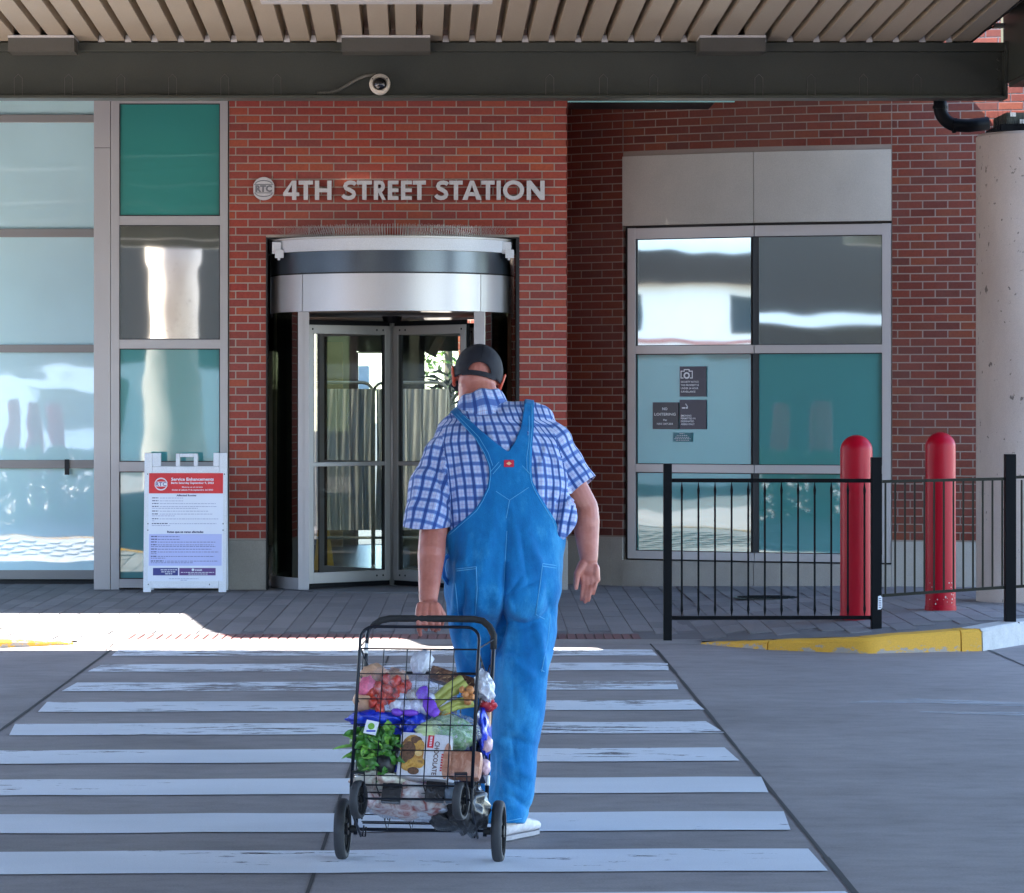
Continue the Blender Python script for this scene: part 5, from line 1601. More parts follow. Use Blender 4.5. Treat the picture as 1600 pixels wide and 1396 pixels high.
def ell_loft(mb, secs, seg=36, ex=2.3):
    """secs: (cx, cy, z, a, bback, bfront)"""
    rings = []
    for (cx, cy, z, a, bb, bf) in secs:
        rg = []
        for i in range(seg):
            t = 2 * math.pi * i / seg; c, s_ = math.cos(t), math.sin(t)
            x = a * math.copysign(abs(c) ** (2 / ex), c); yb = (bf if s_ > 0 else bb) * math.copysign(abs(s_) ** (2 / ex), s_)
            rg.append((cx + x, cy + yb, z))
        rings.append(rg)
    mb.loft(rings)
def smooth_secs(keys, n):
    keys = np.array(keys, float); t = np.arange(len(keys)); tt = np.linspace(0, len(keys) - 1, n); out = []
    for c in range(keys.shape[1]):
        p = keys[:, c]; m = np.gradient(p); col = []
        for q in tt:
            i = min(int(q), len(p) - 2); f = q - i
            col.append((2 * f**3 - 3 * f**2 + 1) * p[i] + (f**3 - 2 * f**2 + f) * m[i] + (-2 * f**3 + 3 * f**2) * p[i + 1] + (f**3 - f**2) * m[i + 1])
        out.append(col)
    return np.array(out).T.tolist()
def remesh(mb, voxel, sm=3):
    """one continuous surface from overlapping closed shapes -> (verts Nx3, faces list)"""
    me = bpy.data.meshes.new('r'); me.from_pydata(mb.v, [], mb.f)
    bm = bmesh.new(); bm.from_mesh(me); bmesh.ops.recalc_face_normals(bm, faces=bm.faces); bm.to_mesh(me); bm.free()
    ob = bpy.data.objects.new('r', me); COL.objects.link(ob)
    md = ob.modifiers.new('r', 'REMESH'); md.mode = 'VOXEL'; md.voxel_size = voxel; md.adaptivity = 0
    if sm:
        m2 = ob.modifiers.new('s', 'SMOOTH'); m2.iterations = sm; m2.factor = .5
    dg = bpy.context.evaluated_depsgraph_get(); ev = ob.evaluated_get(dg); m = ev.to_mesh()
    n = len(m.vertices); v = np.empty(n * 3); m.vertices.foreach_get('co', v)
    nn = np.empty(n * 3); m.vertices.foreach_get('normal', nn)
    q = len(m.loops); li = np.empty(q, int); m.loops.foreach_get('vertex_index', li)
    ls = np.empty(len(m.polygons), int); m.polygons.foreach_get('loop_start', ls); lt = np.empty(len(m.polygons), int); m.polygons.foreach_get('loop_total', lt)
    tris = []
    for s_, t_ in zip(ls, lt):
        for k in range(1, t_ - 1): tris.append((li[s_], li[s_ + k], li[s_ + k + 1]))
    ev.to_mesh_clear(); bpy.data.objects.remove(ob); bpy.data.meshes.remove(me)
    return v.reshape(-1, 3), nn.reshape(-1, 3), np.array(tris)
def clip(v, tris, g, extra=None):
    """keep g>0, cutting triangles on g=0"""
    keep = g[tris] > 0; cnt = keep.sum(1); out = [tuple(t) for t in tris[cnt == 3]]
    vs = list(map(tuple, v)); ex = list(extra) if extra is not None else None; cache = {}
    def cut(a, b):
        key = (min(a, b), max(a, b))
        if key not in cache:
            f = g[a] / (g[a] - g[b]); cache[key] = len(vs); vs.append(tuple(v[a] + (v[b] - v[a]) * f))
        return cache[key]
    for t, k in zip(tris[(cnt == 1) | (cnt == 2)], keep[(cnt == 1) | (cnt == 2)]):
        if k.sum() == 1:
            i = int(np.argmax(k)); a, b, c = t[i], t[(i + 1) % 3], t[(i + 2) % 3]; out.append((a, cut(a, b), cut(a, c)))
        else:
            i = int(np.argmin(k)); a, b, c = t[i], t[(i + 1) % 3], t[(i + 2) % 3]; ab, ac = cut(a, b), cut(a, c); out.append((ab, b, c)); out.append((ab, c, ac))
    V = np.array(vs); T = np.array(out); used = np.unique(T); mp = -np.ones(len(V), int); mp[used] = np.arange(len(used))
    return V[used], mp[T]
def mesh_obj(name, v, tris, mats, parent, uv=None, thick=0, smooth=True):
    o_ = ORG[parent.name]
    me = bpy.data.meshes.new(name); me.from_pydata((v - np.array(o_)).tolist(), [], tris.tolist())
    for m_ in (mats if isinstance(mats, (list, tuple)) else [mats]): me.materials.append(m_)
    if uv is not None:
        l = me.uv_layers.new(name='cloth'); l.data.foreach_set('uv', np.asarray(uv, dtype=np.float32).ravel())
    me.polygons.foreach_set('use_smooth', [smooth] * len(me.polygons)); me.update()
    o = link(name, me, parent, o_)
    if thick:
        md = o.modifiers.new('thickness', 'SOLIDIFY'); md.thickness = thick; md.offset = 1; md.use_rim = True
    return o

man = thing('person', 'man seen from behind in blue bib overalls, plaid shirt and black cap, pulling a cart', 'person', (.34, 12.5, 0))
MD = 12.5
def mp(px, py, D=MD): return at(px, py, D)
# torso sections from the seat up to the neck: px centre, py, half width px, back depth, front depth, D of the centre
TS = [(786, 978, 40, .045, .05, 12.53), (786, 960, 70, .115, .12, 12.53), (786, 930, 85, .178, .17, 12.53), (785, 895, 86, .178, .185, 12.535), (786, 860, 88, .165, .205, 12.55),
      (788, 825, 93, .158, .22, 12.565), (790, 790, 98, .158, .22, 12.575), (789, 755, 101, .160, .205, 12.585), (784, 720, 102, .158, .185, 12.60), (776, 690, 98, .148, .165, 12.625),
      (769, 667, 84, .128, .145, 12.65), (763, 650, 60, .10, .12, 12.67), (758, 637, 40, .08, .10, 12.69)]
def torso_secs(infl):
    out = []
    for (px, py, hw, bb, bf, D) in TS:
        p = mp(px, py, D); out.append((p.x, D, p.z, hw * D / F + infl, bb + infl, bf + infl))
    return smooth_secs(out, 34)
SHR, SHL = mp(859, 693, 12.62), mp(696, 714, 12.60)
def shoulders(mb, infl):
    capsule(mb, mp(800, 672, 12.63), SHR, .095 + infl, .083 + infl)
    capsule(mb, mp(742, 680, 12.63), SHL, .095 + infl, .083 + infl)
    capsule(mb, mp(770, 655, 12.66), mp(835, 662, 12.64), .075 + infl, .075 + infl); capsule(mb, mp(762, 655, 12.66), mp(712, 680, 12.64), .075 + infl, .075 + infl)
# arms
ELR, WRR = mp(914, 795, 12.60), mp(920, 873, 12.52)
ELL, WRL = mp(676, 838, 12.47), mp(669, 938, 12.30)
# ---- skin: one continuous body
sk = MB()
ell_loft(sk, [(a, b, c, max(.02, d - .025), max(.02, e - .03), max(.02, f - .03)) for (a, b, c, d, e, f) in torso_secs(0) if c > .90], 32)
shoulders(sk, -.025)
for (S, E, W, ra) in ((SHR, ELR, WRR, .055), (SHL, ELL, WRL, .056)):
    capsule(sk, S, E, .058, .051, 18)
    M_ = E.lerp(W, .28); capsule(sk, E, M_, .050, .051, 18); capsule(sk, M_, W, .051, .034, 18, flat=(1, .85))
# elbow point
capsule(sk, ELR + Vector((-.008, -.022, .004)), ELR + Vector((-.004, -.02, -.02)), .030, .028)
# legs inside the trousers
KR, AR, KL, AL = mp(810, 1110, 12.50), mp(786, 1268, 12.50), mp(752, 1110, 12.78), mp(746, 1258, 13.02)
for (H, K, A_) in ((mp(826, 950, 12.53), KR, AR), (mp(745, 950, 12.55), KL, AL)):
    capsule(sk, H, K, .062, .050); capsule(sk, K, A_, .056, .038)
    capsule(sk, A_, A_ + Vector((.0, .02, -.05)), .036, .036)
# head and neck
HC = mp(747, 588, 12.80)
HM = Matrix.Rotation(R(9), 3, 'Y') @ Matrix.Rotation(R(-16), 3, 'X')   # head tipped left and forward
def hp(x, y, z): return HC + HM @ Vector((x, y, z))
sk.ellipsoid(hp(0, 0, .012), (.078, .097, .098), HM, 28, 20)
sk.ellipsoid(hp(0, -.022, -.028), (.072, .078, .078), HM, 24, 16)       # nape
sk.ellipsoid(hp(0, .045, -.075), (.056, .060, .062), HM, 24, 16)       # jaw
capsule(sk, hp(0, -.02, -.045), mp(757, 668, 12.66), .070, .084, 22)
capsule(sk, hp(-.03, -.05, -.055), hp(.03, -.05, -.055), .034, .034)    # neck roll
capsule(sk, hp(0, .095, -.01), hp(0, .117, -.04), .011, .015, 10)       # nose
capsule(sk, hp(-.04, .075, .012), hp(.04, .075, .012), .018, .018, 10)  # brow
capsule(sk, hp(-.017, .093, -.068), hp(.017, .093, -.068), .010, .010, 10)  # lips
sk.ellipsoid(hp(0, .083, -.10), (.024, .022, .02), HM, 12, 8)           # chin
for s_ in (-1, 1):   # ears stand out from the head
    E0 = Vector((s_ * .079, .010, -.012))
    for i in range(9):
        a = R(-100 + 235 * i / 8); a2 = R(-100 + 235 * (i + 1) / 8)
        f = lambda t: hp(s_ * (.082 + .012 * (1 + math.sin(t)) * .5 + .006), .008 - .017 * math.cos(t) * 1.0 - .006, -.012 + .033 * math.sin(t))
        capsule(sk, f(a), f(a2), .0052, .0052, 8)
    sk.ellipsoid(hp(s_ * .084, .004, -.014), (.007, .015, .029), HM, 12, 10)
    sk.ellipsoid(hp(s_ * .082, .006, -.045), (.006, .009, .011), HM, 10, 8)
# right hand, palm towards the camera, fingers hanging
def P_(px, py, D): return at(px, py, D)
hD = 12.505
capsule(sk, WRR, P_(920, 888, 12.51), .031, .034, 16, flat=(1, .62))
for (a, b, r0, r1) in (((911, 886), (910.5, 909), .017, .0145), ((917, 884), (917.5, 911), .018, .0145), ((924, 885), (925, 910), .018, .0145), ((930, 888), (932.5, 906), .017, .0135)):
    capsule(sk, P_(a[0], a[1], hD + .008), P_(b[0], b[1], hD), r0, r1, 12)
sk.ellipsoid(P_(931, 893, hD - .004), (.014, .014, .026), None, 12, 8)            # heel of the little finger side
capsule(sk, P_(911, 882, hD), P_(902, 898, hD - .018), .019, .0145, 12)           # ball of the thumb
capsule(sk, P_(902, 898, hD - .018), P_(900.5, 911, hD - .026), .0125, .0105, 12); capsule(sk, P_(900.5, 911, hD - .026), P_(900, 919, hD - .028), .0105, .0085, 12)
for pts, r in (([(911, 909, 0), (910, 921, -.012), (909, 930, -.016), (908.3, 937, -.012)], .0086), ([(917.8, 911, 0), (916.5, 924, -.016), (914.8, 934, -.020), (914, 941, -.014)], .0088),
               ([(925, 910, 0), (923, 922, -.018), (920.6, 932, -.022), (919.6, 938.5, -.016)], .0086), ([(932.5, 906, 0), (930.5, 915, -.014), (928.6, 923, -.018), (927.4, 928, -.014)], .0076)):
    for (a, b), k in zip(zip(pts, pts[1:]), (1.0, .93, .86)):
        capsule(sk, P_(a[0], a[1], hD + a[2]), P_(b[0], b[1], hD + b[2]), r * k, r * k * .93, 10)
# left hand, gripping the cart handle
gD = 12.262
capsule(sk, WRL, P_(670.5, 950, 12.268), .032, .034, 16, flat=(1, .66))
for i, (px, pk) in enumerate(((657, 654), (665.5, 664), (674, 674.5), (681, 684.5))):
    kn = P_(pk, 965 + (1.5 if i in (0, 3) else 0), 12.232)
    capsule(sk, P_(px, 948, 12.262), kn, .017, .0145, 12)
    pip = P_(pk + .5, 975, 12.226); dip = P_(pk + .8, (984 if i == 0 else 981.5), 12.242); tip = P_(pk + (3 if i == 0 else 1.4), (992 if i == 0 else 984), 12.266)
    capsule(sk, kn, pip, .0112, .0102, 12); capsule(sk, pip, dip, .0100, .0092, 12); capsule(sk, dip, tip, .0090, .0078, 12)
capsule(sk, P_(682, 948, 12.275), P_(692, 962, 12.285), .017, .013, 12); capsule(sk, P_(692, 962, 12.285), P_(689, 977, 12.292), .0125, .0105, 12); capsule(sk, P_(689, 977, 12.292), P_(680, 985, 12.285), .0105, .0085, 12)
capsule(sk, P_(660, 952, 12.272), P_(682, 952, 12.272), .022, .022, 12)
def skin_mat():
    t = NT('skin')
    n1 = t.noise(t.pos(), 16, 5, .65); n2 = t.noise(t.pos(), 240, 3, .6); n3 = t.noise(t.pos(), 5, 2, .5)
    c = t.ramp(n1, [(.25, (.34, .10, .075)), (.55, (.46, .165, .12)), (.8, (.54, .23, .175))])
    c = t.mix(t.ramp(n3, [(.5, (0, 0, 0)), (.75, (.5, .5, .5))]), c, (.55, .19, .14))
    # ears are thin and flushed: nearer the red of blood
    t.l(c, t.b.inputs['Base Color']); t.set(Roughness=.5)
    t.b.inputs['Subsurface Weight'].default_value = .15; t.b.inputs['Subsurface Radius'].default_value = (.012, .004, .002); t.b.inputs['Subsurface Scale'].default_value = .5
    t.bump(t.math('ADD', t.math('MULTIPLY', n2, .4), n1), .35, .0015)
    return t.m
M_skin = skin_mat()
def ear_mat():
    return mat('flushed_ear', (.62, .11, .055), .5, var=.15, scale=30, bump=.1, sss=.3)
M_ear = ear_mat()
v, n, t = remesh(sk, .0034, 3)
# ears: faces far to the side of the head take the flushed material
Hinv = np.array(HM.inverted()); loc = (v - np.array(HC)) @ Hinv.T
isear = (np.abs(loc[:, 0]) > .0815) & (np.abs(loc[:, 2]) < .065) & (np.linalg.norm(loc, axis=1) < .14)
fe = isear[t].all(1)
body = mesh_obj('body', v, t, [M_skin, M_ear], man)
body.data.polygons.foreach_set('material_index', fe.astype(int)); body.data.update()
for s_ in (-1, 1):
    mb = MB(); mb.ellipsoid(hp(s_ * .031, .083, -.006), (.012, .010, .010), HM, 12, 8); mb.build('eye', M_white, body, smooth=True)
    mb = MB(); mb.ellipsoid(hp(s_ * .031, .0925, -.006), (.005, .002, .005), HM, 10, 6); mb.build('iris', M_black, body, smooth=True)

# ---- shirt
back_poly = [(699, 622), (703.5, 643.5), (741.6, 684.7), (755, 707), (762.5, 726), (764.5, 742), (761.4, 762), (753, 780), (743, 796), (730, 808), (716, 820), (697, 836), (600, 850), (600, 1400), (1000, 1400), (1000, 850), (876, 838), (866, 812), (852, 789), (838, 766), (832, 752), (830.5, 735), (831, 704),
             (834, 668), (834.5, 600), (820, 600), (820, 630), (814, 668), (804, 692), (794, 707), (776, 694), (745, 668), (716, 640), (712, 622)]
def dist_poly(px, py, poly):
    """signed distance (inside > 0) of points to polygon"""
    poly = np.array(poly, float); d = np.full(px.shape, 1e9); ins = np.zeros(px.shape, bool)
    for i in range(len(poly)):
        a, b = poly[i], poly[(i + 1) % len(poly)]; e = b - a; wx, wy = px - a[0], py - a[1]
        t = np.clip((wx * e[0] + wy * e[1]) / max(1e-9, e @ e), 0, 1)
        d = np.minimum(d, np.hypot(wx - e[0] * t, wy - e[1] * t))
        c1 = (a[1] > py) != (b[1] > py)
        with np.errstate(divide='ignore', invalid='ignore'):
            xi = (b[0] - a[0]) * (py - a[1]) / (b[1] - a[1] if b[1] != a[1] else 1e-9) + a[0]
        ins ^= c1 & (px < xi)
    return np.where(ins, d, -d)
def seg_dist(v, a, b):
    a, b = np.array(a), np.array(b); e = b - a; w_ = v - a; tt = np.clip((w_ @ e) / (e @ e), 0, 1.25)
    return np.linalg.norm(w_ - tt[:, None] * e, axis=1), (w_ @ e) / (e @ e)
sh = MB()
ell_loft(sh, torso_secs(.0), 44)
shoulders(sh, .0)
HMR, HML = mp(908, 762, 12.60), mp(667, 822, 12.50)   # sleeve hem centres
SR1, SL1 = mp(875, 722, 12.62), mp(678, 757, 12.57)
capsule(sh, SHR, SR1, .078, .075, 22); capsule(sh, SR1, HMR + (HMR - SR1).normalized() * .05, .074, .060, 22); capsule(sh, mp(836, 674, 12.62), mp(872, 722, 12.62), .072, .070, 22); capsule(sh, mp(726, 692, 12.63), mp(686, 742, 12.59), .075, .074, 22)
capsule(sh, SHL, SL1, .078, .080, 22); capsule(sh, SL1, HML + (HML - SL1).normalized() * .06, .089, .084, 22)
sh.ellipsoid(mp(880, 812, 12.50), (.045, .05, .085), Matrix.Rotation(R(18), 3, 'Y'), 20, 14)    # loose shirt bunched over the overalls
sh.ellipsoid(mp(878, 790, 12.54), (.035, .06, .09), None, 20, 14)
v, n, t = remesh(sh, .0075, 5)
# folds
def fold(v, n, a, b, amp, wid, L=None):
    """raised ridge along the picture line a-b on the back side"""
    px = CX + v[:, 0] * F / v[:, 1]; py = CY - (v[:, 2] - CH) * F / v[:, 1]
    a, b = np.array(a, float), np.array(b, float); e = b - a; tt = np.clip(((px - a[0]) * e[0] + (py - a[1]) * e[1]) / (e @ e), -.2, 1.2)
    tc = np.clip(tt, 0, 1); d = np.hypot(px - a[0] - e[0] * tc, py - a[1] - e[1] * tc)
    w_ = np.exp(-(d / wid) ** 2) * np.sin(np.pi * np.clip(.15 + .7 * tc, 0, 1)) * (n[:, 1] < .3)
    return v + n * (amp * w_)[:, None]
def hashn(v, s, seed=0):
    """smooth cheap noise"""
    rs = np.random.RandomState(seed); o = np.zeros(len(v))
    for k in range(6):
        d = rs.normal(size=3); d /= np.linalg.norm(d); o += np.sin(v @ d * s * rs.uniform(.6, 1.5) + rs.uniform(0, 6.28))
    return o / 3.5
for (a, b, am, wd) in (((705, 690), (690, 790), .008, 6), ((730, 700), (712, 800), .007, 7), ((700, 672), (668, 720), .008, 6), ((676, 725), (700, 790), -.010, 4), ((690, 705), (704, 770), .009, 5),
                       ((862, 690), (880, 750), .009, 5), ((870, 700), (888, 745), -.010, 4), ((850, 705), (842, 800), .006, 6), ((868, 760), (862, 820), .008, 5), ((884, 790), (872, 838), .010, 4), ((893, 795), (885, 835), -.008, 4),
                       ((735, 660), (800, 655), .005, 5), ((780, 665), (850, 690), .006, 6), ((655, 740), (645, 800), .006, 5), ((680, 760), (676, 820), .007, 5), ((900, 705), (915, 745), .006, 5), ((878, 770), (866, 800), -.008, 3),
                       ((745, 690), (740, 800), .005, 7), ((765, 665), (772, 700), .004, 6)):
    v = fold(v, n, a, b, am * 1.35, wd)
rsf = random.Random(9)
for k in range(26):
    x0_ = rsf.uniform(660, 890); y0_ = rsf.uniform(665, 780); v = fold(v, n, (x0_, y0_), (x0_ + rsf.uniform(-22, 22), y0_ + rsf.uniform(25, 70)), rsf.choice([.004, .005, -.0045, -.0055]), rsf.uniform(2.5, 4.5))
v = v + n * (.004 * hashn(v, 38, 3) + .0025 * hashn(v, 85, 5))[:, None]
dR, tR = seg_dist(v, SHR, HMR); dL, tL = seg_dist(v, SHL, HML)
hemR = (v - np.array(HMR)) @ np.array((HMR - SR1).normalized()); hemL = (v - np.array(HML)) @ np.array(Vector((0, .10, -1)).normalized())
eR = (v - np.array(SR1)) @ np.array((HMR - SR1).normalized()); eL = (v - np.array(SL1)) @ np.array((HML - SL1).normalized())
pxv = CX + v[:, 0] * F / v[:, 1]; pyv = CY - (v[:, 2] - CH) * F / v[:, 1]
armR = (dR < .115) & (pxv > 884) & (pyv < 790) & (pyv > 700) ; armL = (dL < .125) & (pxv < 702) & (pyv > 735)
sleeveR = (pxv > 862 + np.clip((pyv - 660) * .28, 0, 40)) & (pyv < 785) & (dR < .13)
sleeveL = (pxv < 690 + np.clip((pyv - 700) * .10, 0, 14)) & (dL < .14) & (pyv > 660)
g = np.full(len(v), .05)
g = np.minimum(g, np.where(armR & (hemR > -.06), -hemR, .05)); g = np.minimum(g, np.where((pxv > 896) & (dR < .13), -hemR, .05))
g = np.minimum(g, np.where((pxv < 703) & (dL < .14), -hemL, .05))
g = np.minimum(g, (880 - pyv) * .01)
g = np.where(v[:, 1] < 12.58, np.minimum(g, (9 - dist_poly(pxv, pyv, back_poly)) * .01), g)
# UV in metres: plaid follows the torso or the sleeve
def uv_for(v):
    px = CX + v[:, 0] * F / v[:, 1]; py = CY - (v[:, 2] - CH) * F / v[:, 1]
    cx = np.interp(py, [t_[1] for t_ in TS][::-1], [t_[0] for t_ in TS][::-1]); hw = np.interp(py, [t_[1] for t_ in TS][::-1], [t_[2] for t_ in TS][::-1])
    s0_ = (px - cx) / np.maximum(hw, 70); s_ = np.clip(s0_, -.93, .93); u = np.arcsin(s_) * .23 + (s0_ - s_) * .30 + v[:, 0] * .12; w_ = v[:, 2] * 1.02 + .25 * np.clip(v[:, 1] - 12.45, 0, .3)
    out = np.stack([u, w_], 1)
    res = {}
    for key, S, H in (('R', SHR, HMR), ('L', SHL, HML)):
        a = np.array(S); d = np.array((H - S).normalized()); q = v - a; al = q @ d; r = q - al[:, None] * d
        up = np.cross(d, np.array([0, 1., 0])); up /= np.linalg.norm(up); bn = np.cross(d, up); th = np.arctan2(r @ up, r @ bn)
        res[key] = np.stack([th * .085 + .4, al], 1)
    return out, res
def build_shirt(v, t, name='shirt'):
    tu, res = uv_for(v)
    px = CX + v[:, 0] * F / v[:, 1]; py = CY - (v[:, 2] - CH) * F / v[:, 1]
    fx, fy = px[t].mean(1), py[t].mean(1)
    mR = (fx > 856 + np.clip((fy - 650) * .33, 0, 30)) & (fy < 790) & (fx > 862) & ((fx > 886) | (fy < 740)); mL = (fx < 694 + np.clip((fy - 700) * .12, -10, 10)) & (fy > 672)
    wv = np.stack([hashn(v, 14, 21), hashn(v, 16, 22)], 1) * .004
    tu = tu + wv; res = {k_: q_ + wv for k_, q_ in res.items()}
    uv = tu[t]; uv[mR] = res['R'][t][mR]; uv[mL] = res['L'][t][mL]
    # undo wrap seams
    d = uv[:, :, 0].max(1) - uv[:, :, 0].min(1); bad = (d > .3)
    uvb = uv[bad]; lo = uvb[:, :, 0] < .4; uvb[:, :, 0] += np.where(lo, 2 * math.pi * .085, 0); uv[bad] = uvb
    return uv
def plaid():
    t = NT('blue_plaid')
    uvn = t.n('ShaderNodeUVMap'); uvn.uv_map = 'cloth'; sp = t.n('ShaderNodeSeparateXYZ'); t.l(uvn.outputs[0], sp.inputs[0])
    def band(src, per, off, w_, soft=.03):
        f = t.math('FRACT', t.math('ADD', t.math('DIVIDE', src, per), off)); a = t.math('ABSOLUTE', t.math('SUBTRACT', f, .5))
        return t.math('SUBTRACT', 1, t.math('DIVIDE', t.math('SUBTRACT', a, w_ / 2), soft), clamp=True)
    U, V = sp.outputs[0], sp.outputs[1]; per = .0425
    c = (.58, .66, .84, 1)
    c = t.mix(t.math('MULTIPLY', band(U, per, .5, .46, .04), .5), c, (.07, .22, .58)); c = t.mix(t.math('MULTIPLY', band(V, per, .5, .44, .04), .5), c, (.08, .24, .60)); c = t.mix(t.math('MULTIPLY', band(U, per, .0, .16, .03), .35), c, (.16, .26, .58)); c = t.mix(t.math('MULTIPLY', band(V, per, .0, .14, .03), .30), c, (.16, .26, .58))
    for o_ in (.0, .14, -.14):
        c = t.mix(t.math('MULTIPLY', band(U, per, o_, .025, .02), .38), c, (.30, .12, .26)); c = t.mix(t.math('MULTIPLY', band(V, per, o_, .025, .02), .30), c, (.30, .12, .26))
    c = t.mix(t.math('MULTIPLY', band(V, per, .5, .25, .03), .80), c, (.025, .085, .34)); c = t.mix(t.math('MULTIPLY', band(U, per, .5, .25, .03), .92), c, (.008, .045, .23))
    t.l(c, t.b.inputs['Base Color']); t.set(Roughness=.85); t.b.inputs['Sheen Weight'].default_value = .15
    nn = t.noise(t.pos(), 420, 2, .5); n2 = t.noise(t.pos((1, 1, .6)), 28, 4, .6)
    t.bump(t.math('ADD', t.math('MULTIPLY', nn, .12), n2), .5, .006)
    return t.m
M_plaid = plaid()
v2, t2 = clip(v, t, g)
mesh_obj('shirt', v2, t2, M_plaid, man, build_shirt(v2, t2), thick=.003)
# collar
mb = MB(); rings = []
keys = [((757, 662), (.135, .115), 12.67, 0), ((755, 645), (.106, .108), 12.69, 3), ((752, 632), (.092, .102), 12.705, 6), ((751, 626), (.087, .095), 12.715, 8), ((751, 623.5), (.082, .089), 12.717, 8)]
for (c_, (a, b), D, tl) in keys:
    C0 = mp(c_[0], c_[1], D); MM = Matrix.Rotation(R(-tl * 1.5), 3, 'Y') @ Matrix.Rotation(R(-tl * 2.6), 3, 'X')
    rings.append([C0 + MM @ Vector((a * math.cos(2 * math.pi * i / 48), b * math.sin(2 * math.pi * i / 48), .004 * math.sin(i * .9))) for i in range(48)])
vv = np.array([tuple(p) for r in rings for p in r]); tt = []; uvl = []
for j in range(len(rings) - 1):
    for i in range(48):
        a, b, c_, d = j * 48 + i, j * 48 + (i + 1) % 48, (j + 1) * 48 + (i + 1) % 48, (j + 1) * 48 + i
        ua, ub = i * .0125, (i + 1) * .0125; va, vb = .01 + j * .022, .01 + (j + 1) * .022
        tt += [(a, b, c_), (a, c_, d)]; uvl += [[(ua, va), (ub, va), (ub, vb)], [(ua, va), (ub, vb), (ua, vb)]]
mesh_obj('collar', vv, np.array(tt), M_plaid, man, np.array(uvl), thick=.004)

# ---- overalls
ov = MB()
ell_loft(ov, torso_secs(.011), 44)
shoulders(ov, .010)
LR = [(826, 930, 45, 12.53), (826, 965, 44, 12.53), (820, 1013, 43.5, 12.51), (814, 1056, 40.5, 12.49), (809, 1120, 38, 12.49), (805, 1160, 36.5, 12.50), (802, 1205, 34.5, 12.50), (797, 1246, 33.5, 12.49), (787, 1286, 31.5, 12.47)]
LL = [(745, 930, 45, 12.54), (745, 965, 43, 12.55), (748, 1013, 38, 12.61), (750, 1056, 37, 12.68), (750, 1110, 35, 12.76), (749, 1180, 32, 12.90), (747, 1250, 29, 13.03)]
for L_, dep in ((LR, 1.14), (LL, 1.14)):
    secs = []
    for (px, py, hw, D) in L_:
        p = mp(px, py, D); a = hw * D / F; secs.append((p.x, D, p.z, a, a * dep, a * dep))
    ell_loft(ov, smooth_secs(secs, 30), 32, 2.15)
for (px, py) in ((822, 925), (752, 922)):       # seat
    ov.ellipsoid(mp(px, py, 12.455), (.088, .105, .115), None, 22, 16)
v, n, t = remesh(ov, .0075, 5)
px = CX + v[:, 0] * F / v[:, 1]; py = CY - (v[:, 2] - CH) * F / v[:, 1]
# seat seam, folds under the seat, behind the knee and at the hem
for (a, b, am, wd) in (((794, 800), (790, 900), -.008, 5), ((790, 880), (786, 985), -.022, 5), ((786, 960), (778, 1010), -.020, 6), ((792, 935), (812, 905), -.010, 5), ((796, 930), (845, 905), -.009, 6),
                       ((790, 945), (820, 965), .008, 8), ((782, 1000), (845, 985), .006, 7), ((775, 1022), (848, 1015), -.006, 5), ((800, 1030), (836, 1060), .006, 7), ((800, 1075), (838, 1060), -.006, 6),
                       ((775, 1160), (820, 1120), .007, 9), ((778, 1150), (835, 1165), -.007, 7), ((785, 1190), (828, 1215), .007, 8), ((772, 1205), (815, 1235), -.008, 6), ((800, 1245), (822, 1262), -.010, 6), ((775, 1262), (812, 1255), .007, 6),
                       ((735, 840), (728, 930), .007, 8), ((755, 850), (750, 950), .006, 8), ((716, 880), (712, 980), .010, 5), ((724, 890), (720, 1000), -.010, 5), ((735, 960), (742, 1040), .008, 6), ((820, 830), (850, 900), .006, 8),
                       ((800, 800), (812, 880), .006, 7), ((775, 790), (760, 880), .005, 8), ((840, 980), (848, 1050), .008, 6), ((852, 900), (860, 960), -.006, 5), ((725, 1040), (730, 1100), .008, 6)):
    v = fold(v, n, a, b, am * 1.5, wd)
rsf = random.Random(4)
for k in range(22):
    x0_ = rsf.uniform(712, 860); y0_ = rsf.uniform(800, 1180); v = fold(v, n, (x0_, y0_), (x0_ + rsf.uniform(-16, 16), y0_ + rsf.uniform(50, 110)), rsf.choice([.0045, .006, -.005, -.006]), rsf.uniform(2.5, 5))
v = v + n * (.0042 * hashn(v, 26, 11) + .0024 * hashn(v, 60, 12))[:, None] * np.clip((1.35 - v[:, 2]) * 6, .25, 1)[:, None]
px = CX + v[:, 0] * F / v[:, 1]; py = CY - (v[:, 2] - CH) * F / v[:, 1]
front_poly = [(697, 600), (735, 600), (735, 700), (825, 700), (820, 600), (838, 600), (838, 780), (900, 850), (1000, 860), (1000, 1400), (600, 1400), (600, 860), (690, 850), (712, 760)]
cy = np.interp(py, [t_[1] for t_ in TS][::-1], [t_[5] for t_ in TS][::-1]) + .01
gb = dist_poly(px, py, back_poly); gf = dist_poly(px, py, front_poly)
g = np.where(v[:, 1] < cy + .03, gb, gf)
hem = np.where(px > 770, 1287 + (px - 787) * -.10, 1264.0)
isR = v[:, 1] < 12.78
hemg = np.where(isR, 1286 - py, 1262 - py)
g = np.minimum(g, np.where(py > 1150, hemg, 50))
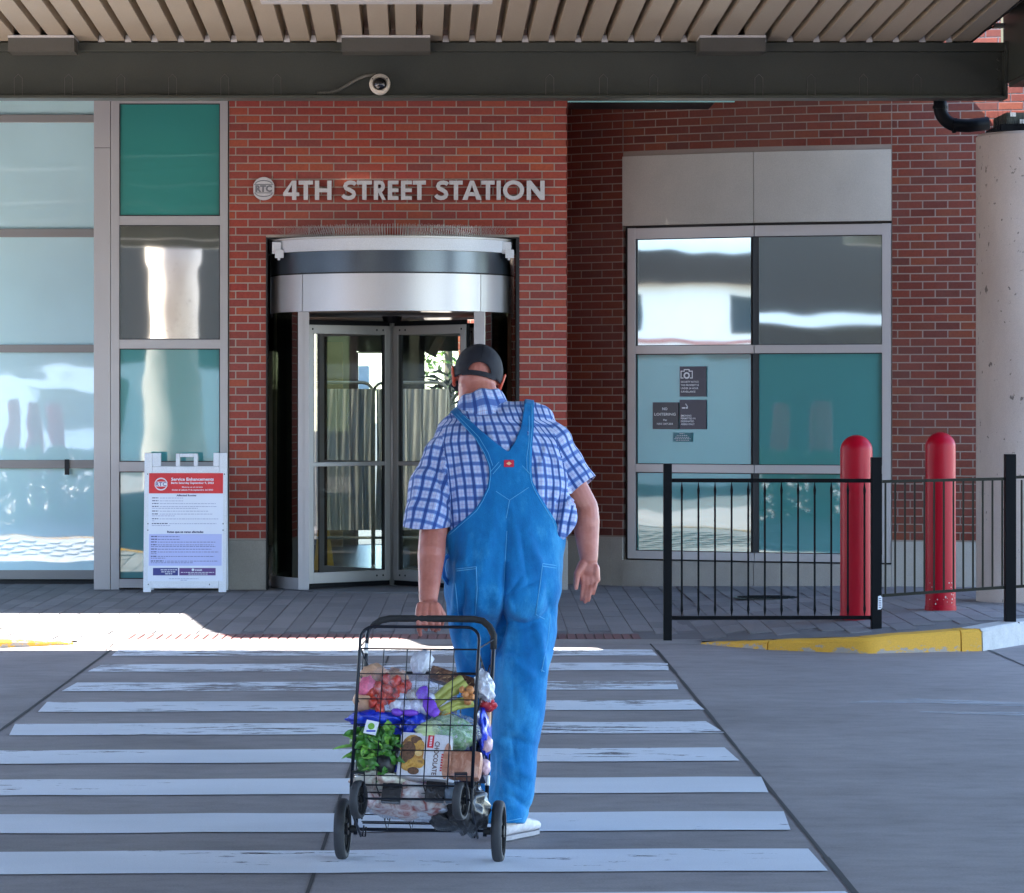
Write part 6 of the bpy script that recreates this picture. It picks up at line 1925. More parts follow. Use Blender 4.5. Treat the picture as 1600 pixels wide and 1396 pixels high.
def denim():
    t = NT('blue_denim')
    a = t.noise(t.pos((1, 1, .5)), 9, 6, .65); f = t.noise(t.pos(), 300, 3, .7); b = t.noise(t.pos((1, 1, .25)), 3.0, 3, .5)
    c = t.ramp(t.math('ADD', t.math('MULTIPLY', a, .6), t.math('MULTIPLY', b, .4)), [(.38, (.002, .115, .33)), (.5, (.005, .165, .42)), (.60, (.035, .27, .54))])
    c = t.mix(1, c, t.ramp(f, [(.25, (.8, .84, .88)), (.75, (1.2, 1.15, 1.1))]), 'MULTIPLY')
    t.l(c, t.b.inputs['Base Color']); t.set(Roughness=.85); t.b.inputs['Sheen Weight'].default_value = .1
    t.b.inputs['Specular IOR Level'].default_value = .25
    w_ = t.noise(t.pos((1, 1, .5)), 22, 5, .62)
    t.bump(t.math('ADD', t.math('MULTIPLY', f, .15), w_), .55, .008)
    return t.m
M_denim = denim()
v2, t2 = clip(v, t, g)
over = mesh_obj('overalls', v2, t2, M_denim, man, thick=.0035)
# stitching, seams, pockets follow the cloth: cast picture points on the overalls surface
from mathutils.bvhtree import BVHTree
bv = BVHTree.FromPolygons(v2.tolist(), t2.tolist())
def on_cloth(px, py, lift=.0045):
    d = (at(px, py, 12.0) - Vector((0, 0, CH))).normalized(); h = bv.ray_cast(Vector((0, 0, CH)) + d * 11.0, d)
    if h[0] is None: return None
    return h[0] - d * lift
M_stitch = mat('pale_stitching', (.08, .34, .60), .8, bump=0, var=.1); M_denimd = mat('denim_pocket', (.006, .115, .40), .85, var=.12, scale=14, bump=.4, bscale=300)
def stitch(pts, r=.0013, name='seam', lift=.005):
    P = []
    for (a, b) in zip(pts, pts[1:]):
        n_ = max(2, int(math.hypot(b[0] - a[0], b[1] - a[1]) / 3))
        for i in range(n_):
            q = on_cloth(a[0] + (b[0] - a[0]) * i / n_, a[1] + (b[1] - a[1]) * i / n_, lift)
            if q is not None: P.append(q)
    q = on_cloth(*pts[-1], lift)
    if q is not None: P.append(q)
    if len(P) < 2: return
    mb = MB(); mb.tube(P, r, 5); mb.build(name, M_stitch, over)
off = lambda P, dx: [(p[0] + dx, p[1]) for p in P]
for P in ([(707, 646), (744, 686), (757, 708), (765, 727), (767, 742), (764, 763), (755, 782), (745, 798), (732, 810), (718, 822), (702, 836)], [(713, 647), (748, 683), (763, 708), (770, 728)],
          [(718, 645), (748, 669), (778, 693), (794, 706), (803, 689), (812, 666), (818, 640)], [(831, 630), (831.5, 668), (828, 705), (828, 735), (830, 753), (836, 768), (850, 791), (864, 814), (872, 838)], [(827, 650), (826.5, 690), (823, 715), (823.5, 735)],
          [(766, 738), (780, 722)], [(770, 741), (783, 726)], [(816, 728), (829, 742)], [(775, 768), (796, 782), (826, 762)], [(796, 782), (791, 810)], [(792, 830), (788, 900), (785, 950)]):
    stitch(P)
for P in ([(709, 890), (744, 886)], [(709, 893), (744, 889)], [(744, 886), (745.5, 920), (743, 960)], [(709, 892), (713, 930), (716, 962)], [(848, 881), (869, 884)], [(848, 885), (869, 888)], [(848, 881), (843, 920), (837, 960), (851, 968)],
          [(846, 1050), (856, 1000), (860, 960)], [(758, 1281), (790, 1284), (815, 1279)], [(845, 1047), (853, 1051)]):
    stitch(P, .0018)
# pocket patches
def patch(poly, name, m, lift=.003, n=10):
    """poly: 4 picture corners tl,tr,br,bl"""
    vs = []; ok = True
    for j in range(n + 1):
        for i in range(n + 1):
            a = i / n; b = j / n
            x = (poly[0][0] * (1 - a) + poly[1][0] * a) * (1 - b) + (poly[3][0] * (1 - a) + poly[2][0] * a) * b; y = (poly[0][1] * (1 - a) + poly[1][1] * a) * (1 - b) + (poly[3][1] * (1 - a) + poly[2][1] * a) * b
            q = on_cloth(x, y, lift)
            if q is None: return None
            vs.append(q)
    fs = [(j * (n + 1) + i, j * (n + 1) + i + 1, (j + 1) * (n + 1) + i + 1, (j + 1) * (n + 1) + i) for j in range(n) for i in range(n)]
    mb = MB(); mb.add(vs, fs); return mb.build(name, m, over, smooth=True, fixn=False)
patch([(711, 887), (744, 885), (742, 962), (717, 962)], 'back_pocket', M_denim, .004)
patch([(848, 880), (867, 883), (853, 966), (837, 961)], 'back_pocket', M_denim, .004)
lb = patch([(787.5, 719), (803, 719), (803, 730), (787.5, 730)], 'red_label', mat('red_cloth_label', (.55, .01, .04), .6, var=.03, bump=0), .006, 3)
patch([(791, 724.5), (795.3, 721.5), (799.6, 724.5), (795.3, 727.5)], 'label_diamond', mat('label_gold', (.70, .42, .22), .6, bump=0), .0072, 2)
# loose loop at the left hip
mb = MB(); mb.tube([mp(702, 868, 12.47), mp(694, 872, 12.46), mp(691, 885, 12.45), mp(693, 902, 12.45), mp(701, 914, 12.46)], [.009, .010, .008, .009, .007], 8); mb.build('side_flap', M_denimd, over, smooth=True)
mb = MB(); mb.tube([mp(698, 866, 12.46), mp(692, 874, 12.45), mp(689, 886, 12.44), mp(691, 903, 12.44), mp(699, 915, 12.45)], .0018, 5); mb.build('seam', M_stitch, over)

# ---- cap
def cap_shape():
    v_ = []; f_ = []; nu, nv = 64, 26
    for j in range(nv + 1):
        th = math.pi * .60 * j / nv
        for i in range(nu):
            a = 2 * math.pi * i / nu
            r = 1.0 + .012 * abs(math.cos(3 * a)) ** 6
            x = .0885 * math.sin(th) * math.cos(a) * r; y = .107 * math.sin(th) * math.sin(a) * r; z = .106 * math.cos(th) + .004 + (.008 if math.sin(a) > 0 else .0)
            v_.append(hp(x, y, z + .006))
    for j in range(nv):
        for i in range(nu):
            i2 = (i + 1) % nu; a, b, c_, d = j * nu + i, (j + 1) * nu + i, (j + 1) * nu + i2, j * nu + i2
            f_ += [(a, b, c_), (a, c_, d)]
    return np.array([tuple(p) for p in v_]), np.array(f_)
cv, cf = cap_shape()
loc = (cv - np.array(HC)) @ Hinv.T
X_, Y_, Z_ = loc.T
# lower edge at z=-.012; half-moon opening at the back above the strap
edge = Z_ + .030
op = 1 - ((X_ / .043) ** 2 + ((Z_ + .012) / .036) ** 2); op = np.where((Y_ < 0) & (Z_ > -.012), op, -1)
g = np.minimum(edge, np.where(Y_ < 0, -op * .03, 1))
cv2, cf2 = clip(cv, cf, g)
M_cap = mat('black_cap_cloth', (.018, .018, .024), .8, var=.25, scale=20, bump=.5, bscale=350, spec=.3)
capo = mesh_obj('cap', cv2, cf2, M_cap, man, thick=.003)
mb = MB(); mb.ellipsoid(hp(0, 0, .119), (.008, .008, .004), HM, 12, 6); mb.build('cap_button', M_cap, capo, smooth=True)
for k in range(6):
    a = R(30 + 60 * k); P = []
    for j in range(14):
        th = math.pi * (.02 + .50 * j / 13); x, y = .0905 * math.sin(th) * math.cos(a), .109 * math.sin(th) * math.sin(a)
        z = .106 * math.cos(th) + .010 + (.008 if math.sin(a) > 0 else 0)
        if y < 0 and abs(x) < .05 and z < .03: continue
        P.append(hp(x, y, z + .002))
    mb = MB(); mb.tube(P, .0013, 5); mb.build('cap_seam', M_black, capo)
# strap and brim
P = [hp(.0905 * math.cos(R(a)), .1085 * math.sin(R(a)), -.020) for a in range(225, 316, 6)]
mb = MB(); n_ = len(P); vs = []
for p in P: vs += [p - HM @ Vector((0, 0, .0095)), p + HM @ Vector((0, 0, .0095))]
mb.add(vs, [(2 * i, 2 * i + 2, 2 * i + 3, 2 * i + 1) for i in range(n_ - 1)]); o = mb.build('cap_strap', M_cap, capo, fixn=False); md = o.modifiers.new('t', 'SOLIDIFY'); md.thickness = .003
vs = []; fs = []
for i in range(17):
    a = R(25 + 130 * i / 16)
    for (r, dz_) in ((1.0, 0), (1.35, -.012), (1.62, -.03)):
        k = r if math.sin(a) > .35 else 1 + (r - 1) * max(0, math.sin(a) - .3) * 2
        vs.append(hp(.086 * math.cos(a) * (1 + (k - 1) * .3), .104 * math.sin(a) * k, -.004 + dz_))
for i in range(16):
    for j in range(2): fs.append((i * 3 + j, i * 3 + 3 + j, i * 3 + 4 + j, i * 3 + j + 1))
mb = MB(); mb.add(vs, fs); o = mb.build('cap_brim', M_cap, capo, fixn=False, smooth=True); md = o.modifiers.new('t', 'SOLIDIFY'); md.thickness = .004

# ---- shoes
M_shoe = mat('white_trainer', (.62, .60, .63), .6, var=.12, scale=30, bump=.3, bscale=60); M_sole = mat('shoe_sole', (.30, .29, .31), .7, var=.2); M_shoed = mat('shoe_dark_sole', (.03, .03, .04), .7)
def shoe(heel, ang, z0=0, pitch=0):
    """heel: Vector on the ground, ang: toe direction from +x"""
    Mz = Matrix.Translation(heel) @ Matrix.Rotation(R(ang), 4, 'Z') @ Matrix.Rotation(R(pitch), 4, 'Y') @ Matrix.Scale(.90, 4)
    mb = MB(); rings = []
    for (x, hw, h, c_) in ((-.014, .022, .065, .0), (.0, .038, .100, 0), (.03, .046, .115, 0), (.07, .047, .118, 0), (.11, .048, .108, -.002), (.15, .052, .092, -.004), (.20, .058, .078, -.005), (.25, .055, .068, -.004), (.28, .043, .060, 0), (.300, .022, .046, .002)):
        rg = []
        for i in range(20):
            a = 2 * math.pi * i / 20; c, s_ = math.cos(a), math.sin(a)
            rg.append(Mz @ Vector((x, c_ + hw * math.copysign(abs(c) ** .8, c), .022 + (h - .022) * .5 + (h - .022) * .5 * math.copysign(abs(s_) ** .8, s_))))
        rings.append(rg)
    mb.loft(rings); up = mb.build('shoe', M_shoe, man, smooth=True)
    mb = MB(); pts = [(-.018, .03), (-.02, 0), (-.018, -.03), (.03, -.045), (.1, -.045), (.2, -.056), (.26, -.052), (.295, -.03), (.304, 0), (.295, .03), (.26, .052), (.2, .054), (.1, .042), (.03, .044)]; pts = [(a, b * .92) for a, b in pts]
    mb.prism(pts[::-1], 'z', .007, .024); mb.xf(Mz); mb.build('sole', M_sole, up)
    mb = MB(); mb.prism([(a * .99, b * .98) for a, b in pts][::-1], 'z', 0, .0068); mb.xf(Mz); mb.build('tread', M_shoed, up)
    for k in range(5):
        mb = MB(); mb.tube([Mz @ Vector((.09 + k * .022, -.022, .093 - k * .010)), Mz @ Vector((.095 + k * .022, .0, .101 - k * .010)), Mz @ Vector((.09 + k * .022, .022, .093 - k * .010))], .003, 6); mb.build('lace', M_white, up)
shoe(at(780, 1316, 12.45) * 1.0 - Vector((0, 0, at(780, 1316, 12.45).z)), 60)
hl = at(742, 1290, 12.93); hl.z = .005
shoe(hl, 92)
# ================================================================ SHOPPING CART
yaw = R(7)
W_ = Vector((math.cos(yaw), -math.sin(yaw), 0)); F_ = Vector((math.sin(yaw), math.cos(yaw), 0)); Zv = Vector((0, 0, 1))
U_ = (F_ * .37 + Zv * .93 + W_ * .008).normalized()
N_ = (-F_ * .93 + Zv * .37).normalized()
AX = Vector((X(656.5, 11.94), 11.94, .1075))
def ct(w, n, u): return AX + W_ * w + N_ * n + U_ * u
cart = thing('shopping_cart', 'black wire folding shopping cart on four wheels, heaped with groceries, held by the man', 'shopping cart', (AX.x, AX.y, 0))
M_tubeb = mat('black_tube', (.005, .007, .014), .35, var=.1, bump=0, fine=0, spec=.25); M_wire = mat('black_wire', (.005, .007, .013), .4, bump=0, fine=0, spec=.2)
M_foam = mat('foam_grip', (.012, .012, .013), .75, bump=.2); M_tyre = mat('grey_black_tyre', (.035, .036, .040), .7, var=.1, bump=.15); M_hub = mat('black_wheel', (.01, .01, .011), .45, bump=0)
def utube(hw, n_, u0, u1, r, name, rc_=.065, u_bot=None):
    pts = [ct(-hw, n_, u0), ct(-hw, n_, u1 - rc_)]
    pts += [ct(-hw + rc_ - rc_ * math.cos(R(a)), n_, u1 - rc_ + rc_ * math.sin(R(a))) for a in (22, 45, 67, 90)]
    pts += [ct(hw - rc_ + rc_ * math.sin(R(a)), n_, u1 - rc_ + rc_ * math.cos(R(a))) for a in (0, 22, 45, 67)]
    pts += [ct(hw, n_, u1 - rc_), ct(hw, n_, u0)]
    mb = MB(); mb.tube(pts, r, 10); return mb.build(name, M_tubeb, cart, smooth=True)
BN, FN = .02, .30
UH = .775
utube(.228, 0.0, -.02, UH, .0072, 'handle_frame')
pts = [ct(-.150, 0, UH)] + [ct(x, 0, UH + .001) for x in (-.08, 0, .08)] + [ct(.155, 0, UH)]
pts = [ct(-.21, 0, UH - .03), ct(-.185, 0, UH - .008)] + pts + [ct(.185, 0, UH - .006), ct(.21, 0, UH - .028), ct(.226, 0, UH - .06), ct(.228, 0, UH - .11)]
mb = MB(); mb.tube(pts, .0125, 12); mb.build('foam_grip', M_foam, cart, smooth=True)
utube(.2085, FN, .07, .648, .0055, 'front_frame', .045)
def wire(pts, r=.0021, name='wire', m=None):
    mb = MB(); mb.tube(pts, r, 6); return mb.build(name, m or M_wire, cart)
US = [.567, .476, .385, .294, .203, .112, .078]
HB = .205
for u in US:
    th = .0032 if u in (US[0], US[-1]) else .0019
    wire([ct(-HB, FN, u), ct(HB, FN, u)], th); wire([ct(-HB, BN, u), ct(HB, BN, u)], th)
    for s_ in (-1, 1): wire([ct(s_ * HB, BN, u), ct(s_ * HB, FN, u)], th)
for w_ in (-.123, -.041, .041, .123):
    wire([ct(w_, FN, .567), ct(w_, FN, .078)]); wire([ct(w_, BN, .567), ct(w_, BN, .03)])
    wire([ct(w_, FN, .078), ct(w_ + .01, BN, .03)])
for s_ in (-1, 1):
    for n_ in (.09, .16, .23): wire([ct(s_ * HB, n_, .567), ct(s_ * HB, n_, .07)])
    wire([ct(s_ * HB, BN, .567), ct(s_ * HB, BN, .03)], .003); wire([ct(s_ * HB, FN, .567), ct(s_ * HB, FN, .07)], .003)
    wire([ct(s_ * .228, 0, .70), ct(s_ * .209, FN - .02, .58)], .0028, 'side_link'); wire([ct(s_ * .218, .01, .60), ct(s_ * .212, FN, .33)], .0025, 'side_link')
for n_, u in ((.06, .037), (.12, .046), (.18, .058), (.24, .068)): wire([ct(-HB, n_, u), ct(HB, n_, u)], .0022)
# lower rack: lines and W-shaped stays between the basket and the axle
wire([ct(-HB, .0, .022), ct(HB, .0, .022)], .003); wire([ct(-HB, .03, -.012), ct(HB, .03, -.012)], .0028); wire([ct(-.2, .06, .012), ct(.2, .06, .012)], .002)
for w_ in (-.12, -.035, .05, .13):
    wire([ct(w_ - .012, .05, .06), ct(w_ + .008, .03, -.012), ct(w_ + .022, .05, .05)], .0024)
wire([ct(-.262, 0, 0), ct(.262, 0, 0)], .0055, 'axle', M_tubeb)
wire([ct(-HB, FN, .03), ct(HB, FN, .03)], .004, 'front_axle', M_tubeb)
for s_ in (-1, 1):
    wire([ct(s_ * .209, FN, .09), ct(s_ * .209, FN - .02, .0), ct(s_ * .205, .02, -.03)], .005, 'side_rail', M_tubeb)
    mb = MB(); mb.tube([ct(s_ * .195, .03, .005), ct(s_ * .197, .035, -.035), ct(s_ * .187, .035, -.035), ct(s_ * .187, .03, .0)], .003, 6); mb.build('stand_leg', M_tubeb, cart)
    c = ct(s_ * .236, .0, .0)
    mb = MB(); mb.tube([c + W_ * -.012, c + W_ * .012], .014, 10); mb.build('bracket', M_hub, cart)
# silver clips on the tubes
for (w_, n_, u) in ((-.229, .0, .66), (-.236, 0, .19), (.229, 0, .18), (.229, 0, .50)):
    mb = MB(); mb.tube([ct(w_, n_ + .004, u - .018), ct(w_, n_ + .004, u + .018)], .0085, 8); mb.build('clip', M_ltgrey, cart)
def wheel(c, r, tw, name, ax=W_):
    ax = ax.normalized(); up = Vector((0, 0, 1)); fw = ax.cross(up).normalized(); up = fw.cross(ax).normalized()
    Mw = Matrix(((ax.x, fw.x, up.x, c.x), (ax.y, fw.y, up.y, c.y), (ax.z, fw.z, up.z, c.z), (0, 0, 0, 1)))
    h = tw / 2
    prof = [(r * .80, -h), (r * .93, -h), (r * .985, -h * .7), (r, -h * .3), (r, h * .3), (r * .985, h * .7), (r * .93, h), (r * .80, h), (r * .80, -h)]
    mb = MB(); mb.lathe(prof, (0, 0, 0), 40, 'x'); mb.xf(Mw); ty = mb.build(name, M_tyre, cart, smooth=40.0)
    mb = MB(); mb.lathe([(r * .80, -h * .7), (r * .74, -h * .7), (r * .74, h * .7), (r * .80, h * .7)], (0, 0, 0), 40, 'x')
    mb.lathe([(0, -h * 1.1), (r * .20, -h * 1.1), (r * .20, h * 1.1), (0, h * 1.1)], (0, 0, 0), 16, 'x')
    for k in range(5):
        a = 2 * math.pi * k / 5 + .3; p = Vector((0, math.cos(a), math.sin(a)))
        mb.tube([p * r * .15, p * r * .77], [r * .11, r * .07], 6)
    mb.xf(Mw); mb.build('rim', M_hub, ty)
    return ty
wheel(ct(-.274, 0, 0), .1070, .036, 'wheel'); wheel(ct(.276, 0, 0), .1070, .036, 'wheel')
for w_ in (-.176, .176):
    c = ct(w_, FN + .03, .018)
    wheel(c, .0655, .028, 'wheel', (W_ + F_ * -.18))
    mb = MB(); q = Vector((.02, 0, 0)); mb.box(c.x - .022, c.x - .018, c.y - .012, c.y + .012, c.z - .01, c.z + .09); mb.box(c.x + .018, c.x + .022, c.y - .012, c.y + .012, c.z - .01, c.z + .09); mb.box(c.x - .022, c.x + .022, c.y - .012, c.y + .03, c.z + .088, c.z + .096); mb.build('fork', M_tubeb, cart)

# ================================================================ GROCERIES
def pc(px, py, n_=None, D=None):
    """point inside the cart under a picture point; n_ = depth from the handle side"""
    d = Vector(((px - CX) / F, 1, -(py - CY) / F)); n_ = .22 if n_ is None else n_
    o = Vector((0, 0, CH)); t_ = ((AX + N_ * n_) - o).dot(N_) / d.dot(N_)
    return o + d * t_
S_ = 451.0
CB = Matrix((W_, -N_, U_)).transposed()      # local x = across, y = away from the camera, z = up the cart
def blob(name, px, py, n_, rx, ry, rd, m, label=None, cat=None, parent=None, rot=0, lump=.08, fr=5, seed=0, group=None, nu=28, nv=18):
    rs = random.Random(seed + int(px * 7 + py)); ph = [rs.uniform(0, 6.28) for _ in range(6)]
    fn = lambda p: 1 + lump * (math.sin(p.x * fr + ph[0]) * math.sin(p.z * fr * 1.2 + ph[1]) + .6 * math.sin(p.y * fr * 1.7 + p.x * fr * 1.3 + ph[2]) + .4 * math.sin(p.z * fr * 2.3 + p.x * fr * 2 + ph[3]))
    c = pc(px, py, n_); Mr = CB @ Matrix.Rotation(R(rot), 3, 'Y')
    mb = MB(); mb.ellipsoid(c, (rx / S_, rd, ry / S_), Mr, nu, nv, fn)
    o = mb.build(name, m, parent, org=None if parent else c, smooth=True)
    if label: tag(o, label, cat, group)
    return o
def plast(name, a, b, c_, rough=.22, sc_=10, coat=.6):
    t = NT(name); n = t.noise(t.pos(), sc_ * 3, 5, .6, 1.0); n2 = t.noise(t.pos((1, 1, .5)), sc_ * 8, 4, .6, 1.5)
    t.l(t.ramp(n, [(.35, a), (.5, b), (.65, c_)]), t.b.inputs['Base Color']); t.set(Roughness=rough); t.b.inputs['Coat Weight'].default_value = coat; t.b.inputs['Coat Roughness'].default_value = .15
    t.bump(n2, .7, .006); return t.m
def film(name, tint=(.93, .93, .98), f=.32):
    """thin clear plastic: mostly see-through, creased highlights"""
    t = NT(name); tr = t.n('ShaderNodeBsdfTransparent'); tr.inputs[0].default_value = (*tint, 1)
    n = t.noise(t.pos((1, 1, .6)), 55, 5, .65, 1.4)
    t.b.inputs['Base Color'].default_value = (.78, .80, .88, 1); t.set(Roughness=.22); t.bump(n, .9, .008)
    mx = t.n('ShaderNodeMixShader'); t.l(t.math('ADD', t.ramp(n, [(.52, (0, 0, 0)), (.74, (.5, .5, .5))]), f), mx.inputs[0])
    t.l(tr.outputs[0], mx.inputs[1]); t.l(t.b.outputs[0], mx.inputs[2]); t.l(mx.outputs[0], t.out.inputs[0]); return t.m
M_film = film('clear_bag_film', f=.06); M_filmw = film('white_bag_film', f=.72)
M_peach = mat('bread_crust', (.62, .36, .22), .7, var=.2, scale=25, bump=.3); M_straw = plast('strawberry', (.50, .02, .012), (.62, .045, .02), (.70, .12, .05), .35, 14)
M_purp = mat('purple_net', (.20, .06, .55), .5, var=.3, scale=40, bump=.4); M_brownp = plast('brown_packet', (.055, .02, .012), (.10, .035, .02), (.30, .15, .07), .4, 12)
M_celery = mat('yellow_green_stalk', (.42, .42, .10), .5, var=.22, scale=30, stretch=(1, 1, .4), bump=.3); M_bluep = plast('blue_bag', (.005, .02, .38), (.008, .035, .52), (.02, .08, .70), .3, 8)
M_green = mat('leafy_green', (.045, .17, .02), .45, var=.45, scale=30, bump=.4); M_greenl = mat('light_green', (.16, .36, .045), .45, var=.3, scale=30, bump=.3)
M_rom = plast('bagged_lettuce', (.09, .26, .07), (.20, .40, .16), (.50, .62, .38), .3, 7); M_avo = mat('dark_skin', (.012, .013, .012), .5, var=.5, scale=60, bump=.6)
M_tanb = plast('tan_packet', (.36, .13, .07), (.46, .19, .11), (.60, .32, .22), .4, 8); M_cream = plast('cream_packet', (.52, .50, .36), (.62, .58, .48), (.34, .20, .16), .4, 5)
M_blackp = plast('black_bag', (.006, .006, .008), (.012, .012, .014), (.02, .02, .024), .3, 8); M_meat = plast('red_white_packet', (.30, .06, .05), (.55, .42, .40), (.68, .64, .62), .35, 7)
M_whitep = plast('crinkled_white', (.55, .56, .64), (.68, .69, .76), (.76, .77, .82), .35, 9); M_orange = mat('orange_root', (.62, .25, .08), .5, var=.3, scale=40)
# bag of strawberries and rolls
t = thing('fruit_bag', 'clear plastic bag of bread rolls and red strawberries at the cart\'s top left', 'grocery bag', pc(598, 1080, .2))
blob('bread_roll', 585, 1062, .20, 24, 24, .06, M_peach, parent=t); blob('bread_roll', 572, 1095, .22, 20, 22, .05, M_peach, parent=t); blob('bread_roll', 618, 1066, .15, 22, 22, .05, M_peach, parent=t)
for (x, y, r) in ((590, 1075, 10), (598, 1092, 11), (584, 1098, 9), (607, 1078, 10), (618, 1066, 10), (628, 1078, 11), (612, 1094, 10), (594, 1108, 9), (603, 1062, 9), (636, 1070, 8), (622, 1088, 9), (580, 1083, 8)):
    blob('strawberry', x, y, .262, r * .9, r * 1.05, .022, M_straw, parent=t, rot=(x * 37) % 180, lump=.16, fr=3, nu=14, nv=10)
blob('pink_band', 573, 1072, .270, 13, 16, .016, mat('pink_print', (.75, .16, .26), .4, var=.35, scale=50), parent=t, rot=25)
blob('plastic_film', 600, 1080, .21, 43, 39, .088, M_film, parent=t, lump=.09, fr=4)
# tied bag of garlic in purple print
t = thing('garlic_bag', 'knotted clear bag of garlic with purple print in the middle of the cart top', 'grocery bag', pc(652, 1085, .22))
c0 = [(655, 1052, 9), (657, 1040, 14), (659, 1030, 17), (661, 1022, 13), (664, 1017, 5)]
rings = []
for k, (x, y, r) in enumerate(c0):
    c = pc(x, y, .24); rings.append([c + CB @ Vector((r / S_ * math.cos(2 * math.pi * i / 22) * (1 + .22 * math.sin(i * 2.7 + k)), r / S_ * .8 * math.sin(2 * math.pi * i / 22) * (1 + .2 * math.cos(i * 3.1 + k)), 0)) for i in range(22)])
mb = MB(); mb.loft(rings); mb.build('knotted_tail', M_filmw, t, smooth=True)
for (x, y, r) in ((620, 1102, 12), (635, 1106, 12), (650, 1104, 12), (665, 1106, 11), (645, 1088, 11), (660, 1086, 11), (672, 1092, 9), (628, 1090, 8)): blob('garlic_bulb', x, y, .262, r, r, .022, M_cream if (x // 5) % 3 == 0 else M_whitep, parent=t, lump=.05, nu=14, nv=10)
for (x, y, rx, ry, ro) in ((672, 1104, 11, 17, -30), (620, 1113, 9, 6, 20), (660, 1083, 9, 12, 20), (640, 1114, 14, 5, 0), (679, 1113, 8, 8, 0)): blob('purple_print', x, y, .284, rx, ry, .010, M_purp, parent=t, rot=ro, nu=14, nv=10)
blob('plastic_film', 648, 1090, .24, 40, 34, .062, M_film, parent=t, rot=-8, lump=.12, fr=5)
# brown long packet
def slabm(name, label, cat, px, py, n_, w_, h_, d_, rot, m, parent=None, ch=.006, tilt=0):
    c = pc(px, py, n_); Mr = CB @ Matrix.Rotation(R(rot), 3, 'Y') @ Matrix.Rotation(R(tilt), 3, 'X')
    mb = MB(); a, b = w_ / 2 / S_, h_ / 2 / S_; mb.box(-a, a, -d_ / 2, d_ / 2, -b, b, ch); mb.v = [tuple(c + Mr @ Vector(p)) for p in mb.v]
    o = mb.build(name, m, parent, org=None if parent else c, smooth=30.0)
    if label: tag(o, label, cat)
    return o, c, Mr
o, c, Mr = slabm('chocolate_box', 'dark brown long box slanting across the top right of the groceries', 'food box', 712, 1064, .17, 84, 22, .05, 17, M_brownp)
mb = MB()
for k in range(9): x = -.07 + k * .015; mb.tube([c + Mr @ Vector((x, -.027, -.006 + .006 * math.sin(k * 2.1))), c + Mr @ Vector((x + .009, -.027, .006 * math.cos(k * 1.7)))], .0016, 5)
mb.build('gold_print', mat('gold_print', (.50, .30, .14), .4, bump=0), o)
# celery / lemongrass stalks
t = thing('stalk_bunch', 'bunch of yellow-green stalks lying right of the garlic bag', 'vegetable', pc(705, 1085, .24))
for (a, b, r) in (((672, 1098), (722, 1060), 6.5), ((678, 1106), (728, 1068), 6), ((683, 1112), (736, 1092), 6), ((676, 1103), (715, 1080), 5), ((690, 1114), (740, 1100), 5)):
    p, q = pc(a[0], a[1], .255), pc(b[0], b[1], .235); mid = (p + q) / 2 + U_ * .006
    mb = MB(); mb.tube([p, (p + mid) / 2, mid, (mid + q) / 2, q], [r * .7 / S_, r * .85 / S_, r / S_, r / S_, r * 1.1 / S_], 12); mb.build('stalk', M_celery, t, smooth=True)
for (x, y, r) in ((722, 1078, 5), (728, 1086, 6), (734, 1079, 7), (731, 1096, 6), (738, 1090, 5)): blob('orange_root', x, y, .262, r, r * 1.1, .014, M_orange, parent=t, lump=.1, nu=12, nv=8)
blob('yellow_packet', 690, 1114, .23, 14, 7, .03, mat('yellow_pack', (.75, .34, .01), .4), 'small yellow packet peeking out under the stalks', 'food packet')
# blue shopping bag lining the cart
t = thing('blue_bag', 'blue plastic shopping bag folded along the middle of the cart', 'shopping bag', pc(650, 1130, .15))
blob('blue_fold', 585, 1124, .235, 42, 13, .045, M_bluep, parent=t, lump=.12, fr=7); blob('blue_fold', 648, 1133, .225, 22, 20, .05, M_bluep, parent=t, lump=.15, fr=6); blob('blue_fold', 756, 1143, .12, 11, 44, .10, M_bluep, parent=t, lump=.1, fr=6, rot=-6)
blob('blue_fold', 660, 1160, .06, 85, 60, .05, M_bluep, parent=t, lump=.05, fr=6)
# leafy greens
t = thing('leafy_greens', 'bunch of leafy greens spilling over the left side of the cart', 'vegetable', pc(580, 1165, .26))
rs = random.Random(5)
blob('leaf_mass', 586, 1168, .215, 36, 32, .06, M_green, parent=t, lump=.25, fr=7)
def leaf(x, y, ang, L, w_, m, n0, curl=.02):
    base = pc(x, y, n0); d = CB @ Vector((math.cos(R(ang)), -.25, math.sin(R(ang)))); d.normalize(); sd = d.cross(N_).normalized(); vs = []; k_ = 6
    for i in range(k_ + 1):
        tt = i / k_; ww = w_ * math.sin(math.pi * min(1, tt * .93 + .07)) ** .7; c_ = base + d * L * tt + N_ * (curl * math.sin(tt * 2.6)) - U_ * (.25 * L * tt * tt)
        vs += [c_ - sd * ww + N_ * ww * .35, c_, c_ + sd * ww + N_ * ww * .35]
    fs = []
    for i in range(k_): fs += [(3 * i, 3 * i + 3, 3 * i + 4, 3 * i + 1), (3 * i + 1, 3 * i + 4, 3 * i + 5, 3 * i + 2)]
    mb = MB(); mb.add(vs, fs); mb.build('leaf', m, t, smooth=True, fixn=False)
for i in range(90):
    x, y = rs.uniform(558, 620), rs.uniform(1138, 1202)
    leaf(x, y, rs.choice([rs.uniform(130, 260), rs.uniform(-40, 70), rs.uniform(60, 120)]), rs.uniform(.025, .055), rs.uniform(.006, .012), rs.choice([M_green, M_green, M_green, M_greenl]), rs.uniform(.255, .285))
for (x, y, ang, L) in ((562, 1166, 178, .095), (566, 1160, 150, .085), (560, 1175, 195, .06), (570, 1158, 160, .06)): leaf(x, y, ang, L, .006, M_greenl, .27, .0)
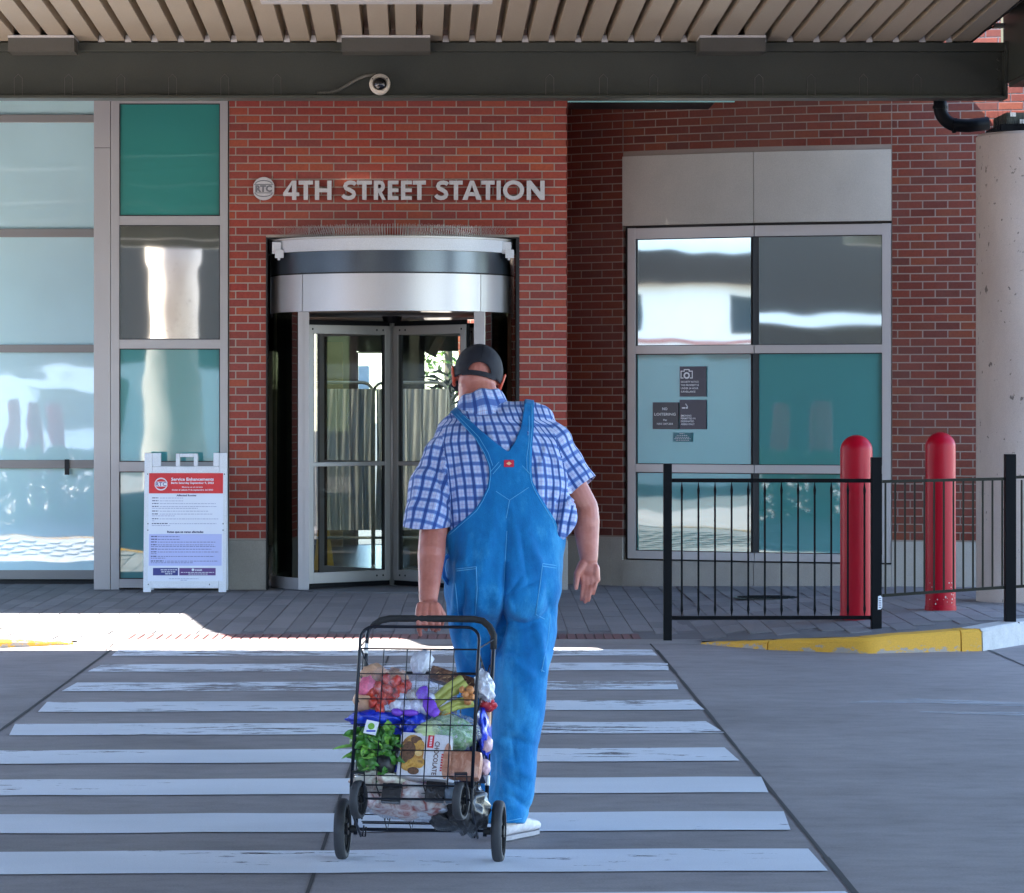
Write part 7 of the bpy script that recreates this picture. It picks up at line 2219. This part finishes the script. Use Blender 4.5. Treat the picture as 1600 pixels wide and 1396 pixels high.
for (x0, y0, x1, y1) in ((600, 1185, 555, 1160), (598, 1190, 560, 1185), (610, 1180, 575, 1150), (600, 1195, 565, 1205)):
    mb = MB(); mb.tube([pc(x0, y0, .27), pc((x0 + x1) / 2, (y0 + y1) / 2 - 3, .295), pc(x1, y1, .30)], [.004, .0045, .003], 8); mb.build('stem', M_greenl, t, smooth=True)
o, c, Mr = slabm('produce_tag', 'small white printed tag on the leafy greens', 'tag', 580, 1137, .306, 20, 22, .002, 12, M_white, ch=0)
mb = MB(); mb.v = []; mb.ellipsoid(c + N_ * .0015 + U_ * .004, (.012, .001, .012), CB, 12, 8); mb.build('tag_picture', M_greenl, o)
mb = MB(); a = CB @ Vector((1, 0, 0)); mb.add([c + N_ * .0015 - U_ * .016 - a * .016, c + N_ * .0015 - U_ * .016 + a * .016, c + N_ * .0015 - U_ * .010 + a * .016, c + N_ * .0015 - U_ * .010 - a * .016], [(0, 1, 2, 3)]); mb.build('tag_stripe', M_bluep, o, fixn=False)
# lettuce bag
t = thing('lettuce_bag', 'bag of pale green lettuce in the middle right of the cart', 'grocery bag', pc(700, 1143, .22))
blob('lettuce', 700, 1145, .205, 45, 27, .07, M_rom, parent=t, lump=.1, fr=8, rot=6); blob('lettuce_rib', 672, 1138, .262, 24, 11, .02, mat('pale_rib', (.50, .58, .30), .5, var=.15), parent=t, rot=-12, lump=.12, fr=9)
blob('lettuce_rib', 668, 1150, .265, 18, 6, .016, mat('pale_rib_b', (.52, .60, .30), .5, var=.15), parent=t, rot=8, lump=.1, fr=9)
blob('plastic_film', 703, 1144, .212, 49, 30, .076, film('bag_film_thin', f=.12), parent=t, lump=.1, fr=6, rot=5)
# biscuit box with print
o, c, Mr = slabm('biscuit_box', 'white biscuit bag printed CHOCOLATE with cookies and a red tag', 'food packet', 664, 1184, .255, 82, 74, .05, 4, mat('box_white', (.66, .63, .66), .35, var=.05, coat=.3), ch=.014)
PB = lambda x, z, y=-.0262: c + Mr @ Vector((x / S_, y, z / S_))
M_cook = plast('cookie_print', (.42, .17, .03), (.62, .33, .06), (.22, .09, .03), .4, 10, .2); M_cookd = mat('cookie_dark', (.13, .06, .03), .5, var=.6, scale=150)
def disc(x, z, rx, rz_, m, y, name):
    n = 24; mb = MB(); mb.add([PB(x + rx * math.cos(2 * math.pi * i / n), z + rz_ * math.sin(2 * math.pi * i / n), y) for i in range(n)], [tuple(range(n))]); mb.build(name, m, o, fixn=False)
disc(-20, 3, 19, 29, M_cook, -.0265, 'cookie_print'); disc(-25, 6, 11, 15, M_cookd, -.0270, 'cookie_print'); disc(-8, 14, 7, 10, M_cook, -.0274, 'cookie_print'); disc(-6, -12, 8, 9, M_cook, -.0276, 'cookie_print'); disc(-22, -20, 12, 7, M_cook, -.0272, 'cookie_print'); disc(-30, -6, 6, 9, M_cookd, -.0278, 'cookie_print'); disc(-14, -26, 9, 6, M_cookd, -.0280, 'cookie_print'); disc(-9, 3, 6, 5, mat('cookie_pale', (.68, .45, .18), .5, var=.3, scale=90), -.0282, 'cookie_print'); disc(-15, 24, 9, 6, M_cookd, -.0268, 'cookie_print')
def qd(x0, x1, z0, z1, m, y, name): mb = MB(); mb.add([PB(x0, z0, y), PB(x1, z0, y), PB(x1, z1, y), PB(x0, z1, y)], [(0, 1, 2, 3)]); return mb.build(name, m, o, fixn=False)
qd(3, 12.5, 13, 33, mat('red_tag', (.60, .015, .03), .4, bump=0), -.0268, 'red_tag')
mb = MB()
for k in range(6): z_ = 15.5 + k * 2.7; mb.add([PB(6, z_, -.0274), PB(9.8, z_ + .4, -.0274), PB(9.8, z_ + 1.9, -.0274), PB(6, z_ + 1.5, -.0274)], [(0, 1, 2, 3)])
mb.build('tag_print', M_print, o, fixn=False)
vs, fs = text_verts('CHOCOLATE', 1, 0, .02)
x0 = min(v.x for v in vs); x1 = max(v.x for v in vs)
mb = MB(); mb.add([PB(15 + v.y / .73 * 7.5, 24 - (v.x - x0) / (x1 - x0) * 54, -.0268) for v in vs], fs); mb.build('box_lettering', mat('brown_print', (.10, .03, .02), .5, bump=0), o, fixn=False)
disc(36, -6, 7, 29, M_tanb, -.0266, 'side_print')
mb = MB()
for k in range(7): z_ = 2 - k * 4.2; mb.add([PB(27, z_, -.0274), PB(30, z_, -.0274), PB(30, z_ + 2.8, -.0274), PB(27, z_ + 2.8, -.0274)], [(0, 1, 2, 3)])
mb.build('red_print', mat('red_print', (.5, .04, .04), .5, bump=0), o, fixn=False)
slabm('tan_packet', 'tan wrapped packet right of the printed biscuit bag', 'food packet', 727, 1197, .245, 52, 46, .06, 3, M_tanb, ch=.02)
blob('avocado', 601, 1196, .262, 17, 19, .045, M_avo, 'dark round avocado below the leafy greens', 'fruit', lump=.03); blob('avocado', 622, 1180, .25, 8, 20, .04, M_blackp, 'black plastic sleeve between the avocado and the biscuit bag', 'sleeve', rot=-15)
# lower layer
blob('cream_bag', 592, 1222, .225, 44, 16, .07, M_cream, 'cream coloured bag under the greens on the cart floor', 'grocery bag', lump=.1, fr=7)
blob('meat_tray', 642, 1247, .16, 74, 30, .10, M_meat, 'white and red wrapped food tray along the bottom of the cart', 'food packet', lump=.12, fr=6)
blob('clear_sack', 648, 1262, .12, 82, 17, .09, M_filmw, 'crinkled clear sack sagging through the cart floor', 'grocery bag', lump=.15, fr=8)
for (x, y, lab) in ((612, 1240, 'dark box on the cart floor under the cream bag'), (680, 1238, 'dark box on the cart floor under the printed biscuit bag')):
    slabm('dark_box', lab, 'box', x, y, .272, 30, 32, .02, 4, M_blackp, ch=.003)
blob('grey_pack', 704, 1240, .255, 13, 16, .03, mat('grey_blue_pack', (.16, .20, .25), .4), 'grey-blue packet beside the right front wheel of the cart', 'food packet')
blob('black_bag', 728, 1262, .11, 36, 40, .10, M_blackp, 'black plastic bag hanging low at the right of the cart', 'grocery bag', lump=.15, fr=7)
blob('black_pouch', 705, 1284, .11, 32, 14, .05, M_blackp, 'black pouch drooping below the cart floor', 'pouch', lump=.18, fr=6, rot=8)
# right side bits
blob('white_bundle', 757, 1073, .20, 15, 26, .05, M_whitep, 'crumpled white paper bundle at the top right corner of the cart', 'paper bundle', lump=.15, fr=7, rot=-18)
blob('red_wrap', 762, 1103, .17, 14, 10, .03, mat('red_wrapper', (.42, .02, .03), .4, var=.3, scale=40), 'red wrapper under the white bundle on the cart\'s right side', 'wrapper', lump=.15, rot=-8)
t = thing('bread_stick', 'pale bread stick upright at the cart\'s right side', 'bread', pc(762, 1130, .15))
mb = MB(); mb.tube([pc(763, 1108, .15), pc(762, 1130, .15), pc(757, 1150, .15), pc(754, 1166, .15)], [.011, .012, .011, .008], 12); mb.build('stick', M_peach, t, smooth=True)
for (x, y, lab) in ((760, 1163, 'pink onion at the cart\'s right edge, the higher one'), (757, 1199, 'pink onion at the cart\'s right edge, the lower one')): blob('onion', x, y, .16, 10, 13, .028, mat('pink_onion', (.62, .40, .44), .4, var=.25, scale=30), lab, 'onion', lump=.06)
slabm('cardboard_panel', 'dark blue panel standing inside the cart\'s right side', 'panel', 752, 1190, .10, 14, 60, .10, 0, mat('navy_panel', (.012, .02, .07), .5), ch=.004)
